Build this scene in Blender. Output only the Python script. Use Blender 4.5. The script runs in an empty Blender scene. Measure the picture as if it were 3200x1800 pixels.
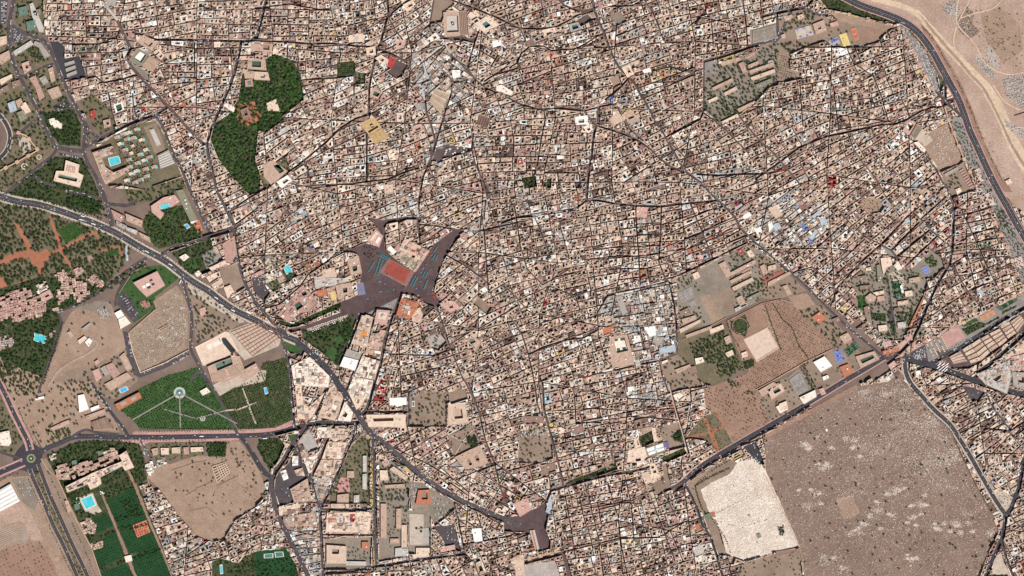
import bpy,math,random
import numpy as np
from mathutils import Vector
from mathutils.geometry import tessellate_polygon
random.seed(11)
R=random.Random(5)
SC=bpy.context.scene
COL=SC.collection
CAM_D,TILT,MPP=12000.0,math.radians(-6.0),0.9
FPX=CAM_D/MPP
cam_data=bpy.data.cameras.new('camera')
cam_data.sensor_width=36.0
cam_data.lens=36.0*FPX/3200.0
cam_data.clip_start=100.0
cam_data.clip_end=60000.0
cam=bpy.data.objects.new('camera',cam_data)
COL.objects.link(cam)
cam.rotation_euler=(TILT,0,0)
CAM_POS=(0.0,-math.sin(TILT)*CAM_D,math.cos(TILT)*CAM_D)
cam.location=CAM_POS
SC.camera=cam
SUN_AZ,SUN_EL=math.radians(141.0),math.radians(54.0)
world=bpy.data.worlds.new('World')
SC.world=world
world.use_nodes=True
_nt=world.node_tree
_sky=_nt.nodes.new('ShaderNodeTexSky')
_sky.sky_type='NISHITA'
_sky.sun_disc=False
_sky.sun_elevation=SUN_EL
_sky.sun_rotation=SUN_AZ
_nt.links.new(_sky.outputs['Color'],_nt.nodes['Background'].inputs['Color'])
_nt.nodes['Background'].inputs['Strength'].default_value=0.05
sun_d=bpy.data.lights.new('sun','SUN')
sun_d.energy=5.0
sun_d.angle=math.radians(0.5)
sun_d.color=(1.0,0.95,0.905)
sun=bpy.data.objects.new('sun',sun_d)
COL.objects.link(sun)
_sv=Vector((math.sin(SUN_AZ)*math.cos(SUN_EL),math.cos(SUN_AZ)*math.cos(SUN_EL),math.sin(SUN_EL)))
sun.rotation_euler=_sv.to_track_quat('Z','Y').to_euler()
sun.location=_sv*3000
SC.view_settings.view_transform='Standard'
SC.view_settings.look='None'
SC.view_settings.gamma=1.0
SC.view_settings.exposure=0.1
SC.view_settings.use_curve_mapping=False
_ct,_st=math.cos(TILT),math.sin(TILT)
def G(u,v,z=0.0):
 """Point of the level z seen at photograph pixel (u, v)."""
 x,y=(u-1600.0)/FPX,-(v-900.0)/FPX
 dx,dy,dz=x,y*_ct+_st,y*_st-_ct
 t=(z-CAM_POS[2])/dz
 return(CAM_POS[0]+dx*t,CAM_POS[1]+dy*t,z)
TILES={'O':(0,0,3200.0/2576.0)}
for _r,_ch in enumerate('ABC'):
 for _c in range(4):
  TILES['%s%d'%(_ch,_c)]=(800*_c,600*_r,800.0/1932.0)
TILES['P']=(0,0,1.0)
TILES['Z1']=(1100,740,280/1932.0)
TILES['Z2']=(2950,950,250/1937.0)
TILES['Z3']=(2100,900,500/1092.0)
TILES['Z4']=(150,1380,320/1092.0)
TILES['Z5']=(2550,800,350/1094.0)
TILES['Z6']=(2880,500,320/1092.0)
TILES['Z7']=(1950,1330,250/1078.0)
TILES['Z8']=(600,1030,200/1932.0)
def px(tile,s):
 ox,oy,k=TILES[tile]
 out=[]
 for w in s.split():
  a,b=w.split(',')
  out.append((ox+float(a)*k,oy+float(b)*k))
 return out
def tk(tile):return TILES[tile][2]
MATS={}
def _mat(name):
 m=bpy.data.materials.new(name);m.use_nodes=True
 nt=m.node_tree;b=nt.nodes['Principled BSDF']
 b.inputs['Roughness'].default_value=0.9
 if 'Specular IOR Level' in b.inputs:b.inputs['Specular IOR Level'].default_value=0.25
 return m,nt,b
def _noise(nt,pos,scale,detail=4,rough=0.6,dist=0.0):
 n=nt.nodes.new('ShaderNodeTexNoise');n.inputs['Scale'].default_value=scale
 n.inputs['Detail'].default_value=detail;n.inputs['Roughness'].default_value=rough
 n.inputs['Distortion'].default_value=dist
 nt.links.new(pos,n.inputs['Vector']);return n.outputs['Fac']
def _ramp(nt,fac,stops):
 r=nt.nodes.new('ShaderNodeValToRGB');e=r.color_ramp.elements
 while len(e)<len(stops):e.new(0.5)
 for q,(p,c)in zip(e,stops):
  q.position=p;q.color=(c[0],c[1],c[2],1)
 nt.links.new(fac,r.inputs['Fac']);return r.outputs['Color']
def _mix(nt,mode,fac,a,b):
 m=nt.nodes.new('ShaderNodeMix');m.data_type='RGBA';m.blend_type=mode
 if isinstance(fac,float):m.inputs[0].default_value=fac
 else:nt.links.new(fac,m.inputs[0])
 nt.links.new(a,m.inputs[6]);nt.links.new(b,m.inputs[7]);return m.outputs[2]
def _pos(nt):return nt.nodes.new('ShaderNodeNewGeometry').outputs['Position']
def ground_mat(name,c1,c2,c3=None,big=0.012,fine=0.35,rough=0.95,speck=None,fine_amt=0.35):
 """Bare ground: broad patches c1/c2, finer mottling, optional specks of another colour."""
 m,nt,b=_mat(name);p=_pos(nt)
 col=_ramp(nt,_noise(nt,p,big,6,0.65,0.4),[(0.32,c1),(0.68,c2)])
 f=_ramp(nt,_noise(nt,p,fine,5,0.7),[(0.25,(1-fine_amt,)*3),(0.75,(1+fine_amt*0.6,)*3)])
 col=_mix(nt,'MULTIPLY',1.0,col,f)
 mid=_ramp(nt,_noise(nt,p,fine*0.2,4,0.6),[(0.3,(0.82,)*3),(0.7,(1.1,)*3)])
 col=_mix(nt,'MULTIPLY',0.8,col,mid)
 if c3 is not None:
  k=_ramp(nt,_noise(nt,p,big*3.1,5,0.7,0.8),[(0.55,(0,0,0)),(0.68,(1,1,1))])
  c=nt.nodes.new('ShaderNodeRGB');c.outputs[0].default_value=(*c3,1)
  col=_mix(nt,'MIX',k,col,c.outputs[0])
 if speck is not None:
  k=_ramp(nt,_noise(nt,p,0.28,2,0.5),[(0.66,(0,0,0)),(0.72,(1,1,1))])
  c=nt.nodes.new('ShaderNodeRGB');c.outputs[0].default_value=(*speck,1)
  col=_mix(nt,'MIX',k,col,c.outputs[0])
 nt.links.new(col,b.inputs['Base Color']);b.inputs['Roughness'].default_value=rough
 MATS[name]=m
def flat_mat(name,c,rough=0.85,var=0.18,scale=0.25):
 m,nt,b=_mat(name);p=_pos(nt)
 col=_ramp(nt,_noise(nt,p,scale,5,0.65),[(0.25,tuple(x*(1-var)for x in c)),(0.75,tuple(min(1,x*(1+var))for x in c))])
 nt.links.new(col,b.inputs['Base Color']);b.inputs['Roughness'].default_value=rough
 MATS[name]=m
def attr_mat(name,rough=0.9,lo=0.72,hi=1.16,spec=0.25,scale=0.16):
 """Colour from the faces' own paint colour, with stains and weathering."""
 m,nt,b=_mat(name);p=_pos(nt)
 a=nt.nodes.new('ShaderNodeAttribute');a.attribute_name='Col'
 f=_ramp(nt,_noise(nt,p,scale,5,0.7,0.5),[(0.22,(lo,)*3),(0.62,(1.0,)*3),(0.82,(hi,)*3)])
 col=_mix(nt,'MULTIPLY',1.0,a.outputs['Color'],f)
 f2=_ramp(nt,_noise(nt,p,scale*6,3,0.6),[(0.3,(0.88,)*3),(0.7,(1.06,)*3)])
 col=_mix(nt,'MULTIPLY',1.0,col,f2)
 nt.links.new(col,b.inputs['Base Color']);b.inputs['Roughness'].default_value=rough
 if 'Specular IOR Level' in b.inputs:b.inputs['Specular IOR Level'].default_value=spec
 MATS[name]=m
def leaf_mat(name,c1,c2):
 m,nt,b=_mat(name);p=_pos(nt)
 col=_ramp(nt,_noise(nt,p,0.35,4,0.7),[(0.25,c1),(0.75,c2)])
 oi=nt.nodes.new('ShaderNodeAttribute');oi.attribute_name='Col'
 col=_mix(nt,'MULTIPLY',1.0,col,oi.outputs['Color'])
 nt.links.new(col,b.inputs['Base Color']);b.inputs['Roughness'].default_value=0.8
 MATS[name]=m
ground_mat('earth',(0.15,0.105,0.085),(0.21,0.15,0.12),fine=0.3)
ground_mat('tan_soil',(0.29,0.195,0.14),(0.37,0.26,0.19),(0.27,0.22,0.165),fine=0.25,big=0.016,fine_amt=0.45)
ground_mat('river_sand',(0.52,0.39,0.275),(0.60,0.46,0.33),fine=0.15,big=0.02)
ground_mat('desert',(0.36,0.245,0.185),(0.47,0.335,0.265),(0.33,0.265,0.225),fine=0.2,big=0.011,fine_amt=0.45)
ground_mat('grave_soil',(0.185,0.125,0.098),(0.245,0.17,0.132),(0.215,0.165,0.132),fine=0.25,big=0.008,speck=(0.36,0.28,0.21))
ground_mat('grave_light',(0.25,0.18,0.13),(0.35,0.265,0.195),(0.21,0.15,0.11),fine=0.3,big=0.02,speck=(0.55,0.47,0.38))
ground_mat('white_soil',(0.56,0.46,0.37),(0.74,0.65,0.55),(0.46,0.37,0.285),fine=0.3,big=0.016,fine_amt=0.5,speck=(0.84,0.80,0.74))
ground_mat('red_soil',(0.255,0.155,0.112),(0.325,0.205,0.15),fine=0.2,big=0.012)
ground_mat('brown_soil',(0.22,0.155,0.115),(0.30,0.22,0.165),(0.22,0.18,0.14),fine=0.25)
ground_mat('grey_ground',(0.20,0.165,0.13),(0.28,0.235,0.19),(0.17,0.145,0.11),fine=0.25)
ground_mat('park_soil',(0.12,0.105,0.062),(0.19,0.15,0.098),(0.055,0.08,0.03),fine=0.25,big=0.03)
ground_mat('wood_floor',(0.026,0.046,0.016),(0.065,0.07,0.03),(0.15,0.115,0.075),fine=0.25,big=0.03)
ground_mat('lawn',(0.028,0.072,0.02),(0.05,0.105,0.03),(0.11,0.10,0.055),fine=0.3,big=0.04)
ground_mat('dark_lawn',(0.011,0.046,0.016),(0.018,0.064,0.022),fine=0.3,big=0.03)
ground_mat('red_path',(0.32,0.125,0.072),(0.38,0.16,0.095),fine=0.4)
ground_mat('clay',(0.42,0.11,0.05),(0.48,0.145,0.07),fine=0.5,fine_amt=0.15)
ground_mat('asphalt',(0.062,0.052,0.056),(0.088,0.074,0.077),(0.10,0.085,0.085),fine=0.3,big=0.02,fine_amt=0.2)
ground_mat('dark_asphalt',(0.042,0.04,0.047),(0.056,0.052,0.058),fine=0.3,big=0.02,fine_amt=0.15)
ground_mat('lane_paving',(0.085,0.062,0.06),(0.125,0.092,0.086),fine=0.4,big=0.03)
ground_mat('square_paving',(0.068,0.043,0.045),(0.125,0.082,0.078),(0.095,0.066,0.066),fine=0.3,big=0.016,fine_amt=0.4)
ground_mat('pale_paving',(0.42,0.345,0.275),(0.52,0.43,0.35),fine=0.4,big=0.04)
ground_mat('pink_paving',(0.42,0.235,0.21),(0.48,0.285,0.25),fine=0.4,big=0.04)
ground_mat('grey_paving',(0.22,0.195,0.18),(0.29,0.255,0.235),fine=0.3,big=0.03)
ground_mat('dirt_road',(0.33,0.245,0.19),(0.40,0.30,0.235),fine=0.3,big=0.04)
ground_mat('rubble',(0.33,0.285,0.255),(0.44,0.39,0.35),(0.28,0.24,0.22),fine=0.25,big=0.03,speck=(0.55,0.52,0.5))
ground_mat('basin_floor',(0.56,0.435,0.34),(0.64,0.50,0.40),(0.60,0.46,0.36),fine=0.1,big=0.02,fine_amt=0.1)
ground_mat('red_square',(0.25,0.055,0.04),(0.33,0.085,0.058),fine=0.3,big=0.05,fine_amt=0.4)
ground_mat('pink_square',(0.22,0.11,0.10),(0.28,0.15,0.135),fine=0.3,big=0.05)
ground_mat('blue_paving',(0.17,0.17,0.24),(0.21,0.21,0.30),fine=0.3,big=0.05)
ground_mat('lgrey_lot',(0.34,0.32,0.29),(0.42,0.39,0.36),fine=0.3,big=0.05)
for _n,_c in dict(yellow_court=(.62,.5,.2),blue_court=(.13,.17,.42),light_blue=(.38,.5,.58),orange_court=(.42,.2,.1),clay2=(.3,.12,.09),rose_court=(.48,.22,.2),dull_green=(.13,.17,.11),pale_pink=(.56,.43,.38)).items():ground_mat(_n,tuple(x*.92 for x in _c),tuple(x*1.05 for x in _c),fine=0.3,big=0.05,fine_amt=0.15)
attr_mat('plaster')
attr_mat('roof',scale=0.11,lo=0.66,hi=1.14)
attr_mat('paint',rough=0.35,lo=0.95,hi=1.03,spec=0.5)
attr_mat('canvas',rough=0.8,lo=0.85,hi=1.08,scale=0.4)
attr_mat('stone',lo=0.7,hi=1.15,scale=0.3)
leaf_mat('leaves',(0.62,0.62,0.55),(1.25,1.25,1.2))
flat_mat('bark',(0.13,0.09,0.06))
flat_mat('line_paint',(0.5,0.49,0.47),var=0.15,scale=0.8)
flat_mat('metal',(0.35,0.35,0.36),rough=0.5)
flat_mat('solar_glass',(0.02,0.025,0.05),rough=0.2)
def water_mat(name,c1,c2):
 m,nt,b=_mat(name);p=_pos(nt)
 col=_ramp(nt,_noise(nt,p,0.08,3,0.5),[(0.3,c1),(0.7,c2)])
 nt.links.new(col,b.inputs['Base Color']);b.inputs['Roughness'].default_value=0.12
 MATS[name]=m
water_mat('pool_water',(0.05,0.40,0.47),(0.10,0.52,0.58))
water_mat('blue_pool_water',(0.04,0.33,0.62),(0.07,0.42,0.70))
water_mat('green_water',(0.05,0.17,0.14),(0.08,0.22,0.19))
C=dict(cream=(0.70,0.545,0.42),tan=(0.475,0.335,0.255),sand=(0.59,0.44,0.335),pink=(0.44,0.27,0.225),rose=(0.54,0.34,0.285),white=(0.84,0.81,0.75),offw=(0.78,0.68,0.575),grey=(0.36,0.325,0.285),lgrey=(0.49,0.455,0.41),brown=(0.27,0.18,0.14),dbrown=(0.16,0.105,0.085),terra=(0.46,0.175,0.10),red=(0.40,0.06,0.05),yellow=(0.64,0.47,0.20),gold=(0.50,0.345,0.175),blue=(0.12,0.19,0.42),steel=(0.40,0.45,0.49),green=(0.13,0.20,0.155),dkgreen=(0.05,0.10,0.07),dark=(0.055,0.055,0.06),teal=(0.055,0.175,0.19),orange=(0.60,0.26,0.08),wall=(0.38,0.225,0.175),rampart=(0.50,0.32,0.225),olive=(0.24,0.23,0.16))
class MB:
 def __init__(s):s.v=[];s.f=[];s.c=[]
 def face(s,pts,col):
  n=len(s.v);s.v.extend(pts);s.f.append(tuple(range(n,n+len(pts))));s.c.append(col)
 def poly(s,loops,z,col):
  """Flat (possibly concave, with holes) polygon from photo-pixel loops at level z."""
  vs=[[Vector(G(u,v,0))for u,v in lp]for lp in loops]
  flat=[p for lp in vs for p in lp]
  n=len(s.v);s.v.extend((p.x,p.y,z)for p in flat)
  for t in tessellate_polygon(vs):
   a,b,c=(flat[i]for i in t)
   if(b.x-a.x)*(c.y-a.y)-(b.y-a.y)*(c.x-a.x)<0:t=(t[0],t[2],t[1])
   s.f.append((n+t[0],n+t[1],n+t[2]));s.c.append(col)
 def prism(s,pts,z0,z1,wc,rc,top=True):
  """Convex prism; pts are ground points (x, y) in any winding."""
  a=0.0;m=len(pts)
  for i in range(m):
   x0,y0=pts[i-1][:2];x1,y1=pts[i][:2];a+=x0*y1-x1*y0
  if a<0:pts=pts[::-1]
  n=len(s.v)
  s.v.extend((p[0],p[1],z0)for p in pts);s.v.extend((p[0],p[1],z1)for p in pts)
  for i in range(m):
   j=(i+1)%m
   s.f.append((n+i,n+j,n+m+j,n+m+i));s.c.append(wc)
  if top:
   s.f.append(tuple(range(n+m,n+2*m)));s.c.append(rc)
 def walls(s,loop,z0,z1,col):
  pts=[G(u,v)for u,v in loop];m=len(pts)
  a=sum(pts[i-1][0]*pts[i][1]-pts[i][0]*pts[i-1][1]for i in range(m))
  if a<0:pts=pts[::-1]
  for i in range(m):
   p,q=pts[i],pts[(i+1)%m]
   s.face([(p[0],p[1],z0),(q[0],q[1],z0),(q[0],q[1],z1),(p[0],p[1],z1)],col)
 def box(s,cx,cy,z0,lx,ly,h,ang,wc,rc=None):
  ca,sa=math.cos(ang),math.sin(ang)
  pts=[(cx+ca*x-sa*y,cy+sa*x+ca*y)for x,y in((-lx,-ly),(lx,-ly),(lx,ly),(-lx,ly))]
  s.prism(pts,z0,z0+h,wc,rc or wc)
 def mesh(s,name,mats):
  me=bpy.data.meshes.new(name)
  me.from_pydata(s.v,[],s.f)
  at=me.attributes.new('Col','FLOAT_COLOR','FACE')
  if len(me.polygons)==len(s.c):
   arr=np.ones((len(s.c),4),np.float32);arr[:,:3]=np.array([(c if len(c)==3 else c[:3])for c in s.c],np.float32)
   at.data.foreach_set('color',arr.ravel())
  for m in(mats if isinstance(mats,(list,tuple))else[mats]):me.materials.append(MATS[m])
  return me
 def build(s,name,mats,parent=None,origin=None):
  me=s.mesh(name,mats)
  o=bpy.data.objects.new(name,me);COL.objects.link(o)
  if parent is not None:
   o.parent=parent
   if origin is None:
    origin=Vector();q=parent
    while q is not None:origin=origin+q.location;q=q.parent
  if origin is not None:
   ox,oy,oz=origin
   co=np.empty(len(me.vertices)*3,np.float32);me.vertices.foreach_get('co',co)
   co=co.reshape(-1,3)-np.array([ox,oy,oz],np.float32)
   me.vertices.foreach_set('co',co.ravel())
   if parent is None:o.location=origin
  return o
def obj(name,me,parent=None,loc=(0,0,0),rz=0.0,sc=None):
 o=bpy.data.objects.new(name,me);COL.objects.link(o)
 o.parent=parent;o.location=loc;o.rotation_euler=(0,0,rz)
 if sc is not None:o.scale=sc
 return o
def thing(name,label,cat,loc,group=None,rz=0.0):
 o=bpy.data.objects.new(name,None);COL.objects.link(o)
 o.empty_display_size=2.0
 o.location=loc;o.rotation_euler=(0,0,rz)
 o['label']=label;o['category']=cat
 if group:o['group']=group
 return o
def tag(o,label,cat=None,group=None,kind=None):
 o['label']=label
 if cat:o['category']=cat
 if group:o['group']=group
 if kind:o['kind']=kind
 return o
def area(p):return 0.5*sum(p[i-1][0]*p[i][1]-p[i][0]*p[i-1][1]for i in range(len(p)))
def cen(p):return(sum(q[0]for q in p)/len(p),sum(q[1]for q in p)/len(p))
def clip(p,a,b,c):
 """Keep the side a*x + b*y >= c of a convex polygon."""
 out=[];n=len(p)
 for i in range(n):
  p0,p1=p[i-1],p[i]
  d0,d1=a*p0[0]+b*p0[1]-c,a*p1[0]+b*p1[1]-c
  if(d0>=0)!=(d1>=0):
   t=d0/(d0-d1);out.append((p0[0]+t*(p1[0]-p0[0]),p0[1]+t*(p1[1]-p0[1])))
  if d1>=0:out.append(p1)
 return clean(out)
def clean(p):
 out=[]
 for q in p:
  if not out or abs(q[0]-out[-1][0])+abs(q[1]-out[-1][1])>0.05:out.append(q)
 if len(out)>1 and abs(out[0][0]-out[-1][0])+abs(out[0][1]-out[-1][1])<=0.05:out.pop()
 return out if len(out)>2 else[]
def inset(p,d):
 if area(p)<0:p=p[::-1]
 out=p
 for i in range(len(p)):
  (x0,y0),(x1,y1)=p[i-1],p[i]
  L=math.hypot(x1-x0,y1-y0)
  if L<1e-6:continue
  nx,ny=-(y1-y0)/L,(x1-x0)/L
  out=clip(out,nx,ny,nx*x0+ny*y0+d)
  if not out:return[]
 return out
def span(p,ang):
 ca,sa=math.cos(ang),math.sin(ang)
 a=[q[0]*ca+q[1]*sa for q in p];b=[-q[0]*sa+q[1]*ca for q in p]
 return min(a),max(a),min(b),max(b)
def obb(p):
 best=None
 for i in range(len(p)):
  (x0,y0),(x1,y1)=p[i-1],p[i]
  if abs(x1-x0)+abs(y1-y0)<0.8:continue
  g=math.atan2(y1-y0,x1-x0);s=span(p,g);A=(s[1]-s[0])*(s[3]-s[2])
  if best is None or A<best[0]:best=(A,g,s)
 if best is None:best=(0,0.0,span(p,0.0))
 return best[1],best[2]
def cut(p,ang,frac,along):
 """Split p by a line parallel to ang (along=True) or across it."""
 s=span(p,ang)
 if along:a,b,lo,hi=-math.sin(ang),math.cos(ang),s[2],s[3]
 else:a,b,lo,hi=math.cos(ang),math.sin(ang),s[0],s[1]
 c=lo+(hi-lo)*frac
 return clip(p,a,b,c),clip(p,-a,-b,-c)
def inpoly(poly,u,v):
 r=False;n=len(poly)
 for i in range(n):
  x0,y0=poly[i-1];x1,y1=poly[i]
  if(y0>v)!=(y1>v)and u<(x1-x0)*(v-y0)/(y1-y0)+x0:r=not r
 return r
MARG=120
MASK=np.zeros((1800+2*MARG,3200+2*MARG),np.uint8)
def ras_poly(poly,bit):
 xs=[p[0]for p in poly];ys=[p[1]for p in poly]
 x0=max(int(min(xs))+MARG,0);x1=min(int(max(xs))+MARG+2,MASK.shape[1])
 y0=max(int(min(ys))+MARG,0);y1=min(int(max(ys))+MARG+2,MASK.shape[0])
 if x1<=x0 or y1<=y0:return
 X,Y=np.meshgrid(np.arange(x0,x1)-MARG,np.arange(y0,y1)-MARG)
 ins=np.zeros(X.shape,bool);n=len(poly)
 for i in range(n):
  ax,ay=poly[i-1];bx,by=poly[i]
  if ay==by:continue
  ins^=((ay>Y)!=(by>Y))&(X<(bx-ax)*(Y-ay)/(by-ay)+ax)
 MASK[y0:y1,x0:x1][ins]|=bit
def ras_seg(p,q,w,bit):
 r=w/2
 x0=max(int(min(p[0],q[0])-r)+MARG,0);x1=min(int(max(p[0],q[0])+r)+MARG+2,MASK.shape[1])
 y0=max(int(min(p[1],q[1])-r)+MARG,0);y1=min(int(max(p[1],q[1])+r)+MARG+2,MASK.shape[0])
 if x1<=x0 or y1<=y0:return
 X,Y=np.meshgrid(np.arange(x0,x1)-MARG,np.arange(y0,y1)-MARG)
 dx,dy=q[0]-p[0],q[1]-p[1];L2=dx*dx+dy*dy+1e-9
 t=np.clip(((X-p[0])*dx+(Y-p[1])*dy)/L2,0,1)
 d2=(X-p[0]-t*dx)**2+(Y-p[1]-t*dy)**2
 MASK[y0:y1,x0:x1][d2<=r*r]|=bit
def mask_at(u,v):
 i,j=int(round(v))+MARG,int(round(u))+MARG
 if 0<=i<MASK.shape[0]and 0<=j<MASK.shape[1]:return int(MASK[i,j])
 return 0
CUTS=[]
ZS=[0.02]
def next_z(step=0.004):
 ZS[0]+=step;return ZS[0]
_g=MB()
_g.face([(-9000,-9000,0),(9000,-9000,0),(9000,9000,0),(-9000,9000,0)],(1,1,1))
tag(_g.build('ground','earth'),'brown earth ground under the whole town',kind='structure')
def lerp(a,b,t):return(a[0]+(b[0]-a[0])*t,a[1]+(b[1]-a[1])*t)
AREAS=[]
SOFT=('desert river_sand tan_soil rubble park_soil wood_floor lawn red_soil brown_soil white_soil grave_light red_path').split()
def AR(name,mat,tile,s,label,hard=True):
 """A sheet of open ground; hard areas hold no town houses."""
 poly=px(tile,s)
 shape=poly
 if mat in SOFT:
  shape=[]
  for i in range(len(poly)):
   a,b=poly[i-1],poly[i];n=max(int(math.hypot(a[0]-b[0],a[1]-b[1])/6),1)
   shape+=[(lerp(a,b,k/n)[0]+R.uniform(-1.3,1.3),lerp(a,b,k/n)[1]+R.uniform(-1.3,1.3))for k in range(n)]
 m=MB();z=next_z();m.poly([shape],z,(1,1,1))
 o=tag(m.build(name,mat),label,kind='structure')
 if hard:
  ras_poly(poly,1)
  for i in range(len(poly)):CUTS.append((poly[i-1],poly[i],0.0))
 AREAS.append((poly,z,label));return poly,z,o
def ribbon(pts,w):
 n=len(pts);L=[];Rr=[]
 for i in range(n):
  a=pts[max(i-1,0)];b=pts[min(i+1,n-1)];c=pts[i]
  d1=(c[0]-a[0],c[1]-a[1]);d2=(b[0]-c[0],b[1]-c[1])
  l1=math.hypot(*d1)or 1;l2=math.hypot(*d2)or 1
  if i==0:tx,ty=d2[0]/l2,d2[1]/l2
  elif i==n-1:tx,ty=d1[0]/l1,d1[1]/l1
  else:
   tx,ty=d1[0]/l1+d2[0]/l2,d1[1]/l1+d2[1]/l2
   l=math.hypot(tx,ty)or 1;tx,ty=tx/l,ty/l
  k=1.0
  if 0<i<n-1:
   cs=tx*d1[0]/l1+ty*d1[1]/l1;k=min(1/max(cs,0.5),1.6)
  h=w/2*k
  L.append((c[0]-ty*h,c[1]+tx*h));Rr.append((c[0]+ty*h,c[1]-tx*h))
 return L,Rr
def smooth(pts,k=4):
 if len(pts)<3:return pts
 out=[]
 for i in range(len(pts)-1):
  p0=pts[max(i-1,0)];p1=pts[i];p2=pts[i+1];p3=pts[min(i+2,len(pts)-1)]
  for j in range(k):
   t=j/k
   out.append(tuple(0.5*(2*p1[d]+(p2[d]-p0[d])*t+(2*p0[d]-5*p1[d]+4*p2[d]-p3[d])*t*t+(3*p1[d]-p0[d]-3*p2[d]+p3[d])*t**3)for d in(0,1)))
 out.append(pts[-1]);return out
def offset_line(pts,d):
 L,Rr=ribbon(pts,2*abs(d));return L if d>0 else Rr
def strip(m,pts,w,z,col=(1,1,1)):
 L,Rr=ribbon(pts,w)
 for i in range(len(pts)-1):
  q=[G(*L[i]),G(*Rr[i]),G(*Rr[i+1]),G(*L[i+1])]
  a=sum(q[k-1][0]*q[k][1]-q[k][0]*q[k-1][1]for k in range(4))
  if a<0:q=q[::-1]
  m.face([(p[0],p[1],z)for p in q],col)
STREETS=[]
PENDING=[]
def STREET(name,mat,tile,w,s,label,pave=None,pw=0.0,dash=0,cars=0.0,parked=0.0,cutw=None):
 """A street ribbon w wide (in the tile's pixels); pave: pavement material and width on both sides."""
 k=tk(tile);pts=px(tile,s);w*=k*(1.2 if mat=='lane_paving' and name=='street' else 1);pw*=k;cars*=1.6
 sp=smooth(pts)
 tot=w+2*pw
 for i in range(len(pts)-1):
  CUTS.append((pts[i],pts[i+1],tot+0.6))
 for i in range(len(sp)-1):ras_seg(sp[i],sp[i+1],tot,2)
 STREETS.append(dict(pts=sp,w=w,label=label,cars=cars,parked=parked,z=0))
 PENDING.append((name,mat,sp,w,label,pave,pw,dash,STREETS[-1]))
def flush_streets():
 for name,mat,sp,w,label,pave,pw,dash,rec in PENDING:
  if pave:
   m=MB();strip(m,sp,w+2*pw,next_z())
   tag(m.build('pavement',pave),'pavement along '+label,kind='structure')
 for name,mat,sp,w,label,pave,pw,dash,rec in PENDING:
  m=MB();z=next_z();rec['z']=z;strip(m,sp,w,z)
  o=tag(m.build(name,mat),label,kind='structure')
  rec['obj']=o;rec['dash']=dash
 for name,mat,sp,w,label,pave,pw,dash,rec in PENDING:
  if dash:
   z=next_z();d=MB()
   for off in([0.0]if dash==1 else[-w*0.25,w*0.25]):
    walk=resample(offset_line(sp,off)if off else sp,3.5)
    for i in range(0,len(walk)-1,3):strip(d,[walk[i][:2],walk[i+1][:2]],0.3,z)
   if dash==2:strip(d,sp,0.4,z+0.01)
   lm=d.build('lane_marking','line_paint',rec['obj']);lm['kind']='stuff'
def resample(pts,step):
 out=[];acc=0.0
 for i in range(len(pts)-1):
  (x0,y0),(x1,y1)=pts[i],pts[i+1];L=math.hypot(x1-x0,y1-y0)
  if L<1e-6:continue
  t=acc
  while t<L:
   out.append((x0+(x1-x0)*t/L,y0+(y1-y0)*t/L,math.atan2(y1-y0,x1-x0)));t+=step
  acc=t-L
 return out
def vary(c,lo=0.9,hi=1.1,r=R):
 k=r.uniform(lo,hi);return(min(c[0]*k,.9),min(c[1]*k,.9),min(c[2]*k,.9))
def base_pt(poly,z=0.0):
 return G(*cen(poly),z)
def scale_poly(p,k,c=None):
 c=c or cen(p);return[(c[0]+(q[0]-c[0])*k,c[1]+(q[1]-c[1])*k)for q in p]
BUILT=[]
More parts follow.
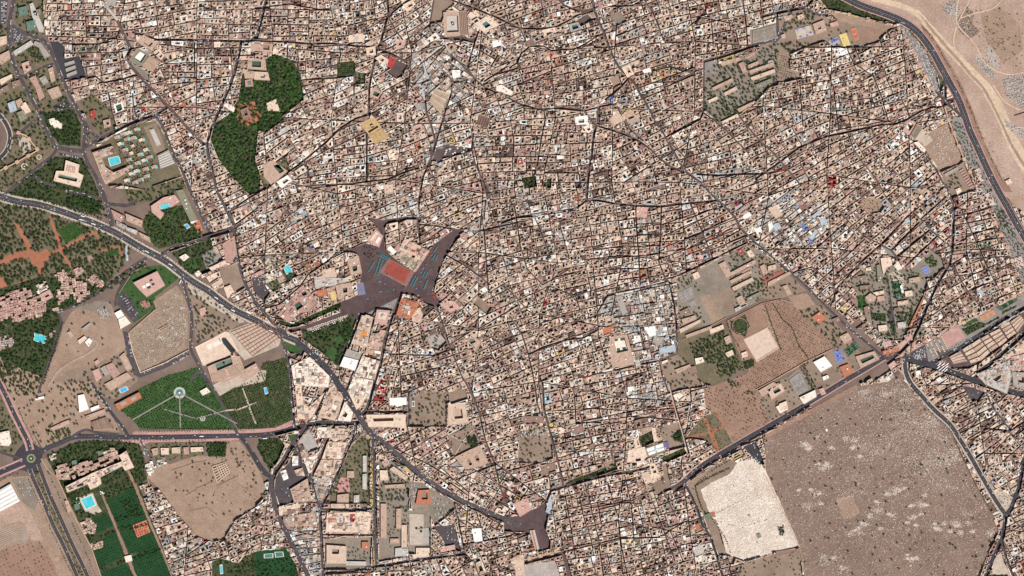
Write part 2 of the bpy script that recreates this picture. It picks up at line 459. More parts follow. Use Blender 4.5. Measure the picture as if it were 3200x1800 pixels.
def BL(name,tile,s,h,roof,label,cat='building',wall=None,court=None,cfloor='tan',ridges=0,rdir=0,rcol=None,huts=2,parapet=True,rh=1.6,domes=(),boxes=(),group=None,z0=0.0):
 """A flat-roofed building traced on the ground: walls, roof, parapet, courtyards, ridged roofs, huts."""
 poly=clean(px(tile,s));ras_poly(poly,4)
 for i in range(len(poly)):CUTS.append((poly[i-1],poly[i],0.0))
 rc=C[roof]if isinstance(roof,str)else roof
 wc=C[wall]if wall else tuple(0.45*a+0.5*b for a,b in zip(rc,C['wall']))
 t=thing(name,label,cat,base_pt(poly,z0),group)
 courts=[clean(px(tile,q))for q in(court if isinstance(court,(list,tuple))else[court]if court else[])]
 m=MB();m.walls(poly,-0.3,h,wc)
 for q in courts:m.walls(q,-0.3,h,vary(wc))
 m.build('wall','plaster',t)
 m=MB();m.poly([poly]+courts,h-0.02,rc);rt=m.build('roof','roof',t)
 for q in courts:
  m=MB();m.poly([q],0.75+0.0,C[cfloor]if isinstance(cfloor,str)else cfloor);m.build('courtyard_floor','roof',t)
 if parapet:
  m=MB();pc=vary(rc,1.05,1.2)
  for lp in[poly]+courts:
   for i in range(len(lp)):
    a,b=lp[i-1],lp[i]
    L,Rr=ribbon([a,b],0.9)
    m.prism([G(*L[0])[:2],G(*Rr[0])[:2],G(*Rr[1])[:2],G(*L[1])[:2]],h-0.3,h+0.7+0.004*i,wc,pc)
  m.build('parapet','plaster',rt)
 if ridges and len(poly)>=4:
  q=[poly[(i+rdir)%4]for i in range(4)]if len(poly)==4 else[poly[0],poly[1],poly[2],poly[3]]
  hc=rcol and C[rcol]or rc
  for i in range(ridges):
   a0,a1=(i+0.08)/ridges,(i+0.92)/ridges;am=(a0+a1)/2
   P=[lerp(q[0],q[1],x)for x in(a0,am,a1)];Q=[lerp(q[3],q[2],x)for x in(a0,am,a1)]
   P2=[lerp(p,r_,0.03)for p,r_ in zip(P,Q)];Q2=[lerp(p,r_,0.97)for p,r_ in zip(P,Q)]
   g=[G(*x)for x in P2];k=[G(*x)for x in Q2]
   cc=vary(hc,0.9,1.08);m=MB()
   def z(p,dz):return(p[0],p[1],h+dz)
   m.face([z(g[0],0.02),z(k[0],0.02),z(k[1],rh),z(g[1],rh)],cc)
   m.face([z(g[1],rh),z(k[1],rh),z(k[2],0.02),z(g[2],0.02)],cc)
   m.face([z(g[0],0.02),z(g[1],rh),z(g[2],0.02)],cc);m.face([z(k[0],0.02),z(k[2],0.02),z(k[1],rh)],cc)
   m.build('roof_ridge','roof',rt)
 if huts>6:
  st=[poly if len(poly)==4 else[(min(a for a,b in poly),min(b for a,b in poly)),(max(a for a,b in poly),min(b for a,b in poly)),(max(a for a,b in poly),max(b for a,b in poly)),(min(a for a,b in poly),max(b for a,b in poly))]]
  g0=obb(poly)[0]
  while st:
   p=st.pop()
   if abs(area(p))>R.choice((60,110,200)):
    sp=span(p,g0);st+=[k for k in cut(p,g0,R.uniform(.35,.65),sp[3]-sp[2]>sp[1]-sp[0])if k];continue
   p=inset(p,0.25)
   if not p or R.random()<.25 or not all(inpoly(poly,*lerp(cen(p),v,.9))and not any(inpoly(q,*lerp(cen(p),v,.95))for q in courts)for v in p):continue
   cc=vary(C[R.choice(['cream','sand','tan','tan','offw','brown','brown','lgrey','grey','pink','rose','dbrown'])]if R.random()<.6 else rc,.75,1.1);m=MB()
   m.prism([G(*v)[:2]for v in p],h-.1,h+R.choice((.15,.4,.8,2.4,2.8,3.2)),wc,cc);m.build('roof_section','roof',rt)
 ang=-obb(poly)[0]
 xs=[p[0]for p in poly];ys=[p[1]for p in poly]
 n=0
 for _ in range(60):
  if n>=huts:break
  u,v=R.uniform(min(xs),max(xs)),R.uniform(min(ys),max(ys))
  rr=R.uniform(1.3,2.6)
  if all(inpoly(poly,u+a*rr*1.3,v+b*rr*1.3)and not any(inpoly(q,u+a*rr*1.3,v+b*rr*1.3)for q in courts)for a in(-1,1)for b in(-1,1)):
   g=G(u,v);m=MB();hh=R.uniform(1.2,2.8)
   m.box(g[0],g[1],h-0.05,rr*0.9,rr*R.uniform(0.6,1.0),hh,ang,vary(wc),vary(C[R.choice(['offw','cream','sand','white','lgrey'])]if R.random()<0.5 else rc,0.85,1.15))
   m.build(R.choice(['stair_hut','roof_vent','water_tank']),'roof',rt);n+=1
 for(tl,ss,hh,cc,nm)in boxes:
  q=clean(px(tl,ss));m=MB();cl=C[cc]if isinstance(cc,str)else cc
  m.walls(q,h-0.05,h+hh,tuple(x*0.8 for x in cl)if nm!='solar_panel' else(0.05,)*3);m.poly([q],h+hh,cl)
  m.build(nm,'solar_glass' if nm=='solar_panel' else 'roof',rt if hh>0 else t)
 for(tl,ss,rr,cc)in domes:
  c=px(tl,ss)[0];m=MB();rr*=tk(tl)*MPP;g=G(*c)
  N=14
  prev=None
  for j in range(6):
   a=j/5*math.pi/2;ring=[(g[0]+rr*math.cos(a)*math.cos(2*math.pi*i/N),g[1]+rr*math.cos(a)*math.sin(2*math.pi*i/N),h+rr*0.7*math.sin(a))for i in range(N)]
   if prev:
    for i in range(N):m.face([prev[i],prev[(i+1)%N],ring[(i+1)%N],ring[i]],C[cc])
   prev=ring
  m.build('dome','roof',rt)
 BUILT.append((t,poly,h));return t
COURT_HOUSE='courtyard_house'
SCHOOL='school_building'
HOTEL='hotel_building'
GREY='grey_ground'
BROWN='brown_soil'
WOOD='wood_floor'
PARK_SOIL='park_soil'
TAN='tan_soil'
DG='dkgreen'
LOT='bare_lot'
PARKING='parking_lot'
RED_SOIL='red_soil'
YARD='schoolyard'
FLATS='apartment_block'
PALE='pale_paving'
GRAVE_WALL='cemetery_wall'
PINK='pink_paving'
K0='1310,70 1350,20 1410,0 1450,50 1440,120 1400,140 1340,100'
K1='1770,600 1830,570 1960,560 1980,780 1930,830 1860,780 1800,730'
K2='1560,420 1640,440 1720,560 1700,600 1600,520'
K3='1780,900 1850,930 1960,1010 1990,1080 1900,1040 1800,960'
K4='1420,150 1500,60 1560,90 1540,180 1600,240 1520,300 1440,230'
K5='1040,200 1110,235 1190,320 1260,440 1320,560 1330,640 1300,690 1280,560 1210,410 1120,300 1060,240'
K6='380,-20 560,-20 700,45 850,100 990,165 960,185 750,140 560,90 450,70'
K7='1455,560 1560,480 1740,425 2000,330 2010,640 1940,660 1840,770 1710,865 1590,945 1530,895 1455,830'
K8='610,185 690,135 735,150 755,180 765,250 700,300 650,330 642,400 655,440 655,480 630,490 590,450 550,400 530,350 540,310 575,288 600,250'
K9='115,0 330,0 330,180 350,260 300,285 210,240 120,190'
K10='95,345 230,300 320,325 385,430 375,470 210,570 130,500'
K11='180,575 390,480 440,580 500,720 560,810 440,855 320,830 260,760'
K12='-20,190 55,200 60,330 95,470 160,640 290,870 170,950 100,1010 60,900 -20,840'
K13='310,850 560,820 615,950 605,1100 450,1095 350,960'
K14='110,1030 300,900 345,980 415,1110 300,1215 200,1330 60,1440 -20,1460 -20,1200 60,1120'
K15='230,1320 330,1250 420,1180 620,1190 700,1340 740,1449 760,1560 740,1620 500,1560 100,1480 60,1449'
K16='600,770 700,700 850,850 870,980 760,1010 690,940 660,890'
K17='1080,1430 1375,1335 1400,1400 1380,1449 1120,1520 1000,1560 900,1420'
K18='1290,455 1590,345 1640,520 1680,560 1530,620 1430,620'
K19='1410,690 1500,735 1600,800 1830,975 1720,1060 1480,1140 1455,900'
K20='1000,270 850,150 1060,30 1250,-60 1490,-130 1590,10 1670,140 1790,350 1060,335'
K21='-40,-60 20,60 80,200 150,360 190,420 100,520 -40,540'
K22='805,880 1000,780 1040,790 1110,980 1140,1060 1090,1080 900,1090 860,1010'
K23='700,1010 800,970 870,1050 860,1070 730,1130'
K24='900,1100 1150,1060 1200,1220 1190,1250 980,1280 930,1180'
K25='990,1300 1220,1230 1290,1420 1300,1520 1050,1520'
K26='760,1420 950,1350 1030,1480 1040,1540 800,1540'
K27='250,660 300,640 360,820 450,1020 540,1220 640,1449 600,1449 500,1220 420,1060 340,870'
K28='-40,1270 120,1210 300,1180 400,1340 470,1560 -40,1560'
K29='1130,440 1555,435 1540,535 1480,545 1180,590 1120,540'
K30='1600,1340 1660,1310 1800,1350 1850,1290 1932,1270 1932,1500 1600,1500'
K31='345,1050 700,930 745,930 735,1060 610,1310 520,1225 360,1110'
K32='160,960 280,990 500,890 640,830 640,870 480,940 320,1010 260,1020 190,1000'
K33='1115,1275 1245,1225 1300,1260 1400,1390 1440,1470 1200,1500 1150,1400'
K34='520,580 575,690 640,819 660,930 540,990 230,819 215,690 330,650'
K35='400,230 500,180 530,260 500,330 430,310 400,270'
K36='900,510 1092,420 1200,360 1330,480 1200,620 990,740'
K37='235,895 350,850 420,870 530,1010 650,1120 560,1200 490,1150 400,1060'
K38='690,100 740,40 830,50 880,110 850,150 760,170'
K39='440,600 820,430 1000,470 1330,300 1340,340 950,560 560,760'
K40='1700,1500 1745,1345 1990,1280 2172,1240 2200,1500'
K41='20,420 180,405 220,460 170,580 110,640 60,580 20,500'
K42='560,820 640,650 720,470 800,380 860,420 860,900 560,900'
K43='1160,100 1300,60 1440,60 1440,320 1160,320'
K44='400,740 560,680 720,620 780,590 800,640 560,720 410,770'
K45='60,350 240,320 300,440 310,560 180,600 40,590'
K46='-40,20 280,92 560,180 820,282 1000,382 1200,492 1380,622 1580,752 1790,902 1990,1000'
# ======================== open ground
for _w in('-60,-60 136,-60 138,104 166,158 185,200 208,257 240,310 270,375 300,390 360,397 290,472 330,575 375,590 440,590 560,575 596,600 633,683 654,728 535,780 560,815 660,880 800,1000 840,1020 883,1060 905,1150 910,1200 924,1312 870,1345 841,1486 824,1556 738,1622 700,1684 617,1676 559,1609 501,1531 440,1510 542,1800 542,1880 -60,1880','2200,1060 2300,900 2420,820 2780,1100 2800,1150 2560,1260 2330,1370 2240,1240','2780,-60 3300,-60 3300,560 3150,600'):
 ras_poly(px('P',_w),1)
AR('waste_ground','desert','A3','540,-60 1100,-60 2100,-60 2100,1200 1990,1480 2060,1700 1870,1560 1760,1449 1690,1330 1610,1160 1550,1030 1500,900 1440,720 1370,590 1290,450 1200,310 1120,220 1020,150 860,85 700,30','wide dry waste ground of pinkish earth beyond the ring boulevard')
AR('river_bed','river_sand','A3','780,-40 1000,20 1140,80 1240,190 1340,300 1460,420 1560,520 1680,640 1760,760 1830,920 1890,1060 1960,1180 2050,1300 2050,1420 1950,1330 1870,1220 1800,1090 1750,950 1690,820 1620,690 1520,580 1420,470 1320,370 1220,260 1150,150 1050,80 900,40 780,10','pale sandy bed of a dry river beside the boulevard')
AR('dirt_track',TAN,'A3','1140,100 1230,200 1340,330 1450,450 1540,560 1630,650 1700,780 1770,920 1840,1080 1910,1190 2000,1330 1990,1350 1890,1200 1820,1080 1750,920 1680,780 1610,660 1520,570 1430,460 1330,350 1220,225','darker gravel channel winding along the dry river bed')
AR('rubble_field','rubble','A3',K0,'grey rubble heap on the waste ground near the river bed')
AR('rubble_field','rubble','A3',K1,'broad grey rubble field beside the ruined wall on the waste ground')
AR('rubble_field','rubble','A3',K2,'grey stony bank above the river bed')
AR('rubble_field','rubble','A3',K3,'stony strip below the ruined wall')
AR('stony_ground',BROWN,'A3',K4,'darker stony hollow on the waste ground')
AR('stony_ground',TAN,'A3','1600,100 1760,60 1900,180 1920,380 1780,480 1640,300','darker scrubby hill on the waste ground')
AR('rubble_field','rubble','A3','1640,350 1690,360 1720,420 1750,500 1730,530 1680,470 1650,400','small dark rubble bank on the waste ground')
AR('verge',PARK_SOIL,'A3',K5,'green verge between the car park and the ring boulevard')
AR('verge',RED_SOIL,'A3','1140,170 1230,250 1320,390 1400,520 1470,650 1530,790 1590,950 1640,1080 1700,1210 1770,1340 1850,1449 1760,1449 1690,1320 1620,1160 1560,1030 1510,900 1440,720 1370,590 1290,450 1200,310','reddish verge with planted beds along the outer side of the boulevard')
AR(PARKING,'grey_paving','A3','1000,205 1040,205 1110,300 1200,405 1265,530 1290,640 1310,720 1290,740 1240,660 1175,520 1110,390 1050,300','long grey car park between rampart and boulevard')
AR('verge',WOOD,'A3',K6,'green planted bank between the pink wall and the boulevard')
AR(YARD,BROWN,'A3','75,140 280,75 380,115 520,150 740,190 960,205 880,260 830,320 740,345 570,365 480,345 430,310 330,335 165,410 165,520 255,550 240,590 100,615 0,615 -60,640 -60,320 60,300','earthy school and sports grounds inside the north-east wall')
AR(LOT,RED_SOIL,'A3','690,215 780,215 885,250 830,300 770,310 710,280','bare reddish lot beside the sports courts')
AR('rubble_strip',TAN,'A3','450,95 560,100 750,150 960,200 900,235 760,205 540,160 500,130','narrow strip of rubble and huts under the pink wall')
AR('small_cemetery',TAN,'A3','1190,1020 1355,930 1485,1215 1300,1300 1265,1240 1175,1110','small walled cemetery of brown earth and white graves beside the boulevard')
AR('mosque_yard',PALE,'A3','1165,970 1245,1060 1185,1105 1105,1050','pale yard between the striped mosque and the small cemetery')
AR('park_strip','grey_paving','A3','1290,745 1345,830 1370,870 1480,900 1520,1000 1600,1180 1740,1449 1650,1449 1540,1260 1480,1210 1370,930 1320,830','paved park strip between rampart and boulevard')
AR('yard',BROWN,'A3','1310,1310 1480,1225 1570,1430 1400,1490 1330,1400','walled yard with rows of open sheds by the rampart')
AR('park_strip','grey_paving','B3','1600,-30 1700,-30 1790,120 1860,260 1960,420 1990,760 1940,740 1880,610 1800,390 1720,190 1640,20','paved park strip with planted beds outside the eastern rampart')
AR('pitch_ground',GREY,'A2','1795,225 1990,170 2010,300 1960,325 1800,345','grey earth football ground beside the school')
AR(YARD,GREY,'A2',K7,'large school grounds with rows of long roofs and trees')
AR('forecourt','grey_paving','A2','1450,480 1500,462 1560,460 1550,550 1452,557','grey paved forecourt at the corner of the school')
AR(LOT,'lane_paving','A2','490,150 570,105 610,150 520,200','stony vacant lot beside the northern market street')
AR(LOT,GREY,'A2','745,120 815,80 870,160 790,195','grey walled yard north of the market street')
AR(LOT,TAN,'A2','735,590 810,565 830,635 770,660','round-edged vacant lot of tan earth among houses')
AR('garden',WOOD,'A2','70,1340 180,1325 190,1405 90,1425','walled dark green garden with a small pool')
AR('garden',WOOD,'A2','262,1350 300,1338 295,1415 265,1418','narrow walled garden of trees')
AR(LOT,BROWN,'A1','1340,-30 1480,-10 1500,30 1430,80 1405,165 1320,180','empty brown lot beside the mosque with the grey court')
AR(LOT,'lane_paving','A1','1060,450 1145,490 1105,575 1060,595 985,540 1020,520','brown empty lot with scrawled markings')
AR('garden',WOOD,'A1','612,470 742,458 757,572 612,584','square walled garden with crossing paths')
AR('garden',PARK_SOIL,'A1','755,540 830,550 822,632 750,632','small walled orchard beside the square garden')
AR('garden',WOOD,'O',K8,'large dense garden of tall trees enclosed by the boulevard')
AR('garden',WOOD,'O','650,295 700,280 715,300 668,335 650,325','wooded corner of the large garden')
AR('garden_court','red_path','O','597,262 640,255 660,300 620,318 595,300','reddish court around the garden pavilion')
AR('garden',PARK_SOIL,'O','655,440 720,395 730,425 665,480','walled orchard with long low roofs beside the large garden')
AR('spice_square','lane_paving','A1','1410,1090 1640,1115 1625,1140 1510,1170 1410,1195','small market square crowded with stalls in the souks')
AR('spice_square','lane_paving','A1','1360,1120 1410,1120 1410,1215 1330,1215','paved corner of the small market square')
AR(PARKING,'asphalt','A0','-20,-20 62,-20 45,180 -20,185','car park filled with parked cars beside the western avenue')
AR(PARKING,'asphalt','A0','88,225 130,230 205,290 120,335 85,310','car park in the fork of the western avenue')
AR('town_park',PARK_SOIL,'A0',K9,'grounds of the block with green glass courts')
AR('town_park',PARK_SOIL,'A0',K10,'garden block with orchard and long pale roofs')
AR('town_park',PARK_SOIL,'A0',K11,'garden block of low buildings beside the curving street')
AR('town_park',PARK_SOIL,'A0',K12,'leafy villa district west of the avenue')
AR(PARKING,'asphalt','A0','390,800 500,750 560,810 440,855','small car park at the edge of the wooded roundabout park')
AR('town_park',WOOD,'A0',K13,'dense wooded park between two streets')
AR('town_park',PARK_SOIL,'A0',K14,'park of trees and paths along the old wall')
AR('sand_court',PALE,'A0','130,1045 180,1015 250,1115 170,1170','pale sandy court by the old wall')
AR('town_park',WOOD,'A0',K15,'wooded grounds around the large council building')
AR(PARKING,'asphalt','A0','440,1150 600,1180 590,1200 450,1172','line of parking in front of the council building')
AR('traffic_island',PARK_SOIL,'A0','655,985 700,1040 745,1050 660,1075','planted triangular traffic island')
AR('garden',PARK_SOIL,'A0',K16,'gardens around villas at the head of the old quarter')
AR('hotel_grounds',PARK_SOIL,'A0','690,1140 860,1022 1050,930 1175,910 1235,1010 1330,1230 1375,1330 1080,1430 930,1400 800,1395','hotel grounds with a grid of small pool villas')
AR(LOT,BROWN,'A0','1085,960 1180,925 1240,1090 1250,1130 1170,1160','brown vacant strip beside the pool villas')
AR('garden',PARK_SOIL,'A0',K17,'trees behind the pool villas')
AR(PARKING,'dark_asphalt','A0','375,310 440,310 490,350 490,440 600,420 650,560 600,600 490,600 440,480','dark paved yard with long parking sheds')
AR('mosque_square',GREY,'A0','985,480 1080,520 1130,560 1130,620 1080,610 1010,520','small square in front of the mosque with green roofs')
AR('park',PARK_SOIL,'B0','-40,45 120,85 300,125 430,165 560,215 740,270 900,345 975,420 975,500 850,650 560,660 300,640 -40,740','large public park of old trees and red paths')
AR('park_path','red_path','B0','105,235 135,230 215,370 245,440 300,460 350,430 365,450 375,490 330,560 300,640 280,630 290,570 240,540 205,430','wide red path crossing the public park')
AR('park_path','red_path','B0','365,185 380,185 440,320 470,430 540,560 520,565 455,455 415,340','straight red path between park orchards')
AR('park_path','red_path','B0','-40,525 120,455 215,430 240,470 200,500 100,520 -40,570','red path at the western edge of the park')
AR('park_path','red_path','B0','350,470 520,390 620,330 700,295 725,310 690,330 630,350 540,400 380,480','red path along the citrus rows')
AR('park_path','red_path','B0','715,300 730,300 775,440 895,395 915,420 930,480 915,480 890,415 770,455','narrow red path in the eastern part of the park')
AR('park_path','red_path','B0','-40,630 20,640 60,720 120,690 200,660 200,680 100,710 30,745 -40,680','red path by the hotel wall in the park')
AR('citrus_plot','lawn','B0','430,290 560,225 640,300 500,390','bright green citrus plot in the public park')
AR('citrus_plot','lawn','B0','790,460 880,420 900,470 800,500','small bright citrus plot by a red path')
AR('park_circle',TAN,'B0','660,480 700,475 710,505 680,525 655,505','round sandy clearing in the park')
AR('hotel_grounds',WOOD,'B0','-40,740 300,640 560,660 850,650 640,830 500,880 440,900 470,990 400,1180 320,1449 290,1560 -40,1500 -40,1300','wooded hotel grounds with pink pavilions')
AR('garden_path',TAN,'B0','-30,1240 10,1250 60,1400 130,1560 90,1560 20,1380','pale earth walk at the foot of the western garden')
AR('bare_ground',TAN,'B0','560,880 740,820 830,830 920,1040 950,1170 930,1210 740,1300 520,1340 370,1470 330,1449 360,1340 440,1150 480,1000','bare pink-tan ground with a dirt track')
AR('yard',GREY,'B0','560,880 740,820 820,830 850,960 700,900','earth parking yard beside the white sheds')
AR('bare_ground',BROWN,'B0','740,1290 950,1190 1010,1330 1040,1420 900,1560 600,1540 360,1520 380,1449 520,1340','scrubby ground with low houses below the cemetery')
AR('museum_grounds','lawn','B0','890,760 1000,610 1110,560 1230,555 1365,640 1170,790 1185,870 1010,985 885,850','green lawns around the large pink-roofed building')
AR(PARKING,'asphalt','B0','900,775 955,760 1055,920 1000,975 885,850','car park with rows of cars beside the pink-roofed building')
AR('old_cemetery','grave_light','B0','975,1060 1185,875 1160,820 1330,705 1385,780 1425,910 1425,1175 1065,1358 1000,1200','walled old cemetery crowded with weathered graves')
AR(PARKING,'asphalt','B0','930,1050 970,1060 1000,1200 1060,1360 1240,1290 1420,1195 1430,1230 1250,1330 1060,1400 1010,1380 960,1230','parking strip under the wall of the old cemetery')
AR('hotel_grounds',WOOD,'B0','1060,230 1130,150 1400,95 1530,300 1500,340 1330,400 1200,430 1130,370','lush hotel garden behind the tan blocks')
AR('garden',WOOD,'B0',K18,'private gardens beside the avenue')
AR('lawn','lawn','B0','1400,520 1470,500 1500,560 1440,590','round lawn in the private gardens')
AR(LOT,BROWN,'B0','1650,570 1810,540 1860,715 1780,765 1690,700','big brown vacant lot beside the winding street')
AR('school_yard','grey_paving','B0','1520,470 1610,430 1690,510 1560,580','grey paved courtyard with small trees')
AR('mosque_garden',BROWN,'B0',K19,'garden of trees and beds north of the great mosque')
AR('sandy_walk',PALE,'B0','1390,640 1420,660 1500,735 1620,810 1850,980 1810,990 1560,840 1440,760','pale walk along the avenue by the mosque garden')
AR('prayer_plaza',PALE,'P','716,1034 800,1002 860,1035 885,1050 870,1082 764,1126 740,1098','pale plaza laid out in a grid of pink bands')
AR('roadside',TAN,'C0','40,0 100,-140 300,-60 480,0 690,-30 780,120 880,300 900,360 640,350 480,430 330,490 230,330 120,130','dusty ground with ruins and sheds above the hotel road')
AR('rose_garden','lawn','C0',K20,'formal garden with star-shaped paths and fountains')
AR('garden',WOOD,'C0','1620,60 1760,20 1932,-40 1990,-160 2160,-200 2200,120 2210,270 2090,330 1932,345 1800,345','formal garden planted in rows south of the great mosque')
AR('pavement',PINK,'C0','1000,355 1200,358 1500,350 1932,340 2080,330 2210,270 2215,310 2090,360 1932,372 1500,378 1200,382 1000,380','broad pink pavement along the garden front')
AR('pavement',PINK,'C0','910,418 1200,420 1560,414 1800,405 1800,425 1560,432 1130,440 1060,470 900,440','pink pavement on the south side of the garden road')
AR('mosque_terrace',PALE,'C0','1600,10 1700,-40 1932,-120 2010,-100 2000,-20 1760,30 1660,90','pale terrace below the great mosque')
AR('park',PARK_SOIL,'C0',K21,'planted ground west of the avenue')
AR('verge',TAN,'C0','60,60 120,130 230,330 300,480 260,490 180,330 100,170','earth verge with young trees beside the avenue')
AR('hotel_grounds',WOOD,'C0','350,540 560,440 700,425 900,430 1050,450 1080,520 1110,720 1050,760 1080,850 1200,1150 1310,1449 1330,1560 790,1560 680,1230 560,990 430,700','deep green grounds of the grand hotel')
AR('olive_lawn','dark_lawn','C0',K22,'dark green lawn dotted with olive trees above the tennis court')
AR('olive_lawn','dark_lawn','C0',K23,'small dark green lawn beside the hotel bungalows')
AR('olive_lawn','dark_lawn','C0',K24,'dark green lawn around the orange clay court')
AR('olive_lawn','dark_lawn','C0','690,1220 870,1110 940,1300 740,1400','dark green lawn planted with olive rows west of the long walk')
AR('olive_lawn','dark_lawn','C0',K25,'dark green lawn planted with olives at the foot of the long walk')
AR('olive_lawn','dark_lawn','C0',K26,'dark green lawn at the southern end of the hotel gardens')
AR('garden_walk',RED_SOIL,'C0','765,840 780,840 860,1020 935,1200 980,1310 1050,1500 1030,1500 950,1310 915,1210 840,1020','long straight reddish walk through the hotel gardens')
AR('garden_walk',RED_SOIL,'C0','955,650 975,650 1030,760 1110,970 1200,1180 1320,1480 1305,1480 1180,1180 1090,970 1010,770','reddish walk along the hotel wall')
AR('pool_terrace',PALE,'C0','590,860 700,820 740,920 770,960 720,985 640,960','pale terrace around the large turquoise pool')
AR('median',PARK_SOIL,'C0',K27,'planted median between two carriageways')
AR('verge',BROWN,'C0','305,560 350,560 440,720 570,990 690,1230 760,1449 690,1449 640,1360 560,1220 470,1020 380,820','earth verge between road and hotel wall')
AR('parade_ground',TAN,'C0','-40,760 60,700 230,690 320,870 420,1090 500,1290 580,1560 -40,1560','bare sandy ground around the white tent hall')
AR(PARKING,GREY,'C0','90,720 225,700 290,880 260,960 170,890','gravel parking beside the white tent hall')
AR('arena_ground','desert','C0','-40,960 160,890 250,1000 330,1180 240,1180 180,1050 60,1060 -40,1080','grey sandy ground below the white tent hall')
AR('arena',TAN,'C0','-40,1090 60,1060 150,1030 240,1150 130,1190 -40,1260','fan-shaped arena ground with pale arcs')
AR('olive_ground',RED_SOIL,'C0',K28,'reddish field dotted with young olives')
AR('ruin_ground',TAN,'C0','1110,700 1190,620 1300,600 1480,540 1560,540 1720,430 1800,430 1850,480 1960,660 2010,780 1990,860 1932,920 1780,1020 1690,1170 1600,1190 1490,1150 1350,990 1210,800','wide bare ground of ochre earth with ruins')
AR('thicket',WOOD,'C0','1560,440 1712,440 1700,550 1570,545','square dense thicket beside the ruins')
AR('villa_row',PARK_SOIL,'C0',K29,'row of villa plots under the garden road')
AR('palace_garden','dark_lawn','C1','-40,1270 60,1250 230,1238 300,1360 330,1470 -40,1500','dark green walled garden with two teal pools')
AR('garden',WOOD,'C0',K30,'trees around the small turquoise pool at the quarter edge')
AR('main_square','square_paving','B1','690,440 830,385 930,410 985,440 1050,505 1200,600 1310,440 1345,395 1490,285 1540,280 1560,300 1470,430 1410,530 1360,680 1345,750 1400,850 1370,870 1300,850 1200,780 1100,765 1090,790 830,925 770,940 740,1020 700,930 640,905 620,835 770,775 800,600 765,470','great open market square of dark reddish paving')
AR('square_approach','square_paving','B1','240,1035 380,1000 640,905 700,930 640,950 390,1050 350,1040 260,1060','paved approach from the avenue to the great square')
AR('square_corner','square_paving','B1','860,205 960,215 1110,195 1110,215 990,240 960,300 985,440 930,410 950,330 920,270','paved funnel street running north out of the great square')
AR('tan_terrace','grey_paving','B1','830,920 1090,790 1060,890 1010,890 915,880 880,940','pale grey pavement wedge below the great square')
AR('red_paving','pink_square','B1','1000,500 1195,605 1135,715 930,605','pink border of the red paved field in the great square')
AR('red_paving','red_square','B1','1015,512 1165,598 1118,690 965,602','bright red paved field in the great square')
AR('blue_paving','blue_paving','B1','760,690 810,680 828,772 770,782','pale blue rectangle painted on the great square')
AR('city_garden',WOOD,'B1',K31,'triangular city garden of tall trees')
AR('lawn','lawn','B1','520,1215 580,1165 630,1195 605,1255 570,1275','bright lawn at the tip of the city garden')
AR('lawn','lawn','B1','570,1120 630,1080 670,1110 630,1170','bright lawn inside the city garden')
AR('carriage_stand',BROWN,'B1','375,1035 690,925 705,940 400,1062','strip lined with white canopies along the city garden')
AR('traffic_island','lawn','B1','200,1110 240,1120 330,1165 350,1195 330,1220 260,1215 215,1170','green traffic island at the mosque crossing')
AR('garden',WOOD,'B1',K32,'trees along the southern side of the old hotel')
AR(LOT,BROWN,'B1','1640,840 1680,790 1785,870 1745,925','small bare brown lot among houses')
AR(LOT,'rubble','B1','1285,1095 1380,1060 1440,1130 1380,1195 1320,1175','rubble lot with trees among houses')
AR(PARKING,'asphalt','B1','-30,640 30,640 110,760 60,830 -20,740','parking yard beside the winding street')
AR('garden',WOOD,'B1','190,590 240,550 310,620 250,680','planted court around the upper hotel pool')
AR('garden',PARK_SOIL,'B1','70,690 160,650 200,720 130,750','hotel garden beside the lower pool')
AR(YARD,GREY,'B2','1240,645 1400,585 1640,465 1760,410 1860,430 1960,510 1990,600 1960,720 1830,840 1500,1000 1270,1060 1250,900','large school grounds with sports yards')
AR(LOT,TAN,'B2','1420,790 1490,770 1600,950 1510,995','bare pinkish ground inside the school')
AR(LOT,BROWN,'B2','1500,770 1660,720 1690,880 1600,920','brown running ground inside the school')
AR('garden',PARK_SOIL,'B2','1250,1050 1500,1000 1590,990 1640,1060 1740,1280 1650,1400 1560,1470 1450,1449 1250,1240','large wooded garden of old houses')
AR('garden',BROWN,'B2',K33,'walled grounds with trees and low houses')
AR('orchard',RED_SOIL,'Z3','375,230 610,110 740,80 815,100 870,150 1000,280 1092,360 1092,420 970,490 575,690 520,580 480,500 440,400','red earth orchard planted in rows around a great basin')
AR('orchard',RED_SOIL,'Z3',K34,'sparse reddish orchard below the great basin')
AR('orchard',RED_SOIL,'C2','1450,60 1560,20 1840,-30 1900,90 1960,280 1680,450 1570,300 1500,220','brown field of scattered trees above the rampart road')
AR('path',TAN,'Z3','605,120 625,120 740,410 720,430','pale path through the orchard')
AR('oval_garden',WOOD,'Z3',K35,'oval flower garden with a ring path')
AR('grove',WOOD,'Z3','480,500 560,480 560,530 500,560','small dark grove beside the basin')
AR('red_garden',PARK_SOIL,'C2','1310,400 1440,240 1540,215 1580,300 1670,450 1560,530 1480,430','garden divided by red paths')
AR('garden_walk','red_path','C2','1435,245 1450,238 1510,350 1575,520 1555,530 1490,380','long red walk through the divided garden')
AR('garden_walk','red_path','C2','1305,402 1470,365 1590,310 1605,325 1510,372 1310,418','red cross walk of the divided garden')
AR('garden_walk','red_path','C2','1535,215 1548,212 1590,300 1575,305','short red walk at the edge of the divided garden')
AR('garden_walk','red_path','C2','1555,530 1672,445 1680,455 1562,540','red walk along the rampart side of the garden')
AR(YARD,GREY,'Z3','790,610 860,550 910,600 990,740 900,800 830,700','grey sports yard beside the rampart road')
AR(YARD,BROWN,'Z3','575,690 700,640 780,610 900,810 760,900 660,930','school grounds with courtyards beside the rampart road')
AR('yard',BROWN,'Z3',K36,'yards of halls and workshops by the rampart road')
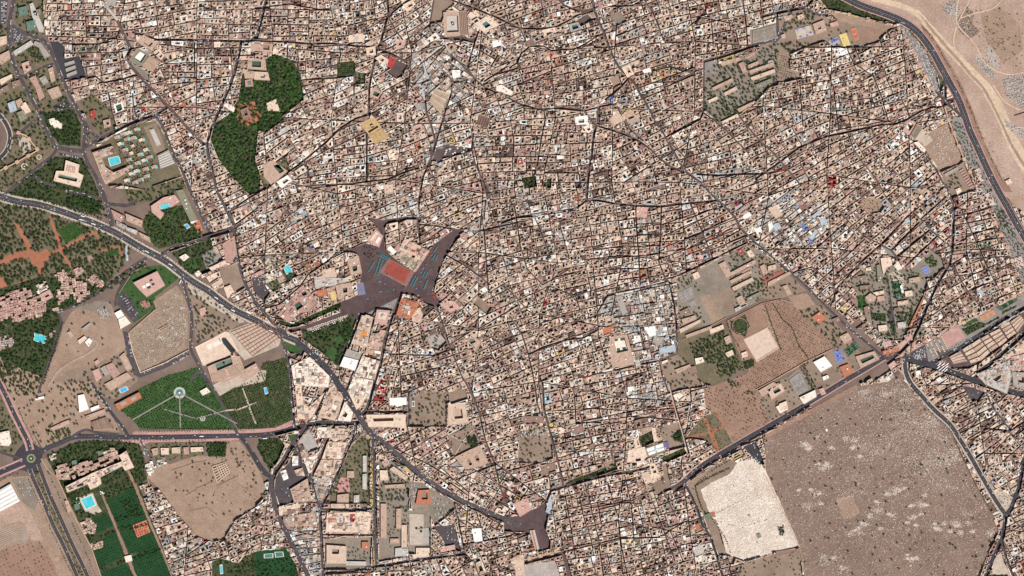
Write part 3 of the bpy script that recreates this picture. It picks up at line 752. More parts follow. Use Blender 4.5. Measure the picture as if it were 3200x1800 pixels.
AR('yard',BROWN,'B3','0,480 150,620 290,740 240,760 170,790 20,810 -80,790 -80,500','walled yards and a red court beside the diagonal street')
AR('forecourt',TAN,'B3','150,790 290,760 360,850 240,900 190,850','wide earth forecourt at the orchard gate')
AR('garden',BROWN,'B3',K37,'villa plots with trees between orchard and street')
AR(YARD,GREY,'Z5','270,225 385,210 480,110 580,60 640,0 760,50 880,130 960,110 1060,190 1090,270 1020,450 930,640 890,740 860,819 720,819 620,740 540,680 480,600 400,500 370,450 400,350','triangle of school campuses with trees and lawns')
AR('lawn','lawn','Z5','400,390 440,375 480,410 475,500 455,540 410,500','green lawn in the school campus')
AR('plaza',PALE,'Z5','700,180 790,140 860,190 860,300 740,240','pale plaza dotted with small trees in the campus')
AR('campus_road','asphalt','Z5','685,190 700,190 740,460 760,560 785,740 750,750 710,620 690,540 730,500','road through the school campus')
AR('garden',WOOD,'Z5','530,560 680,560 690,640 540,620','orchard in the school campus')
AR(YARD,GREY,'B3','1080,580 1230,440 1310,500 1330,560 1260,640 1200,650','school yard with a blue court and a green grove')
AR(LOT,TAN,'B3',K38,'open lot of earth with scattered trees')
AR(LOT,'pink_square','B3','230,110 320,90 330,120 260,150','reddish earth yard among workshops')
AR('street_square','grey_paving','B3','850,390 930,430 990,500 940,500 890,450','small square at the campus gate')
AR('rampart_park','grey_paving','B3','1060,1210 1300,1080 1450,1010 1600,920 1960,760 1990,850 1770,960 1600,1060 1400,1190 1180,1300 1080,1260','paved park and car parks at the foot of the rampart')
AR('planted_bed','lawn','Z2','410,500 770,320 830,400 500,560','green bed beside the pale square')
AR('planted_bed',WOOD,'Z2',K39,'long dark green bed along the rampart park')
AR('planted_bed',WOOD,'Z2','1390,190 1760,20 1760,70 1400,260','dark green bed by the football field')
AR('pale_square',PINK,'B3','1312,1082 1440,1015 1490,1100 1360,1172','large empty pale pink square at the rampart foot')
AR(PARKING,'asphalt','B3','1065,1215 1185,1150 1215,1300 1100,1265','car park at the rampart gate')
AR('market_yard','lane_paving','Z2','-200,1140 360,1090 850,800 1060,680 1300,580 1550,400 1800,250 2020,140 2020,560 1700,800 1350,1060 900,1400 600,1560 100,1560','yard of the market halls')
AR('bus_yard',RED_SOIL,'B3','1215,1320 1340,1270 1430,1390 1290,1350','reddish bus yard beside the market halls')
AR('cemetery','grave_soil','C3','-20,385 300,215 640,20 900,-20 1000,-90 1050,-30 1110,90 1240,215 1360,320 1440,480 1550,720 1710,1010 1740,1110 1650,1300 1580,1500 280,1500 240,1240 -20,690','vast brown cemetery covered with small graves')
AR('cemetery_edge',RED_SOIL,'C3','-20,375 310,195 660,5 680,30 480,140 300,240 110,345 -20,420','strip of reddish earth between road and cemetery')
AR('cemetery_plot',TAN,'C3','510,870 640,840 690,975 570,1030','empty square of pale earth inside the vast cemetery')
AR('white_cemetery','white_soil','C2','1425,800 1500,745 1640,680 1700,590 1870,560 1932,690 2020,880 2100,1060 2172,1230 1990,1265 1932,1290 1750,1335 1620,1290 1560,1060 1500,1000 1440,850','bright white cemetery of close-set graves')
AR('cemetery_verge',BROWN,'C2','1310,750 1480,640 1640,560 1700,590 1640,680 1500,745 1425,800 1440,850 1500,1000 1560,1080 1620,1290 1560,1290 1500,1130 1430,960','earth verge with hedges round the white cemetery')
AR('cemetery_gate','red_path','C2','1480,970 1530,960 1540,1000 1500,1010','reddish court at the gate of the white cemetery')
AR('fields',BROWN,'C2',K40,'brown fields with sheds south of the white cemetery')
AR('yard','dark_asphalt','C2','1745,470 1840,430 1905,600 1870,610','dark asphalt yard between the cemeteries')
AR('triangle_park',PALE,'C3','1690,840 1740,780 1870,870 1800,955','pale triangular park with trees at the road fork')
AR('triangle_park',PALE,'C3','1700,1330 1760,1270 1830,1449 1690,1449','pale triangular park beside the southern road')
AR('car_park','asphalt','C3','1460,10 1530,20 1640,60 1600,110 1540,135','parking square beside the eastern blocks')
AR('corner_garden',WOOD,'C1',K41,'wooded corner garden by the road fork')
AR('traffic_island','lawn','C1','240,380 320,370 290,430 265,440','green traffic island at the garden corner')
AR('bus_yard','asphalt','C1','150,700 250,590 300,480 360,560 420,740 330,880 180,920 140,800','asphalt yard with bus sheds')
AR(LOT,'lgrey_lot','C1','325,440 400,340 480,485 400,515','pale grey empty lot')
AR('garden',PARK_SOIL,'C1',K42,'school grounds with trees beside the long avenue')
AR('garden',GREY,'C1','930,560 1020,580 1160,700 1160,760 1140,1300 930,1340','school campus east of the long avenue')
AR(PARKING,GREY,'C1','1150,730 1250,740 1340,800 1480,880 1500,940 1440,1000 1350,1070 1320,1000 1180,940','sandy parking ground beside the diagonal avenue')
AR(YARD,GREY,'C1','1150,950 1320,950 1320,1280 1150,1280','pale sports yard beside the school campus')
AR(PARKING,'asphalt','C1','1330,1070 1500,1060 1550,1260 1440,1240 1400,1150','asphalt yard behind the parking ground')
AR(YARD,GREY,'C1','520,1170 870,1150 870,1400 520,1400','school block with courtyards south of the flats')
AR('palace_garden',BROWN,'C1','1450,400 1540,350 1640,310 1700,440 1660,470 1500,550','walled palace garden quartered by pale walks')
AR('garden',BROWN,'C1',K43,'walled grounds with trees behind the market roofs')
AR(LOT,BROWN,'C1','1450,60 1580,30 1600,110 1470,150','brown lot north of the square palace')
AR('market_square','square_paving','C2','-60,1010 80,980 200,925 255,880 275,1000 255,1100 290,1180 290,1240 200,1265 130,1120 -60,1110','dark paved market square at the southern gate')
AR(LOT,'rubble','C2','95,1365 330,1330 375,1470 90,1470','rubble lot inside the southern walls')
AR('garden',WOOD,'C2',K44,'long garden strip of trees along the palace wall')
AR(LOT,BROWN,'C2',K45,'lot of parked cars and rubble among houses')
AR('garden',WOOD,'C2','960,395 1055,345 1075,435 980,475','dark palace garden court')
AR('garden',BROWN,'C2','1085,335 1250,285 1300,410 1310,470 1190,500 1160,440','palace garden with red earth and a huge tree')
AR('garden',WOOD,'C2','1120,560 1300,480 1320,520 1170,590','narrow palace garden')
AR(LOT,BROWN,'C2','1135,600 1165,590 1205,780 1160,810','brown lane-like yard beside the palace')
AR('garden_court',BROWN,'C2','1058,745 1130,718 1172,805 1100,845','palace court quartered into square beds')
AR(LOT,TAN,'C2','690,590 780,560 770,620 720,650','small sandy yard by the palace')
AR('gate_yard',GREY,'A0','2280,300 2450,305 2440,430 2370,440 2290,420','tree-filled yard at the head of the large garden',hard=False)
AR('roundabout','dark_asphalt','C0','100,560 130,500 190,440 230,420 280,470 330,490 320,540 310,600 320,670 270,680 225,670 170,650 110,650','dark asphalt roundabout at the corner of the grand hotel')
# ======================== streets
A,DA,LP='asphalt','dark_asphalt','lane_paving'
def ST(tile,w,s,label,mat=A,**k):STREET('street',mat,tile,w,s,label,**k)
def LN(tile,w,s,label='narrow lane between houses',**k):STREET('lane',LP,tile,w*1.35+0.5,s,label,**k)
def TRACK(s,w=9):STREET('dirt_road','river_sand','A3',w,s,'pale dirt track winding over the waste ground')
for _s in('1440,-20 1420,100 1440,200 1560,330 1640,480 1800,560 1960,540','1420,200 1400,330 1450,450','1530,-20 1480,80 1440,160','1780,-20 1700,60 1560,100 1450,140','1700,640 1780,760 1900,830','1820,980 1900,960 1990,990'):TRACK(_s)
STREET('boulevard',DA,'A3',48,'540,-40 700,40 850,92 1000,152 1100,215 1180,300 1250,405 1310,515 1370,625 1430,735 1480,860 1520,980 1570,1090 1620,1200 1680,1330 1742,1449 1800,1550 1870,1680 1990,1880','dark ring boulevard curving round the eastern walls',pave=PINK,pw=8,dash=2,cars=0.028)
STREET('avenue',DA,'B0',46,'-40,20 130,70 280,92 420,132 560,180 700,232 820,282 900,322 1000,382 1100,440 1200,492 1280,542 1380,622 1480,692 1580,752 1680,832 1790,902 1932,970 2035,1030 2140,1080 2240,1122','broad tree-lined avenue passing the great mosque',pave=PALE,pw=15,dash=2,cars=0.06)
ST('B1',44,'290,1110 380,1185 450,1245 520,1312 580,1382 620,1449 700,1550 750,1640 800,1710','street leading south-east from the mosque crossing',DA,dash=1,cars=0.07)
ST('C1',42,'780,240 820,310 880,380 980,452 1080,542 1180,632 1280,712 1390,790 1500,850 1620,912 1760,972 1932,1045 1990,1070','diagonal avenue running to the southern gate square',dash=1,cars=0.07,parked=0.03)
ST('C0',30,'-30,-60 0,0 50,100 110,230 170,350 210,430 228,500','pink-paved avenue coming down to the roundabout',DA,pave=PINK,pw=16,dash=1,cars=0.05)
ST('C0',34,'290,530 360,482 440,450 560,402 700,396 900,402 1200,402 1500,397 1932,386 2080,370 2232,330 2330,302 2432,290 2550,296 2700,288','wide road between the star garden and the grand hotel',DA,dash=1,cars=0.06)
ST('C0',18,'540,400 600,362 660,346 740,368 900,385','curved slip road above the hotel road')
ST('C0',40,'180,590 100,625 0,668 -40,690','wide road leaving the roundabout westward',DA,pave=PINK,pw=14,cars=0.04)
ST('C0',18,'150,560 80,540 -40,500','side road leaving the roundabout')
ST('C0',26,'225,640 240,690 320,870 400,1060 480,1220 560,1400 620,1540','western carriageway going south from the roundabout',DA,pave=TAN,pw=6,dash=1,cars=0.035)
ST('C0',26,'290,600 310,660 370,820 460,1020 550,1220 620,1360 700,1540','eastern carriageway going south from the roundabout',DA,pave=TAN,pw=6,dash=1,cars=0.035)
ST('C0',24,'690,-10 770,110 850,230 930,330 965,385','street lined with parked cars above the hotel road',DA,cars=0.03,parked=0.1)
ST('C0',22,'1440,-20 1500,-90 1590,5 1660,120 1720,240 1790,370','street between the star garden and the row garden',A,cars=0.02)
ST('C0',28,'1790,375 1850,440 1932,580 1990,670 2050,700','road running south along the bare ruin ground',DA,cars=0.03)
ST('C0',14,'1060,430 1100,490 1140,560','short parking street by the villas',parked=0.1)
ST('A0',28,'112,-20 85,100 68,190 72,300 80,400 112,500 172,620 250,762 300,862 342,960 400,1070 432,1112','avenue of the western villa district',cars=0.05,parked=0.06)
ST('A0',28,'95,195 200,258 320,300 390,392 432,500 472,600 532,720 592,842 640,950 640,1050 632,1140 662,1230 722,1330 775,1449 800,1520 838,1650 850,1700','curving street along the western edge of the old town',cars=0.05,parked=0.05)
ST('A0',30,'432,1112 520,1132 632,1142','short street across the park junction',cars=0.04)
ST('A0',24,'640,1110 720,1072 832,1012 960,942 1080,892 1180,862 1262,805','street rising along the pool villas',cars=0.05,parked=0.06)
ST('A0',22,'645,925 682,992 745,1042','slip road at the park junction',cars=0.05)
ST('A0',20,'432,1112 400,1172 300,1252 230,1312 130,1392 50,1455 -40,1520','park road leading west',cars=0.05)
ST('A0',28,'-40,850 0,872 50,942 76,1022 60,1112 20,1172 -40,1220','ring road outside the old wall',DA,pave=PALE,pw=8,cars=0.05)
ST('A0',18,'70,1055 130,1020 200,962 300,880','gate street through the old wall',cars=0.06)
ST('A0',14,'120,575 200,570 300,520 400,480','short street between garden blocks',parked=0.08)
ST('A0',18,'240,1310 320,1370 420,1400','drive of the council building',parked=0.06)
ST('A0',18,'760,-20 830,80 892,160 932,250 962,312 985,372 955,430 1000,510 1080,600 1160,682 1240,772 1330,862 1420,962 1500,1052 1548,1090','long street winding down past the mosque with green roofs',LP,cars=0.03)
ST('A0',22,'2015,-20 1980,120 1942,270 1900,302 1822,312 1802,420 1772,540 1732,660 1682,772 1632,882 1592,982 1562,1082 1572,1152 1602,1282 1642,1449 1690,1540 1742,1652 1768,1740 1782,1852 1802,1970 1832,2090 1882,2200 1940,2290 1992,2350 2030,2400','main street along the large garden',cars=0.05,parked=0.05)
ST('A0',14,'1190,298 1400,300 1600,305 1822,308','straight market street with awnings',LP)
ST('A0',22,'1185,865 1232,962 1272,1062 1312,1162 1372,1272 1422,1400 1442,1449 1490,1550 1532,1650 1585,1755','street east of the pool villas',cars=0.03,parked=0.08)
LN('A0',9,'1000,240 1080,262 1200,300')
LN('A0',7,'500,612 620,582 720,572 790,622 900,602 1050,562')
LN('A0',6,'1002,700 1010,800 1032,882')
LN('A0',6,'1470,318 1470,580');LN('A0',6,'500,330 760,330 900,262');LN('A0',8,'820,700 850,860 878,955')
ST('A1',11,'-20,305 240,315 420,330 570,325 700,340 850,350 920,366 1000,392 1080,432 1140,475','dark market street crossing the northern quarter',LP)
LN('A1',12,'990,-20 1000,100 972,200 942,320 912,372 896,450 872,560 856,660 852,760 852,862')
LN('A1',9,'1000,125 1070,62 1160,-10');LN('A1',7,'1002,132 1050,222 1110,302 1140,362');LN('A1',6,'-10,60 250,30 480,70 560,60')
ST('A1',22,'1380,280 1550,290 1655,312','street in front of the mosque with the grey court',LP,cars=0.03)
LN('A1',9,'1345,-20 1312,182 1300,192 1332,242 1392,282');LN('A1',9,'1450,-10 1600,42 1700,82 1800,122 1950,192')
LN('A1',8,'1682,230 1650,322 1620,422 1600,522 1650,592 1722,652 1800,692');LN('A1',8,'1420,310 1450,372 1482,422 1540,472 1600,540')
LN('A1',8,'1722,612 1800,562 1950,520');LN('A1',10,'1268,470 1282,560 1310,600 1232,632 1260,700 1278,762 1286,850 1322,940 1352,1062 1342,1142 1302,1232 1262,1332 1240,1449 1228,1560 1222,1700 1240,1840')
LN('A1',10,'1482,680 1440,800 1410,900 1372,1022 1352,1100');LN('A1',8,'1440,562 1500,622 1600,602');LN('A1',9,'950,812 860,862 752,892 640,962 540,1062 420,1162 320,1242 180,1342 50,1430 -50,1490 -150,1560')
LN('A1',10,'836,1000 836,1368');LN('A1',8,'836,1368 720,1386 520,1392 380,1402');LN('A1',9,'836,1368 1000,1350 1130,1292 1220,1268')
LN('A1',7,'1642,1000 1626,1122 1660,1252 1722,1382 1760,1560');LN('A1',8,'1410,1192 1530,1162 1630,1130')
LN('A1',6,'380,600 560,590 740,570 740,720');LN('A1',6,'240,340 235,440 310,470 340,600 400,740')
ST('A2',17,'605,-20 620,72 660,172 700,262 730,352 762,432 812,512 872,572 922,622 962,702 1012,782 1062,882 1112,962 1162,1042 1212,1132 1262,1222 1312,1292 1392,1352 1492,1449 1552,1510 1622,1570 1682,1640 1742,1740 1832,1822 1932,1912 2062,2022 2200,2140 2332,2272 2432,2372 2552,2482 2672,2582 2792,2682 2832,2712','long diagonal street crossing the eastern town',cars=0.035,parked=0.03)
LN('A2',11,'340,-20 400,42 482,76 540,82 612,66');LN('A2',8,'622,76 560,92 500,112 430,152 330,202 220,216 80,212 -20,192')
LN('A2',7,'62,212 100,302 132,350 240,346 300,382 372,372 462,372 550,332 640,272 692,250');LN('A2',8,'132,350 70,402 40,472 -20,510')
LN('A2',8,'740,46 900,42 1000,-10');LN('A2',6,'990,-10 1060,92 1110,212 1140,302');LN('A2',7,'1350,-10 1450,72 1420,132 1340,192');LN('A2',5,'1420,132 1540,152 1650,172')
LN('A2',7,'1735,-20 1760,132 1778,342')
ST('A2',20,'2120,40 2010,290 1932,312 1800,352 1722,382 1600,422 1452,462','street along the football ground and school',A,cars=0.03,parked=0.06)
ST('A2',13,'1450,455 1446,640 1446,830','straight street along the school wall',A,parked=0.03)
LN('A2',9,'1446,830 1422,892 1332,932 1232,992 1160,1032');LN('A2',7,'1446,850 1520,902 1585,955 1660,1030 1760,1130')
LN('A2',10,'882,582 822,652 752,712 700,752');LN('A2',6,'930,572 1062,532 1200,500 1300,540');LN('A2',6,'1080,620 1230,615 1400,530')
LN('A2',9,'-20,742 60,782 160,812 250,822 382,812 540,832 592,902 632,942');ST('A2',18,'652,815 656,925','wide end of the market street',LP);LN('A2',8,'560,832 680,800 790,780')
LN('A2',10,'632,945 740,976 850,1012 960,1062 1042,1122 1112,1192 1192,1252 1302,1302');LN('A2',13,'632,950 612,1052 602,1152 582,1262 566,1449 562,1510')
LN('A2',10,'1390,1312 1552,1322 1702,1312 1932,1306 2010,1290');LN('A2',8,'792,800 850,922 942,1022 992,1062');LN('A2',9,'1702,860 1800,982 1882,1072 1962,1142 2080,1280 2180,1400')
LN('A2',6,'240,830 250,900 220,1050 190,1250');LN('A2',6,'1230,1000 1420,900');LN('A2',6,'1160,1040 1330,1210 1420,1300')
ST('A3',20,'-60,130 0,112 170,76 282,55 350,-20','street along the north-eastern school',A,cars=0.03)
ST('A3',18,'65,100 74,232 52,282 -20,320 -100,350','street round the football ground',A,parked=0.05)
ST('A3',18,'295,66 380,110 452,112','short street below the pink wall',A,parked=0.06)
ST('A3',20,'1322,520 1336,642 1336,760','slip road beside the ring boulevard',A,cars=0.04)
ST('A3',22,'1270,690 1332,762 1402,822 1478,892','gate road joining the ring boulevard',A,cars=0.03)
ST('A3',22,'1332,762 1440,735','short link road to the ring boulevard',A)
ST('A3',13,'1000,950 1050,1022 1132,1092 1202,1182 1272,1292 1332,1402 1362,1449 1400,1560','street behind the small cemetery',A,cars=0.03,parked=0.04)
LN('A3',10,'1330,802 1240,806 1160,832 1092,872 1042,902 962,932 832,942 702,972 562,1002 442,1026 322,1072 232,1112 100,1212 0,1282 -100,1352')
LN('A3',5,'792,572 852,722 902,902');LN('A3',5,'432,522 492,652 530,962');LN('A3',5,'240,652 262,952');LN('A3',6,'602,1012 642,1122 702,1212 802,1332 872,1449');LN('A3',5,'1002,742 1062,862')
LN('A3',7,'-20,622 140,612 255,582');LN('A3',5,'600,380 640,470 790,572');LN('A3',4,'1050,420 1130,600')
ST('B0',30,'745,-60 772,0 802,82 832,182 842,262','street joining the broad avenue from the north',cars=0.04)
ST('B0',20,'500,-10 652,22 772,54','side street by the council grounds',cars=0.03,parked=0.08)
ST('B0',22,'815,92 962,102 1042,62','coach parking street behind the tan blocks',parked=0.05)
ST('B0',22,'1212,482 1292,432 1402,396 1502,362 1602,332 1702,292 1772,270','street from the avenue into the old town',cars=0.05,parked=0.04)
LN('B0',7,'1950,112 1852,190 1772,245')
ST('B0',20,'1110,500 1042,540 942,612 852,682 742,762 622,822 502,880 432,902','shaded road between the park and the hotel',cars=0.02,parked=0.05)
ST('B0',18,'432,902 462,982 432,1082 402,1182 362,1302 312,1449 290,1520','tree-lined lane beside the bare ground')
ST('B0',16,'1100,548 1002,602 922,702 882,782 872,860','drive round the pink-roofed building')
ST('B0',22,'1375,625 1402,762 1440,882 1450,1002 1442,1182 1482,1272 1532,1362 1592,1470','street between the old cemetery and the great mosque',cars=0.03,parked=0.05)
STREET('dirt_road','dirt_road','B0',18,'690,1110 735,1140 705,1190 622,1242 522,1292 432,1362 362,1470','pale dirt track over the bare ground')
ST('B1',22,'-20,822 40,882 110,962 160,1020 230,1060','end of the garden street at the mosque crossing',cars=0.05)
ST('B1',22,'170,1085 202,1130 230,1212 252,1322 262,1449 275,1600 287,1750 300,1790','street west of the triangular blocks',cars=0.05,parked=0.03)
ST('B1',18,'225,1232 290,1245 350,1190 330,1160','slip road round the green traffic island')
ST('B1',22,'785,920 752,1042 702,1152 622,1312','street along the city garden to the square',cars=0.04,parked=0.05)
ST('B1',17,'1092,780 1042,902 1002,1022 972,1152 942,1292 892,1449 862,1570 822,1670','shaded shopping street running south from the square',LP)
LN('B1',8,'882,962 832,1202');ST('B1',14,'640,1190 740,1220 940,1265','cross street between shop blocks',A);LN('B1',10,'800,1220 740,1400 690,1520')
LN('B1',14,'862,202 952,222 1112,196 1232,196');ST('B1',16,'942,215 966,302 976,440','alley into the great square',LP)
LN('B1',9,'1228,240 1352,252 1532,285');LN('B1',8,'1552,292 1712,286 1950,232');LN('B1',7,'1716,282 1732,62 1790,50')
LN('B1',7,'1722,300 1746,642 1758,762');LN('B1',8,'1432,470 1562,542 1702,642 1742,682');LN('B1',7,'1370,870 1412,1002 1470,1182 1550,1380 1590,1449 1680,1649 1730,1869 1800,2049 1850,2249 1900,2369')
LN('B1',7,'40,885 180,842 332,712 392,622 562,502 702,432');LN('B1',6,'1330,350 1240,390 1230,240');LN('B1',6,'1440,1190 1330,1230 1000,1220')
LN('B2',9,'562,60 472,132 382,146 250,162 150,182 30,192 -82,232');LN('B2',10,'562,65 642,60 762,82 932,102 1132,106 1342,82 1542,62')
LN('B2',7,'932,105 942,302 956,482 966,702');LN('B2',7,'1126,105 1122,302 1106,522 1152,642 1180,672')
ST('B2',15,'1180,672 1202,762 1222,852 1240,1002 1246,1212','street along the school wall east of the grey-roofed quarter',A,cars=0.04,parked=0.06)
for a,b in(('945,240','1120,230'),('945,320','1115,315'),('700,420','1105,400'),('720,500','1105,465'),('730,580','1110,570'),('800,660','960,640')):LN('B2',5,a+' '+b)
LN('B2',7,'1342,82 1422,272 1512,492')
for a,b in(('1140,240','1380,160'),('1135,330','1430,200'),('1130,420','1450,300'),('1120,500','1480,370'),('1440,290','1690,180'),('1460,370','1740,260'),('1490,440','1790,320'),('1400,160','1620,90')):LN('B2',4.5,a+' '+b)
ST('B2',12,'1132,662 1242,632 1372,572 1502,512 1642,442 1772,376','straight street along the north wall of the school',A)
LN('B2',8,'1172,672 962,722 722,772 652,892 622,952');LN('B2',5,'170,182 242,362 292,492');LN('B2',6,'20,110 62,402 112,572 232,702');LN('B2',5,'362,250 432,502');LN('B2',5,'612,560 642,882 652,1082 702,1252 782,1338')
LN('B2',5,'-20,740 132,902');LN('B2',7,'-20,930 72,1062 122,1222 152,1352 172,1449 190,1600 235,1700')
LN('B2',8,'122,1222 252,1162 402,1112 540,1096 642,1040');LN('B2',9,'782,1340 902,1312 1102,1272 1242,1222');LN('B2',7,'1112,1272 1132,1382 1160,1449 1180,1520')
LN('B2',5,'230,700 330,640 480,600');LN('B2',5,'290,710 420,760 500,830')
ST('B3',20,'1340,-60 1362,2 1402,92 1396,252 1390,402 1370,542 1282,682 1202,852 1142,1002 1082,1122 1002,1202 902,1252','curving street past the school campus',A,cars=0.05,parked=0.05)
ST('B3',34,'880,1245 772,1312 622,1400 540,1449 440,1510 240,1630 0,1770 -140,1850 -330,1960 -460,2040 -560,2115 -640,2190 -700,2230','rampart road between orchard and cemetery',DA,pave=PINK,pw=9,dash=1,cars=0.025)
ST('B3',30,'900,1252 1030,1240 1100,1262','gate crossing at the rampart',A,cars=0.05)
ST('B3',44,'1020,1252 1172,1292 1302,1332 1482,1392 1562,1422 1700,1470 1932,1530 2010,1560','wide road outside the rampart gate',DA,cars=0.06)
ST('B3',24,'1130,1330 1232,1290 1402,1202 1602,1072 1772,962 1990,842','road between rampart park and market halls',DA,dash=1,cars=0.05,parked=0.05)
ST('B3',28,'1540,1412 1702,1272 1872,1122 1990,1000','road behind the market halls',DA,cars=0.04)
ST('B3',30,'1030,1245 1042,1362 1082,1449 1152,1529 1252,1642 1372,1752 1452,1872 1532,2002 1622,2162 1722,2332 1790,2430','road along the vast cemetery',DA,pave=PALE,pw=10,dash=1,cars=0.045)
ST('B3',11,'1082,142 1150,202 1192,252 1292,342 1372,402','street crossing the terraced lanes',A,parked=0.05)
for s_ in('1342,32 1162,192','1140,225 940,422','1212,287 982,482','1272,332 1032,562'):LN('B3',9,s_,'straight shaded lane between terraces')
LN('B3',9,'1082,152 852,392 702,522 512,732','long straight lane between terraces');ST('B3',15,'842,392 930,440 990,512','street at the campus gate',A)
LN('B3',6,'560,172 722,332 852,392');LN('B3',6,'880,202 932,272');LN('B3',6,'332,562 422,642 512,732 472,862');LN('B3',5,'522,732 602,832');LN('B3',6,'332,562 200,600')
LN('B3',6,'330,450 560,250');LN('B3',5,'440,620 720,360')
LN('B3',7,'1402,110 1452,122 1522,272 1582,402 1642,542 1722,702');LN('B3',6,'1396,542 1442,642 1502,742 1602,862');LN('B3',5,'1242,922 1502,752 1642,692');LN('B3',5,'1292,792 1372,882 1442,962')
for s_ in('1410,180 1640,130','1400,250 1700,190','1400,330 1730,270','1398,400 1770,340','1390,470 1800,430','1530,500 1830,480','1490,620 1860,560'):LN('B3',4,s_)
ST('C1',22,'890,-20 862,122 822,212 792,242','shaded street meeting the diagonal avenue',A,parked=0.04)
ST('C1',12,'1152,50 1152,322','side street by the market roofs',A,parked=0.04);ST('C1',16,'830,206 1152,206','street north of the ring-shaped hotel',A)
ST('C1',20,'620,-10 680,82 740,182 792,252','street between the triangular blocks',DA,cars=0.07)
LN('C1',14,'450,235 545,-10');LN('C1',8,'620,272 662,102')
ST('C1',34,'400,290 332,382 272,462 202,582 122,692 122,792 142,902 192,1042 262,1182 332,1322 412,1480','busy curving road past the bus sheds',A,cars=0.05,parked=0.02)
ST('C1',24,'-20,520 40,622 105,702','road joining from the ruin ground',DA,cars=0.03)
ST('C1',24,'312,470 362,602 422,722 462,872 482,942 492,1102 502,1302 512,1480','street between the bus yard and the flats',A,cars=0.04,parked=0.08)
LN('C1',14,'582,330 522,462 452,622 420,705');ST('C1',19,'752,300 722,422 662,562 602,702 542,832 492,922','street of parked cars between shop blocks',A,cars=0.03,parked=0.12)
STREET('avenue',A,'C1',34,'880,385 892,602 896,902 902,1202 912,1372','long straight avenue lined with yellow taxis',parked=0.16,cars=0.04)
ST('C1',20,'490,942 702,946 882,936','cross street with trees north of the flats',A,parked=0.1);ST('C1',12,'520,1132 882,1136','cross street south of the flats',A,parked=0.08)
ST('C1',20,'510,1422 702,1410 902,1372 1102,1342 1302,1312 1562,1280','street along the southern row of houses',A,cars=0.05,parked=0.04)
ST('C1',13,'1492,882 1522,1002 1552,1152 1572,1282','street beside the parking yard',A,parked=0.08);LN('C1',7,'1662,960 1692,1052 1712,1172');LN('C1',8,'1572,1202 1932,1140')
LN('C1',8,'1602,-20 1682,202 1732,422 1802,602 1852,802 1902,922');LN('C1',5,'1052,482 1302,602 1502,722');LN('C1',5,'1500,722 1792,602')
ST('C2',16,'262,872 292,802 392,772 562,722 732,682 862,662 972,642','walled lane along the palace',LP);LN('C2',9,'1160,802 1202,790 1292,742')
ST('C2',18,'1302,742 1352,842 1402,952 1432,1052 1492,1142 1542,1282 1562,1362 1600,1480','road along the white cemetery',DA,cars=0.03,parked=0.03)
LN('C2',11,'230,-20 240,182 282,342 332,522 372,682 386,765');LN('C2',11,'1182,-20 1232,172 1282,342 1332,522');LN('C2',6,'470,70 482,282 560,290 620,500')
ST('C2',22,'385,1265 445,1480','tan street inside the southern wall',LP);ST('C2',22,'70,1350 375,1275 390,1270','street beneath the southern wall',LP)
for s_ in('572,792 602,952 652,1162','722,732 762,882 802,1002','850,690 900,900 920,1180','950,920 1010,1150','400,830 430,1000 470,1240','1060,880 1160,1150 1230,1330','1200,1120 1290,1330','800,1010 830,1250 870,1449','650,1170 690,1449','1150,830 1240,1000'):LN('C2',5,s_)
LN('C2',7,'386,1262 562,1222 802,1162 1102,1152 1292,1042')
for s_ in('300,200 600,180 900,200 1230,180','480,300 900,240 1250,270','340,560 700,440 800,420','480,950 820,890 980,900'):LN('C2',5,s_)
ST('C3',30,'1990,420 1932,562 1890,782 1832,942 1790,1002 1772,1142 1702,1302 1632,1470','road running south-west along the vast cemetery',DA,cars=0.05)
ST('C3',18,'1760,1170 1802,1332 1862,1480','side road by the southern triangle park',A,cars=0.03)
ST('C3',16,'1640,60 1702,182 1762,262 1830,345','street through the eastern blocks',A,parked=0.08);ST('C3',11,'1500,415 1640,330 1820,350 1980,250','cross street in the eastern blocks',A)
for s_ in('1250,90 1450,20','1300,130 1500,50','1400,220 1620,110','1440,290 1680,180','1480,350 1720,230','1520,420 1760,300','1560,560 1760,410','1640,520 1880,520','1840,1010 1960,1130','1830,1110 1960,1030'):LN('C3',6,s_)
flush_streets()
# ======================== landmark buildings
BL('mosque','Z8','470,1110 700,1010 1190,830 1210,790 1440,790 1610,1250 1640,1270 1320,1420 1000,1560 620,1560',9,'tan','great mosque with long ridged roofs and a green pool court','mosque',court='700,1020 1190,850 1250,1040 770,1240',cfloor='green',huts=0,boxes=(('Z8','955,1010 1005,1005 1012,1055 962,1060',-7.6,'white','fountain'),))
_m=BUILT[-1][0]
for i in range(17):
 t0=(i+0.1)/17;t1=(i+0.9)/17
 def _pt(t,f):
  a=lerp((565,1345),(1475,985),t);b=lerp((680,1600),(1640,1262),t)
  return lerp(a,b,f)
 ox,oy,k=TILES['Z8']
 q=[_pt(t0,0.02),_pt((t0+t1)/2,0.02),_pt(t1,0.02),_pt(t1,0.97),_pt((t0+t1)/2,0.97),_pt(t0,0.97)]
 q=[G(ox+x*k,oy+y*k)for x,y in q]
 z=[9.05,10.6,9.05,9.05,10.6,9.05];q=[(p[0],p[1],h)for p,h in zip(q,z)]
 m=MB();cc=vary(C['tan'],0.85,1.0)
 m.face([q[0],q[5],q[4],q[1]],cc);m.face([q[1],q[4],q[3],q[2]],cc);m.face([q[0],q[1],q[2]],cc);m.face([q[3],q[4],q[5]],cc)
 m.build('roof_ridge','roof',_m)
for i in range(6):
 ox,oy,k=TILES['Z8'];g=G(ox+(1040+i*16)*k,oy+(1200+i*45)*k)
 m=MB();m.box(g[0],g[1],9.0,1.6,1.6,2.6,0.35,C['cream']);m.build('roof_lantern','roof',_m)
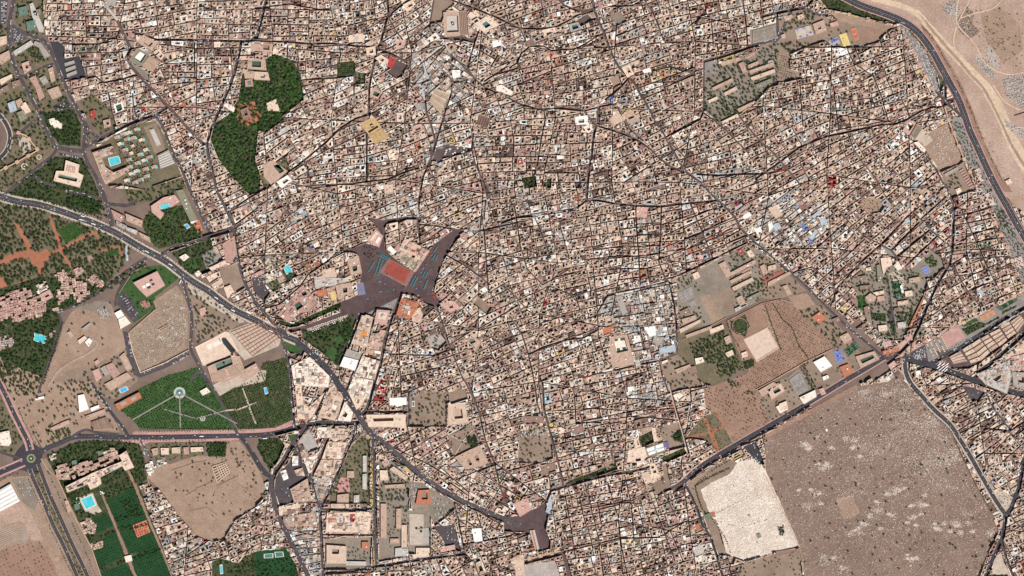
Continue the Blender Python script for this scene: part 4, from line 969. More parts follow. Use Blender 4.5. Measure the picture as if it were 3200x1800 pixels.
BL('ruined_prayer_hall','Z8','95,530 1000,60 1120,90 1390,650 440,1080 330,1080',0.9,'cream','pale ruin terrace dotted with column stubs beside the great mosque','ruin',huts=0,wall='sand')
_t=BUILT[-1][0];ox,oy,k=TILES['Z8']
for i in range(17):
 for j in range(9):
  a=lerp((250,545),(1080,205),i/16);b=lerp((450,1020),(1190,690),i/16);p=lerp(a,b,j/8)
  if 430<p[0]<960 and p[1]<640-(p[0]-500)*0.5 and p[1]<620 and j<5:continue
  g=G(ox+p[0]*k,oy+p[1]*k);m=MB();m.box(g[0],g[1],0.8,0.42,0.42,1.5,0.42,C['brown']);m.build('column_stub','stone',_t)
m=MB()
q=[(ox+x*k,oy+y*k)for x,y in((430,470),(800,330),(840,260),(900,240),(950,390),(500,635))]
m.poly([q],1.0,C['offw']);m.build('raised_floor','roof',_t)
q=[(ox+x*k,oy+y*k)for x,y in((805,270),(830,262),(875,360),(850,372))]
m=MB();m.walls(q,0.9,2.2,C['sand']);m.poly([q],2.2,C['brown']);m.build('stone_bench','stone',_t)
g=G(ox+1285*k,oy+705*k);_mi=thing('minaret','tall square stone minaret with merlons and lantern beside the great mosque','minaret',(g[0],g[1],0))
AM=0.42
m=MB();m.box(g[0],g[1],0,6.4,6.4,62,AM,C['rose'],C['sand']);m.build('shaft','stone',_mi)
for s in range(4):
 for wz in(14,26,38,50):
  m=MB();a=AM+s*math.pi/2;m.box(g[0]+math.cos(a)*6.42,g[1]+math.sin(a)*6.42,wz,0.12,1.3,4.5,a,C['dbrown']);m.build('window','stone',_mi)
 for kx in range(7):
  a=AM+s*math.pi/2;off=-5.9+kx*11.8/7;m=MB()
  m.box(g[0]+math.cos(a)*6.0-math.sin(a)*off,g[1]+math.sin(a)*6.0+math.cos(a)*off,62,0.4,0.62,1.9,a,C['cream']);m.build('merlon','stone',_mi)
m=MB();m.box(g[0],g[1],62,3.3,3.3,9.5,AM,C['rose'],C['cream']);m.build('lantern','stone',_mi)
m=MB();N=12;prev=None
for j in range(7):
 a=j/6*math.pi/2;ring=[(g[0]+2.7*math.cos(a)*math.cos(2*math.pi*i/N),g[1]+2.7*math.cos(a)*math.sin(2*math.pi*i/N),71.4+3.4*math.sin(a))for i in range(N)]
 if prev:
  for i in range(N):m.face([prev[i],prev[(i+1)%N],ring[(i+1)%N],ring[i]],C['offw'])
 prev=ring
m.build('dome','stone',_mi)
m=MB();m.box(g[0],g[1],74.5,0.15,0.15,3.2,AM,C['gold']);m.build('finial','metal',_mi)
BL('mosque','A0','975,455 1045,360 1130,405 1068,500',8,'olive','mosque with a bright white court framed by grey-green roofs','mosque',court='1012,438 1058,388 1108,416 1068,475',cfloor='white',huts=0)
BL('mosque_hall','A0','1070,500 1130,420 1215,465 1160,550',7.5,'tan','ridged tan hall attached to the white-court mosque','mosque',ridges=7,huts=0)
BL('mosque_annex','A0','1180,420 1215,390 1245,420 1215,455',7,'cream','small cream court house beside the ridged mosque hall',court='1195,422 1215,403 1232,420 1212,440',huts=0)
BL('caravanserai','A0','1030,310 1085,262 1200,325 1150,385',7,'tan','tan courtyard building across from the white-court mosque',court='1085,325 1110,300 1160,325 1130,355',huts=3)
BL('mosque','A1','1415,92 1530,85 1540,270 1425,278',8,'tan','mosque with a wide grey courtyard','mosque',court='1437,122 1525,117 1532,240 1442,245',cfloor='lgrey',huts=0,boxes=(('A1','1480,172 1496,172 1496,190 1480,190',-6.4,'offw','fountain'),))
BL('mosque_hall','A1','1532,84 1592,80 1605,262 1542,268',8.2,'tan','long ridged prayer hall beside the grey mosque court','mosque',ridges=5,huts=0,rcol='brown')
BL('madrasa','A1','1648,180 1752,113 1832,192 1722,244',9,'cream','cream college with a courtyard pool','school',court='1705,180 1740,158 1775,190 1735,215',cfloor='teal',huts=5)
BL('museum','A1','1600,110 1660,75 1690,120 1630,155',8,'cream','cream building with skylights beside the college',huts=3)
BL('mosque','A1','788,932 890,878 950,965 855,1022',8,'gold','golden-roofed mosque with an open courtyard','mosque',court='814,942 886,901 928,958 854,1004',cfloor='gold',huts=0,boxes=(('A1','866,948 884,940 890,958 872,966',-6.6,'offw','fountain'),))
BL('mosque_hall','A1','856,1024 952,967 1003,1030 905,1092',8.5,'gold','ridged golden prayer hall beside the golden-roofed court','mosque',ridges=7,huts=0)
BL('mosque','A1','1680,868 1772,892 1742,962 1662,932',7,'brown','dark brown mosque with dark roof strips','mosque',ridges=5,rcol='dbrown',huts=0)
BL('souk_hall','A1','1352,668 1462,702 1402,862 1305,762',6,'tan','group of long striped market roofs in the souks','market',ridges=0,huts=0)
_s=BUILT[-1][0]
for i in range(9):
 a=lerp((1352,672),(1308,760),i/9);b=lerp((1460,704),(1403,855),i/9);a2=lerp((1352,672),(1308,760),(i+.75)/9);b2=lerp((1460,704),(1403,855),(i+.75)/9)
 q=[(800+p[0]*tk('A1'),p[1]*tk('A1'))for p in(a,b,b2,a2)];m=MB();m.walls(q,5.9,7.4+(i%2)*.3,C['brown']);m.poly([q],7.4+(i%2)*.3,C[('sand','gold','grey')[i%3]]);m.build('roof_strip','roof',_s)
BL('mosque','A2','732,902 792,838 852,902 772,962',7.5,'cream','cream mosque with short ridged hall','mosque',ridges=5,huts=0,rcol='sand')
BL(COURT_HOUSE,'A2','832,862 900,828 952,890 882,922',7.5,'tan','tan building round a patterned court beside the cream mosque',court='855,870 900,850 925,885 885,902',huts=2)
BL('market_yard_wall','A2','882,925 962,882 977,916 905,952',3,'grey','low grey yard building below the patterned court',huts=1)
BL(COURT_HOUSE,'A2','478,882 570,870 582,940 482,947',8,'white','large white building with a dark square courtyard',court='500,902 545,897 548,925 502,928',huts=2)
BL(COURT_HOUSE,'A2','540,955 600,935 612,985 575,1005',8,'offw','off-white house below the large white building',court='560,968 588,960 594,980 572,988',huts=1)
BL('caravanserai','A2','828,512 888,480 922,560 872,585',8,'cream','cream building with an oblong court on the diagonal street',court='858,518 880,507 898,542 878,552',huts=3)
BL('warehouse','A2','983,530 1038,510 1056,540 1000,556',7,'white','white flat warehouse beside the diagonal street',huts=1)
BL(COURT_HOUSE,'A2','935,490 975,465 1012,500 970,525',7,'brown','brown house with a broad dark court',court='952,492 975,478 995,498 972,510',huts=1)
BL('warehouse','A2','228,226 330,205 335,232 250,272',7,'cream','cream L-shaped hall beside a small yard',huts=1)
BL('souk_gate','A2','100,312 150,288 192,338 130,350',6,'brown','brown ridged market hall on the curving lane',ridges=4,huts=0)
BL(SCHOOL,'A2','1480,758 1545,728 1552,748 1490,778',6,'cream','short cream school roof by the western school wall','school',huts=1)
for i,s in enumerate(('1510,662 1660,590 1668,610 1520,684','1600,700 1690,652 1700,676 1610,722','1570,478 1720,432 1730,452 1590,500','1755,425 1830,392 1838,415 1765,448','1780,492 1855,460 1862,482 1790,515','1790,532 1970,470 1978,492 1800,556','1800,584 1980,520 1988,545 1812,610','1700,822 1832,760 1842,782 1715,846','1710,480 1740,468 1775,540 1745,555','1835,640 1960,590 1965,620 1850,672')):
 BL(SCHOOL,'A2',s,6.5,('tan','sand','tan','pink','tan')[i%5]if i!=9 else 'olive',('long tan classroom roof across the western schoolyard','tan classroom roof behind the garden beds','long sandy roof along the school street','pinkish classroom roof at the school gate','tan classroom roof second from the school gate','long tan classroom roof third from the gate','long sandy classroom roof with shaded court','tan classroom roof at the southern garden','sandy cross wing of the school','green-grey roof in the eastern schoolyard')[i],'school',huts=2)
BL(SCHOOL,'A2','1580,918 1698,860 1712,882 1592,942',7,'cream','bright cream school wing on the southern lane','school',huts=2)
BL(SCHOOL,'A3','338,182 420,150 442,232 362,262',6,'tan','tan school with a square court','school',court='368,200 395,190 405,215 380,225',huts=2)
BL('club_house','A3','465,177 520,160 532,190 480,206',5,'rose','small red-pink roof in the sports grounds',huts=0)
for i,s in enumerate(('120,130 180,110 190,140 130,160','220,120 260,105 275,130 230,150','0,460 40,450 45,500 0,510','60,400 85,392 90,420 65,428','100,265 125,255 130,285 105,292')):
 BL(SCHOOL,'A3',s,5,('tan','sand','grey','brown','sand')[i],('tan school roof behind dense trees','sandy school roof by the street bend','grey school roof at the orchard','small brown hut by the orchard rows','little sandy building by the grey court')[i],'school',huts=1)
BL('mosque','A3','1068,903 1120,933 1070,1022 1012,985',8,'rose','pink-roofed mosque with a white court near the eastern rampart','mosque',court='1038,958 1068,922 1100,942 1068,990',cfloor='white',huts=0,boxes=(('A3','1062,948 1076,944 1080,962 1066,966',-6.4,'green','fountain'),))
BL('mosque_hall','A3','1122,935 1167,965 1107,1052 1072,1022',8,'rose','ridged prayer hall in pink and green stripes','mosque',ridges=5,rcol='olive',huts=0)
BL('house','A3','1100,1075 1135,1068 1190,1130 1180,1150 1150,1130',6,'offw','white house at the corner of the small cemetery','house')
for i in range(8):
 a=lerp((1440,1290),(1530,1430),i/8);b=lerp((1470,1270),(1560,1410),i/8);c=lerp((1470,1270),(1560,1410),(i+.7)/8);d=lerp((1440,1290),(1530,1430),(i+.7)/8)
 BL('open_shed','A3',' '.join('%.1f,%.1f'%p for p in(a,b,c,d)),3.5,'pink','low pinkish shed in a row by the rampart','shed',huts=0,parapet=False,group='row of low sheds by the rampart')
BL('house','Z6','358,315 402,295 430,330 380,370',5,'cream','cream house in the walled yard by the rampart','house')
BL('workshop','Z6','240,150 380,75 395,100 260,180',4,'grey','long grey roof along the yard wall by the cemetery','shed',huts=0)
BL('workshop','Z6','890,225 940,200 965,245 915,265',5,'cream','square pale building on the waste ground',huts=1)
for i,(s,r,l)in enumerate((('140,60 200,45 215,110 150,125','green','block with a green glass roof at the western avenue'),('200,165 265,150 280,215 210,235','green','green-roofed court block by the car park'),('225,30 250,20 335,215 330,245 300,240 245,120','lgrey','long grey stepped block behind the green glass roofs'),('250,85 305,65 310,110 265,120','olive','green-grey roof among the stepped blocks'))):
 BL('office_block','A0',s,8,r,l,huts=3)
BL('office_block','A0','100,390 235,305 255,335 120,420',6,'lgrey','long pale roof at the edge of the small orchard')
BL('office_block','A0','265,310 310,325 380,420 340,440 300,360 255,335',6,'grey','curved grey shed row along the curving street',huts=0)
BL('villa','A0','165,480 215,460 240,520 190,560',7,'rose','pink villa in the garden block','villa',court='190,495 210,488 220,510 200,520',cfloor=DG)
BL('office_block','A0','225,590 270,570 340,730 300,760 270,660',7,'pink','long pinkish wing in the garden block',huts=3)
BL('office_block','A0','300,590 340,570 370,620 330,640',6,'grey','grey court roof in the garden block')
BL('office_block','A0','365,520 400,505 420,610 390,620',6,'tan','narrow tan wing beside the curving street',huts=1)
BL('office_block','A0','360,680 440,650 470,720 400,750',7,'tan','tan block above the small car park',huts=3)
BL('pavilion','A0','370,900 410,890 470,935 465,970 420,965 385,940',6,'offw','pale rambling house inside the wooded park','house',huts=3)
for i,(s,r,l)in enumerate((('-10,420 70,380 80,440 10,490','tan','tan villa west of the avenue'),('0,600 90,560 95,585 10,640','cream','cream row house west of the avenue'),('-10,680 60,640 70,680 0,720','brown','brown villa in the leafy western district'),('60,780 110,760 130,830 80,850','steel','blue-grey roofed villa west of the avenue'),('120,760 160,740 180,790 140,810','tan','tan villa half hidden under trees'),('150,790 195,770 235,840 190,860','cream','cream villa with a glazed court'),('130,850 180,830 210,890 160,920','olive','green-grey roof at the gate street'),('90,620 150,600 160,640 100,670','brown','brown low villa by the western avenue'),('0,280 50,270 55,330 0,350','sand','sandy villa near the car park'))):
 BL('villa','A0',s,7,r,l,'villa',huts=2)
BL('council_building','A0','500,1208 602,1242 592,1300 632,1322 604,1412 408,1362 428,1288 488,1290',10,'cream','large cream council building with a green glazed court',court='445,1310 590,1345 580,1372 440,1340',cfloor='green',huts=6)
for i in range(5):
 a=510+i*14
 m=MB();q=[(p[0]*tk('A0'),p[1]*tk('A0'))for p in((a,1240+i*4),(a+8,1242+i*4),(a-2,1290+i*4),(a-10,1288+i*4))];m.walls(q,9.9,10.9,C['red']);m.poly([q],10.9,C['pink']);m.build('skylight','roof',BUILT[-1][0])
for i in range(3):BL('parking_shed','A0',' '.join('%d,%d'%p for p in((488+i*8,476+i*42),(560+i*8,455+i*38),(566+i*8,478+i*38),(494+i*8,500+i*42))),4,'grey','long grey parking shed in the dark yard','shed',huts=0,group='grey sheds of the dark yard')
BL('block','A0','870,345 930,305 945,335 885,375',8,'cream','cream block with a long slot court',court='885,348 930,320 935,328 892,358',huts=2)
BL('block','A0','790,0 890,-10 880,40 800,60',7,'grey','grey workshop roof by the winding street',huts=2)
BL('villa','A0','680,840 710,830 725,885 690,895',6,'red','red-roofed villa at the head of the old quarter','villa')
BL('villa','A0','780,910 830,895 840,950 790,965',7,'tan','tan villa with a round green court','villa',court='800,920 822,915 828,938 806,943',cfloor=DG)
BL(COURT_HOUSE,'A0','860,790 920,770 940,830 880,855',7,'white','white-rimmed house with a treed court',court='872,795 915,780 928,825 888,845',cfloor=DG,huts=0)
BL(HOTEL,'A0','700,1150 850,1100 880,1150 770,1190 800,1260 860,1300 960,1260 980,1290 840,1370 800,1390 770,1330 740,1250',12,'tan','hotel ring of tan stepped wings round a turquoise pool','hotel',huts=18)
n_=0
for s in('1045,975','985,1000','940,1010','895,1035','920,1085','970,1050','1020,1040','1080,1055','955,1130','1070,1165','1115,1130','985,1205','1050,1230','1100,1210','1140,1185','990,1260','1045,1290','1110,1275','1175,1260','1005,1310','1075,1355','1120,1330','970,1360','1030,1375','1020,1100','1010,1155'):
 x,y=map(float,s.split(','))
 BL('pool_villa','A0',' '.join('%.1f,%.1f'%(x-34+a,y-4+b)for a,b in((0,0),(24,-11),(34,9),(10,20))),4.5,('tan','cream','pink')[n_%3],'small flat-roofed villa beside its own little pool','villa',huts=1,group='small villas of the pool-villa hotel');n_+=1
BL('workshop','A0','1190,1172 1272,1130 1322,1230 1212,1272',6,'grey','large grey saw-tooth shed by the pool villas','shed',ridges=6,rdir=1,huts=0,rcol='lgrey')
BL('long_shed','A0','1130,980 1160,970 1215,1090 1185,1100',4,'lgrey','long narrow grey roof on the vacant strip','shed',huts=1)
BL('pavilion','A0','1815,830 1870,808 1895,880 1840,905',8,'brown','square brown pavilion with a dark court inside the large garden',court='1838,840 1862,830 1875,865 1850,875',cfloor='dbrown',huts=1)
BL('pavilion','A0','1850,605 1905,595 1912,650 1855,655',6,'pink','pink garden house with a green lantern roof',huts=0,boxes=(('A0','1870,615 1895,611 1898,636 1873,640',1.4,'green','lantern'),))
BL('palace','A0','1840,530 1935,540 1960,590 1850,592',6,'tan','tan palace range above the garden house',huts=2)
BL('palace','A1','-60,440 70,450 80,530 -60,520',7,'tan','palace with a green planted court by the garden','palace',court='-30,458 40,462 40,508 -30,504',cfloor=DG,huts=3)
BL('palace','A1','-40,325 130,335 128,398 -40,390',7,'tan','tan palace with a square dark court on the market street','palace',court='55,338 105,341 103,378 55,374',cfloor='brown',huts=3)
BL('palace','A1','-10,540 90,545 105,605 -10,600',7,'sand','sandy palace wing facing the wooded garden','palace',court='35,560 70,562 68,588 35,586',cfloor='lgrey',huts=2)
BL('garden_house','A1','80,780 150,748 182,838 92,832',6,'cream','cream house beside the garden path','house',huts=4)
BL('garden_house','A0','1690,790 1710,778 1775,812 1765,845 1700,815',6,'offw','white terrace house on the main street by the garden','house',huts=2)
BL('long_house','A1','60,1240 130,1210 240,1290 120,1400 60,1330',6,'tan','L-shaped tan house in the walled orchard','house',court='130,1250 170,1235 215,1290 180,1310',cfloor=DG)
BL(COURT_HOUSE,'A1','160,1370 240,1320 275,1360 195,1420',8,'white','bright white house with a broad courtyard',court='195,1368 235,1345 250,1362 212,1390',huts=1)
BL(COURT_HOUSE,'A1','832,362 900,348 905,415 838,422',8,'cream','cream house with a neat square court on the market street',court='856,375 885,370 888,398 858,402',huts=0)
BL(COURT_HOUSE,'A1','900,440 942,412 1002,450 968,492',8,'cream','cream courtyard house beside the red terrace',court='928,445 948,432 972,450 955,468',huts=0)
BL('terrace','A1','1010,418 1062,448 1022,522 988,502',5,'red','deep red roof terrace beside the brown empty lot',huts=3)
BL(COURT_HOUSE,'A1','1058,312 1130,295 1122,368 1066,378',8,'rose','pink courtyard house in the northern quarter',court='1076,322 1098,318 1098,340 1078,343',huts=1)
BL('workshop','A1','703,266 810,254 816,326 705,322',7,'cream','wide cream block with a row of skylights',huts=3,boxes=(('A1','740,275 775,272 778,305 742,308',0.8,'lgrey','skylight'),))
BL(COURT_HOUSE,'A1','880,660 962,700 925,752 865,720',8,'tan','tan house round a green garden court',court='895,685 940,706 918,732 882,716',cfloor=DG,huts=0)
BL('warehouse','A1','1478,530 1540,528 1542,578 1488,592',7,'white','white flat roof among the grey souk roofs')
BL('warehouse','A1','1785,310 1848,298 1852,350 1790,366',7,'white','white square roof east of the college')
BL('warehouse','A1','1815,650 1850,640 1940,690 1925,722 1815,684',7,'offw','long white roof by the lane junction',huts=2)
BL(COURT_HOUSE,'A1','1310,280 1355,245 1390,285 1340,315',8,'offw','off-white courtyard house at the souk gate',court='1332,280 1352,264 1368,284 1345,298',huts=1)
BL(COURT_HOUSE,'A1','1110,35 1180,0 1210,40 1140,90',8,'cream','cream house with an oblong court on the northern lane',court='1145,42 1178,25 1188,40 1155,58',huts=1)
BL('workshop','A1','1195,780 1260,780 1275,830 1225,840',6,'steel','grey glass-roofed hall by the souk lane',huts=0,ridges=2,rcol='grey')
BL(COURT_HOUSE,'A1','1065,850 1115,850 1115,920 1065,920',8,'cream','cream house with a star-shaped blue court',court='1078,868 1100,868 1100,900 1078,900',cfloor='steel',huts=1)
BL(COURT_HOUSE,'A1','1175,960 1250,935 1265,980 1195,1005',7,'rose','pink-walled house with a dark oblong court',court='1200,970 1240,958 1246,974 1208,988',huts=0)
BL(SCHOOL,'A1','965,1400 1030,1390 1045,1449 975,1460',7,'sand','square sandy roof in the quarter north of the square',huts=2)
BL('museum','B0','1010,682 1188,595 1248,702 1112,790 1060,740',11,'rose','large pink-roofed building with skylights on green lawns','museum',huts=0,boxes=(('B0','1100,690 1125,680 1135,700 1110,712',1.5,'white','skylight'),('B0','1075,705 1095,697 1103,715 1083,725',1.5,'white','skylight'),('B0','1110,715 1135,703 1143,718 1118,730',1,'dark','skylight'),('B0','1145,690 1165,682 1172,695 1152,705',1,'dark','skylight'),('B0','1128,662 1150,652 1156,664 1134,674',1,'dark','skylight')))
BL('warehouse','B0','868,912 912,888 940,930 892,955',7,'white','upper white shed by the car park','shed',huts=0)
BL('warehouse','B0','895,960 945,935 988,988 912,1032',7,'offw','lower white shed by the car park','shed',huts=0)
for i,(s,r,l)in enumerate((('510,1060 530,1045 560,1085 540,1105','tan','small tan house on the bare ground'),('590,1120 640,1085 660,1105 605,1145','cream','cream house on the bare ground beside the track'),('645,1130 675,1100 698,1125 670,1165','white','white box house beside the dirt track'),('620,1030 680,985 690,1000 640,1050','grey','grey hut at the walled plot'),('715,1280 740,1262 755,1285 728,1305','rose','pink hut below the dirt track'),('800,1310 850,1285 910,1370 860,1410','pink','pinkish long house below the old cemetery'),('905,1240 940,1210 1000,1330 960,1350','tan','tan house beside the parking strip'),('760,1330 790,1310 830,1370 800,1390','grey','grey court house among low houses'),('700,1350 745,1330 770,1400 730,1430','rose','rose-roofed house among scrub'),('790,1449 960,1360 1000,1400 840,1500','tan','long tan row above the star garden'))):
 BL('house','B0',s,5.5,r,l,'house',huts=1)
for i,(s,r,l)in enumerate((('840,130 940,180 920,225 870,205','pink','pinkish block beside the coach street'),('950,160 1080,215 1070,265 960,215','tan','tan block along the broad avenue'),('880,215 960,255 940,280 885,250','grey','grey-tan block on the avenue side'),('950,260 1040,290 1030,320 960,285','lgrey','block with rows of blue-grey panels'),('1050,300 1130,340 1140,380 1070,340','tan','narrow tan block on the avenue'))):
 BL(FLATS,'B0',s,10,r,l,'apartments',huts=5)
BL(HOTEL,'B0','1140,105 1235,40 1320,20 1360,70 1300,110 1280,80 1200,100 1215,140 1240,160 1215,205 1150,150',9,'rose','red-pink hotel wings round a curved pool','hotel',huts=6,wall='terra')
BL(HOTEL,'B0','1330,-10 1382,-20 1492,210 1440,222 1400,140',7,'olive','long greenish hotel roof beside the garden','hotel',huts=3)
BL(HOTEL,'B0','1440,225 1480,205 1490,215 1450,240',6,'white','small white roof at the orange court',huts=0)
for i,(s,r,l)in enumerate((('1355,490 1400,465 1430,490 1390,520','offw','white villa in the private gardens'),('1470,610 1500,590 1525,620 1490,640','offw','pale villa with a round terrace'),('1560,640 1620,610 1650,650 1590,690','cream','cream villa with a yellow court'),('1595,700 1660,660 1690,690 1630,740','sand','sandy house row by the brown lot'),('1690,720 1740,700 1770,760 1720,800','cream','cream house at the foot of the brown lot'),('1680,390 1770,330 1790,470 1740,540 1710,530','pink','pinkish terrace house on the winding street'),('1580,570 1700,515 1715,540 1600,595','cream','long cream roof beside the grey courtyard'))):
 BL('villa','B0',s,7,r,l,'villa',huts=3)
BL('monument','B0','1505,882 1550,868 1562,925 1515,938',3,'rose','square pink stone platform in the mosque garden',huts=0)
BL('gatehouse','B0','395,880 440,868 450,895 405,905',5,'tan','tan gatehouse at the shaded road',huts=0)
BL('greenhouse','B0','945,400 962,402 970,520 950,515',4,'steel','slim grey-blue canopy beside the park',huts=0,parapet=False)
def CLUSTER(name,tile,s,h,pal,label,cat,size,seed,gap=0.6):
 """One sprawling building made of many box-shaped wings."""
 rr=random.Random(seed);poly=clean(px(tile,s));ras_poly(poly,4)
 for i in range(len(poly)):CUTS.append((poly[i-1],poly[i],0.0))
 t=thing(name,label,cat,base_pt(poly));stack=[[(min(p[0]for p in poly),min(p[1]for p in poly)),(max(p[0]for p in poly),min(p[1]for p in poly)),(max(p[0]for p in poly),max(p[1]for p in poly)),(min(p[0]for p in poly),max(p[1]for p in poly))]]
 ang0=obb(poly)[0];first=True
 while stack:
  p=stack.pop()
  if abs(area(p))>size*rr.uniform(0.7,1.6):
   sp=span(p,ang0);al=(sp[3]-sp[2])>(sp[1]-sp[0])
   a,b=cut(p,ang0,rr.uniform(0.38,0.62),al)
   if a:stack.append(a)
   if b:stack.append(b)
   continue
  c=cen(p)
  if not inpoly(poly,*c)or rr.random()<0.1:continue
  q=inset(p,gap*rr.uniform(0,1.5))
  if not q:continue
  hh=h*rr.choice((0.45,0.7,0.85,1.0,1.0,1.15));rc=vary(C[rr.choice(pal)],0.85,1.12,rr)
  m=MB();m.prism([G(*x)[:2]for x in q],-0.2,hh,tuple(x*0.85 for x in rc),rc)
  if rr.random()<0.6:
   q2=inset(scale_poly(q,0.45,lerp(cen(q),q[0],0.3)),0.1)
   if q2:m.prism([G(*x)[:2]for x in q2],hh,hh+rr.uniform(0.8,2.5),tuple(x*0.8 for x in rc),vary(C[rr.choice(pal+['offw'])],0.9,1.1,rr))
  m.build('wing','roof',t)
 return t
PK=['pink','rose','rose','tan']
CLUSTER(HOTEL,'B0','0,790 110,740 200,720 250,760 350,820 340,920 240,950 120,980 40,950 0,900',8,PK,'rambling pink hotel of stepped cubes among trees','hotel',90,1)
CLUSTER(HOTEL,'B0','-60,870 0,880 40,960 -60,990',7,PK,'pink cube wing at the western hotel edge','hotel',80,2)
CLUSTER(HOTEL,'B0','410,620 480,580 540,640 660,700 680,760 600,830 540,780 440,850 430,760 460,700',8,PK+['cream'],'pink-tan hotel block with blue-grey courts beside the shaded road','hotel',90,3)
CLUSTER(HOTEL,'B0','550,590 620,560 645,600 580,640',7,PK+['offw'],'small pale hotel pavilion in trees','hotel',60,4)
CLUSTER(HOTEL,'B0','650,660 720,610 790,690 760,720 700,700',7,PK,'pink pavilion at the end of the hotel','hotel',70,5)
CLUSTER(HOTEL,'B0','270,710 350,670 375,720 290,770',8,['lgrey','offw','sand'],'grey-white service block of the park hotel','hotel',70,6)
BL(HOTEL,'B0','300,775 375,735 405,790 330,830',8,'rose','pink court block of the park hotel','hotel',court='335,775 365,760 378,782 348,798',huts=2)
CLUSTER('bungalows','B0','-10,1090 60,1080 110,1110 90,1170 -10,1200',5,['tan','pink','steel','sand'],'low bungalows west of the hotel pool','hotel',70,7)
CLUSTER('villa','B0','370,1060 420,1045 410,1085 380,1100',5,['cream','rose'],'small pool house at the hotel garden','villa',60,8)
BL('grand_hotel','Z4','195,470 340,395 420,360 470,330 800,200 765,140 840,90 880,180 925,265 830,300 800,250 560,370 575,440 530,470 460,500 430,440 330,485 215,530',19,'cream','long grand hotel wing with roof terraces and solar panels','hotel',huts=16,boxes=(('Z4','610,330 665,308 672,328 617,350',0.7,'dark','solar_panel'),('Z4','672,302 735,280 742,298 680,322',0.7,'dark','solar_panel'),('Z4','312,455 390,428 396,446 318,476',0.7,'dark','solar_panel'),('Z4','228,488 285,468 290,485 234,508',0.7,'dark','solar_panel'),('Z4','410,415 445,402 450,420 416,434',0.7,'dark','solar_panel'),('Z4','485,385 512,376 520,415 492,425',1.2,'lgrey','skylight')))
CLUSTER('grand_hotel_annex','Z4','70,290 160,230 260,260 450,200 490,220 570,180 585,110 680,60 740,110 760,170 720,200 560,290 480,310 380,350 250,400 130,400',12,['pink','tan','rose','sand','tan'],'pink-tan annexes on the entrance side of the grand hotel','hotel',130,9,0.2)
BL('pavilion','Z4','525,105 580,90 592,130 545,148',6,'green','green-roofed entrance pavilion of the grand hotel',huts=0)
BL('pavilion','Z4','280,670 330,655 345,710 295,730',5,'green','green tent pavilion beside the turquoise pool',huts=0)
BL('pavilion','Z4','255,205 300,192 312,235 262,250',6,'green','green roof pavilion on the hotel front garden',huts=0)
CLUSTER('villa','Z4','10,150 70,125 90,190 30,215',5,['offw','cream','grey'],'pale cluster at the corner of the grand hotel','villa',50,10)
CLUSTER('bungalows','C0','600,1040 690,1005 730,1080 710,1120 630,1130',5,['pink','tan','cream'],'bungalows with plunge pools in the hotel gardens','hotel',70,11)
CLUSTER('bungalows','C0','680,1210 770,1180 780,1230 700,1250',5,['pink','tan','cream'],'single bungalow with a pool beside the olive lawn','hotel',60,12)
BL('kiosk','C0','940,1300 990,1288 1000,1330 955,1345',5,'offw','pale garden kiosk at the crossing of the walks',huts=0)
BL('tower_house','C0','490,880 515,875 540,960 515,975',6,'tan','tan stretch of gate tower on the hotel wall',huts=1)
CLUSTER('villa','C0','1095,610 1150,580 1180,620 1160,670 1110,690',6,['offw','white','lgrey'],'white villa with a round pool','villa',60,13)
CLUSTER('villa','C0','1180,570 1240,550 1260,600 1190,640',6,['lgrey','grey','offw'],'grey villa above the bare ruin ground','villa',60,14)
for i,(s,r,l)in enumerate((('1145,490 1190,480 1195,530 1160,540','tan','tan villa first in the villa row'),('1215,482 1275,482 1275,530 1220,530','cream','cream villa in the villa row under the garden road'),('1298,480 1362,476 1362,520 1300,520','sand','sandy villa in the villa row'),('1385,478 1425,474 1428,530 1390,530','pink','pinkish villa in the villa row'),('1440,478 1530,474 1535,505 1445,512','cream','long cream villa last in the villa row'))):
 BL('villa','C0',s,6,r,l,'villa',huts=2)
t=thing('ruin','roofless ruin of brown cross walls on bare ground','ruin',G(*px('C0','1665,665')[0]))
for i in range(7):
 for(a,b)in((lerp((1600,622),(1640,742),i/6),lerp((1698,590),(1736,662),i/6)),(lerp((1600,622),(1698,590),i/6),lerp((1640,742),(1736,662),i/6))):
  if R.random()<0.12:continue
  k0=tk('C0');q0,q1=(a[0]*k0,1200+a[1]*k0),(b[0]*k0,1200+b[1]*k0);L,Rr=ribbon([q0,q1],2.4)
  m=MB();m.prism([G(*L[0])[:2],G(*Rr[0])[:2],G(*Rr[1])[:2],G(*L[1])[:2]],-0.1,R.uniform(3.0,5.0)+i*.01,C['brown'],C['sand']);m.build('wall','stone',t)
ras_poly(px('C0','1600,622 1698,590 1736,662 1640,742'),4)
BL('tent_hall','C0','-40,820 82,750 152,880 -40,980',9,'white','huge white tent hall on the sandy ground','tent',ridges=5,rdir=1,huts=0,parapet=False,rh=2.0,wall='offw')
BL('warehouse','C0','590,85 635,75 672,188 602,212',7,'white','white hall above the hotel road','shed',huts=0)
BL('warehouse','C0','685,180 745,158 752,180 692,205',6,'white','small white shed beside the white hall','shed',huts=0)
BL('workshop','C0','650,240 790,188 800,215 660,268',5,'tan','upper long tan shed above the hotel road','shed',huts=2)
BL('workshop','C0','690,285 800,245 862,325 700,340',5,'brown','broad brown shed with roof strips','shed',huts=0,ridges=5)
BL('parking_roof','C0','268,105 330,92 336,108 272,122',4,'white','thin white canopy at the gravel yard',huts=0)
BL('house','C0','0,365 70,350 88,440 70,465 0,460',8,'offw','off-white stepped house west of the avenue','house',huts=5)
BL('block','C0','870,152 1050,60 1072,100 902,196',9,'terra','red-roofed block with two grey courts beside the star garden',huts=0,boxes=(('C0','905,140 945,120 960,145 920,165',1.2,'grey','court_roof'),('C0','985,102 1025,82 1040,105 1000,125',1.2,'grey','court_roof')))
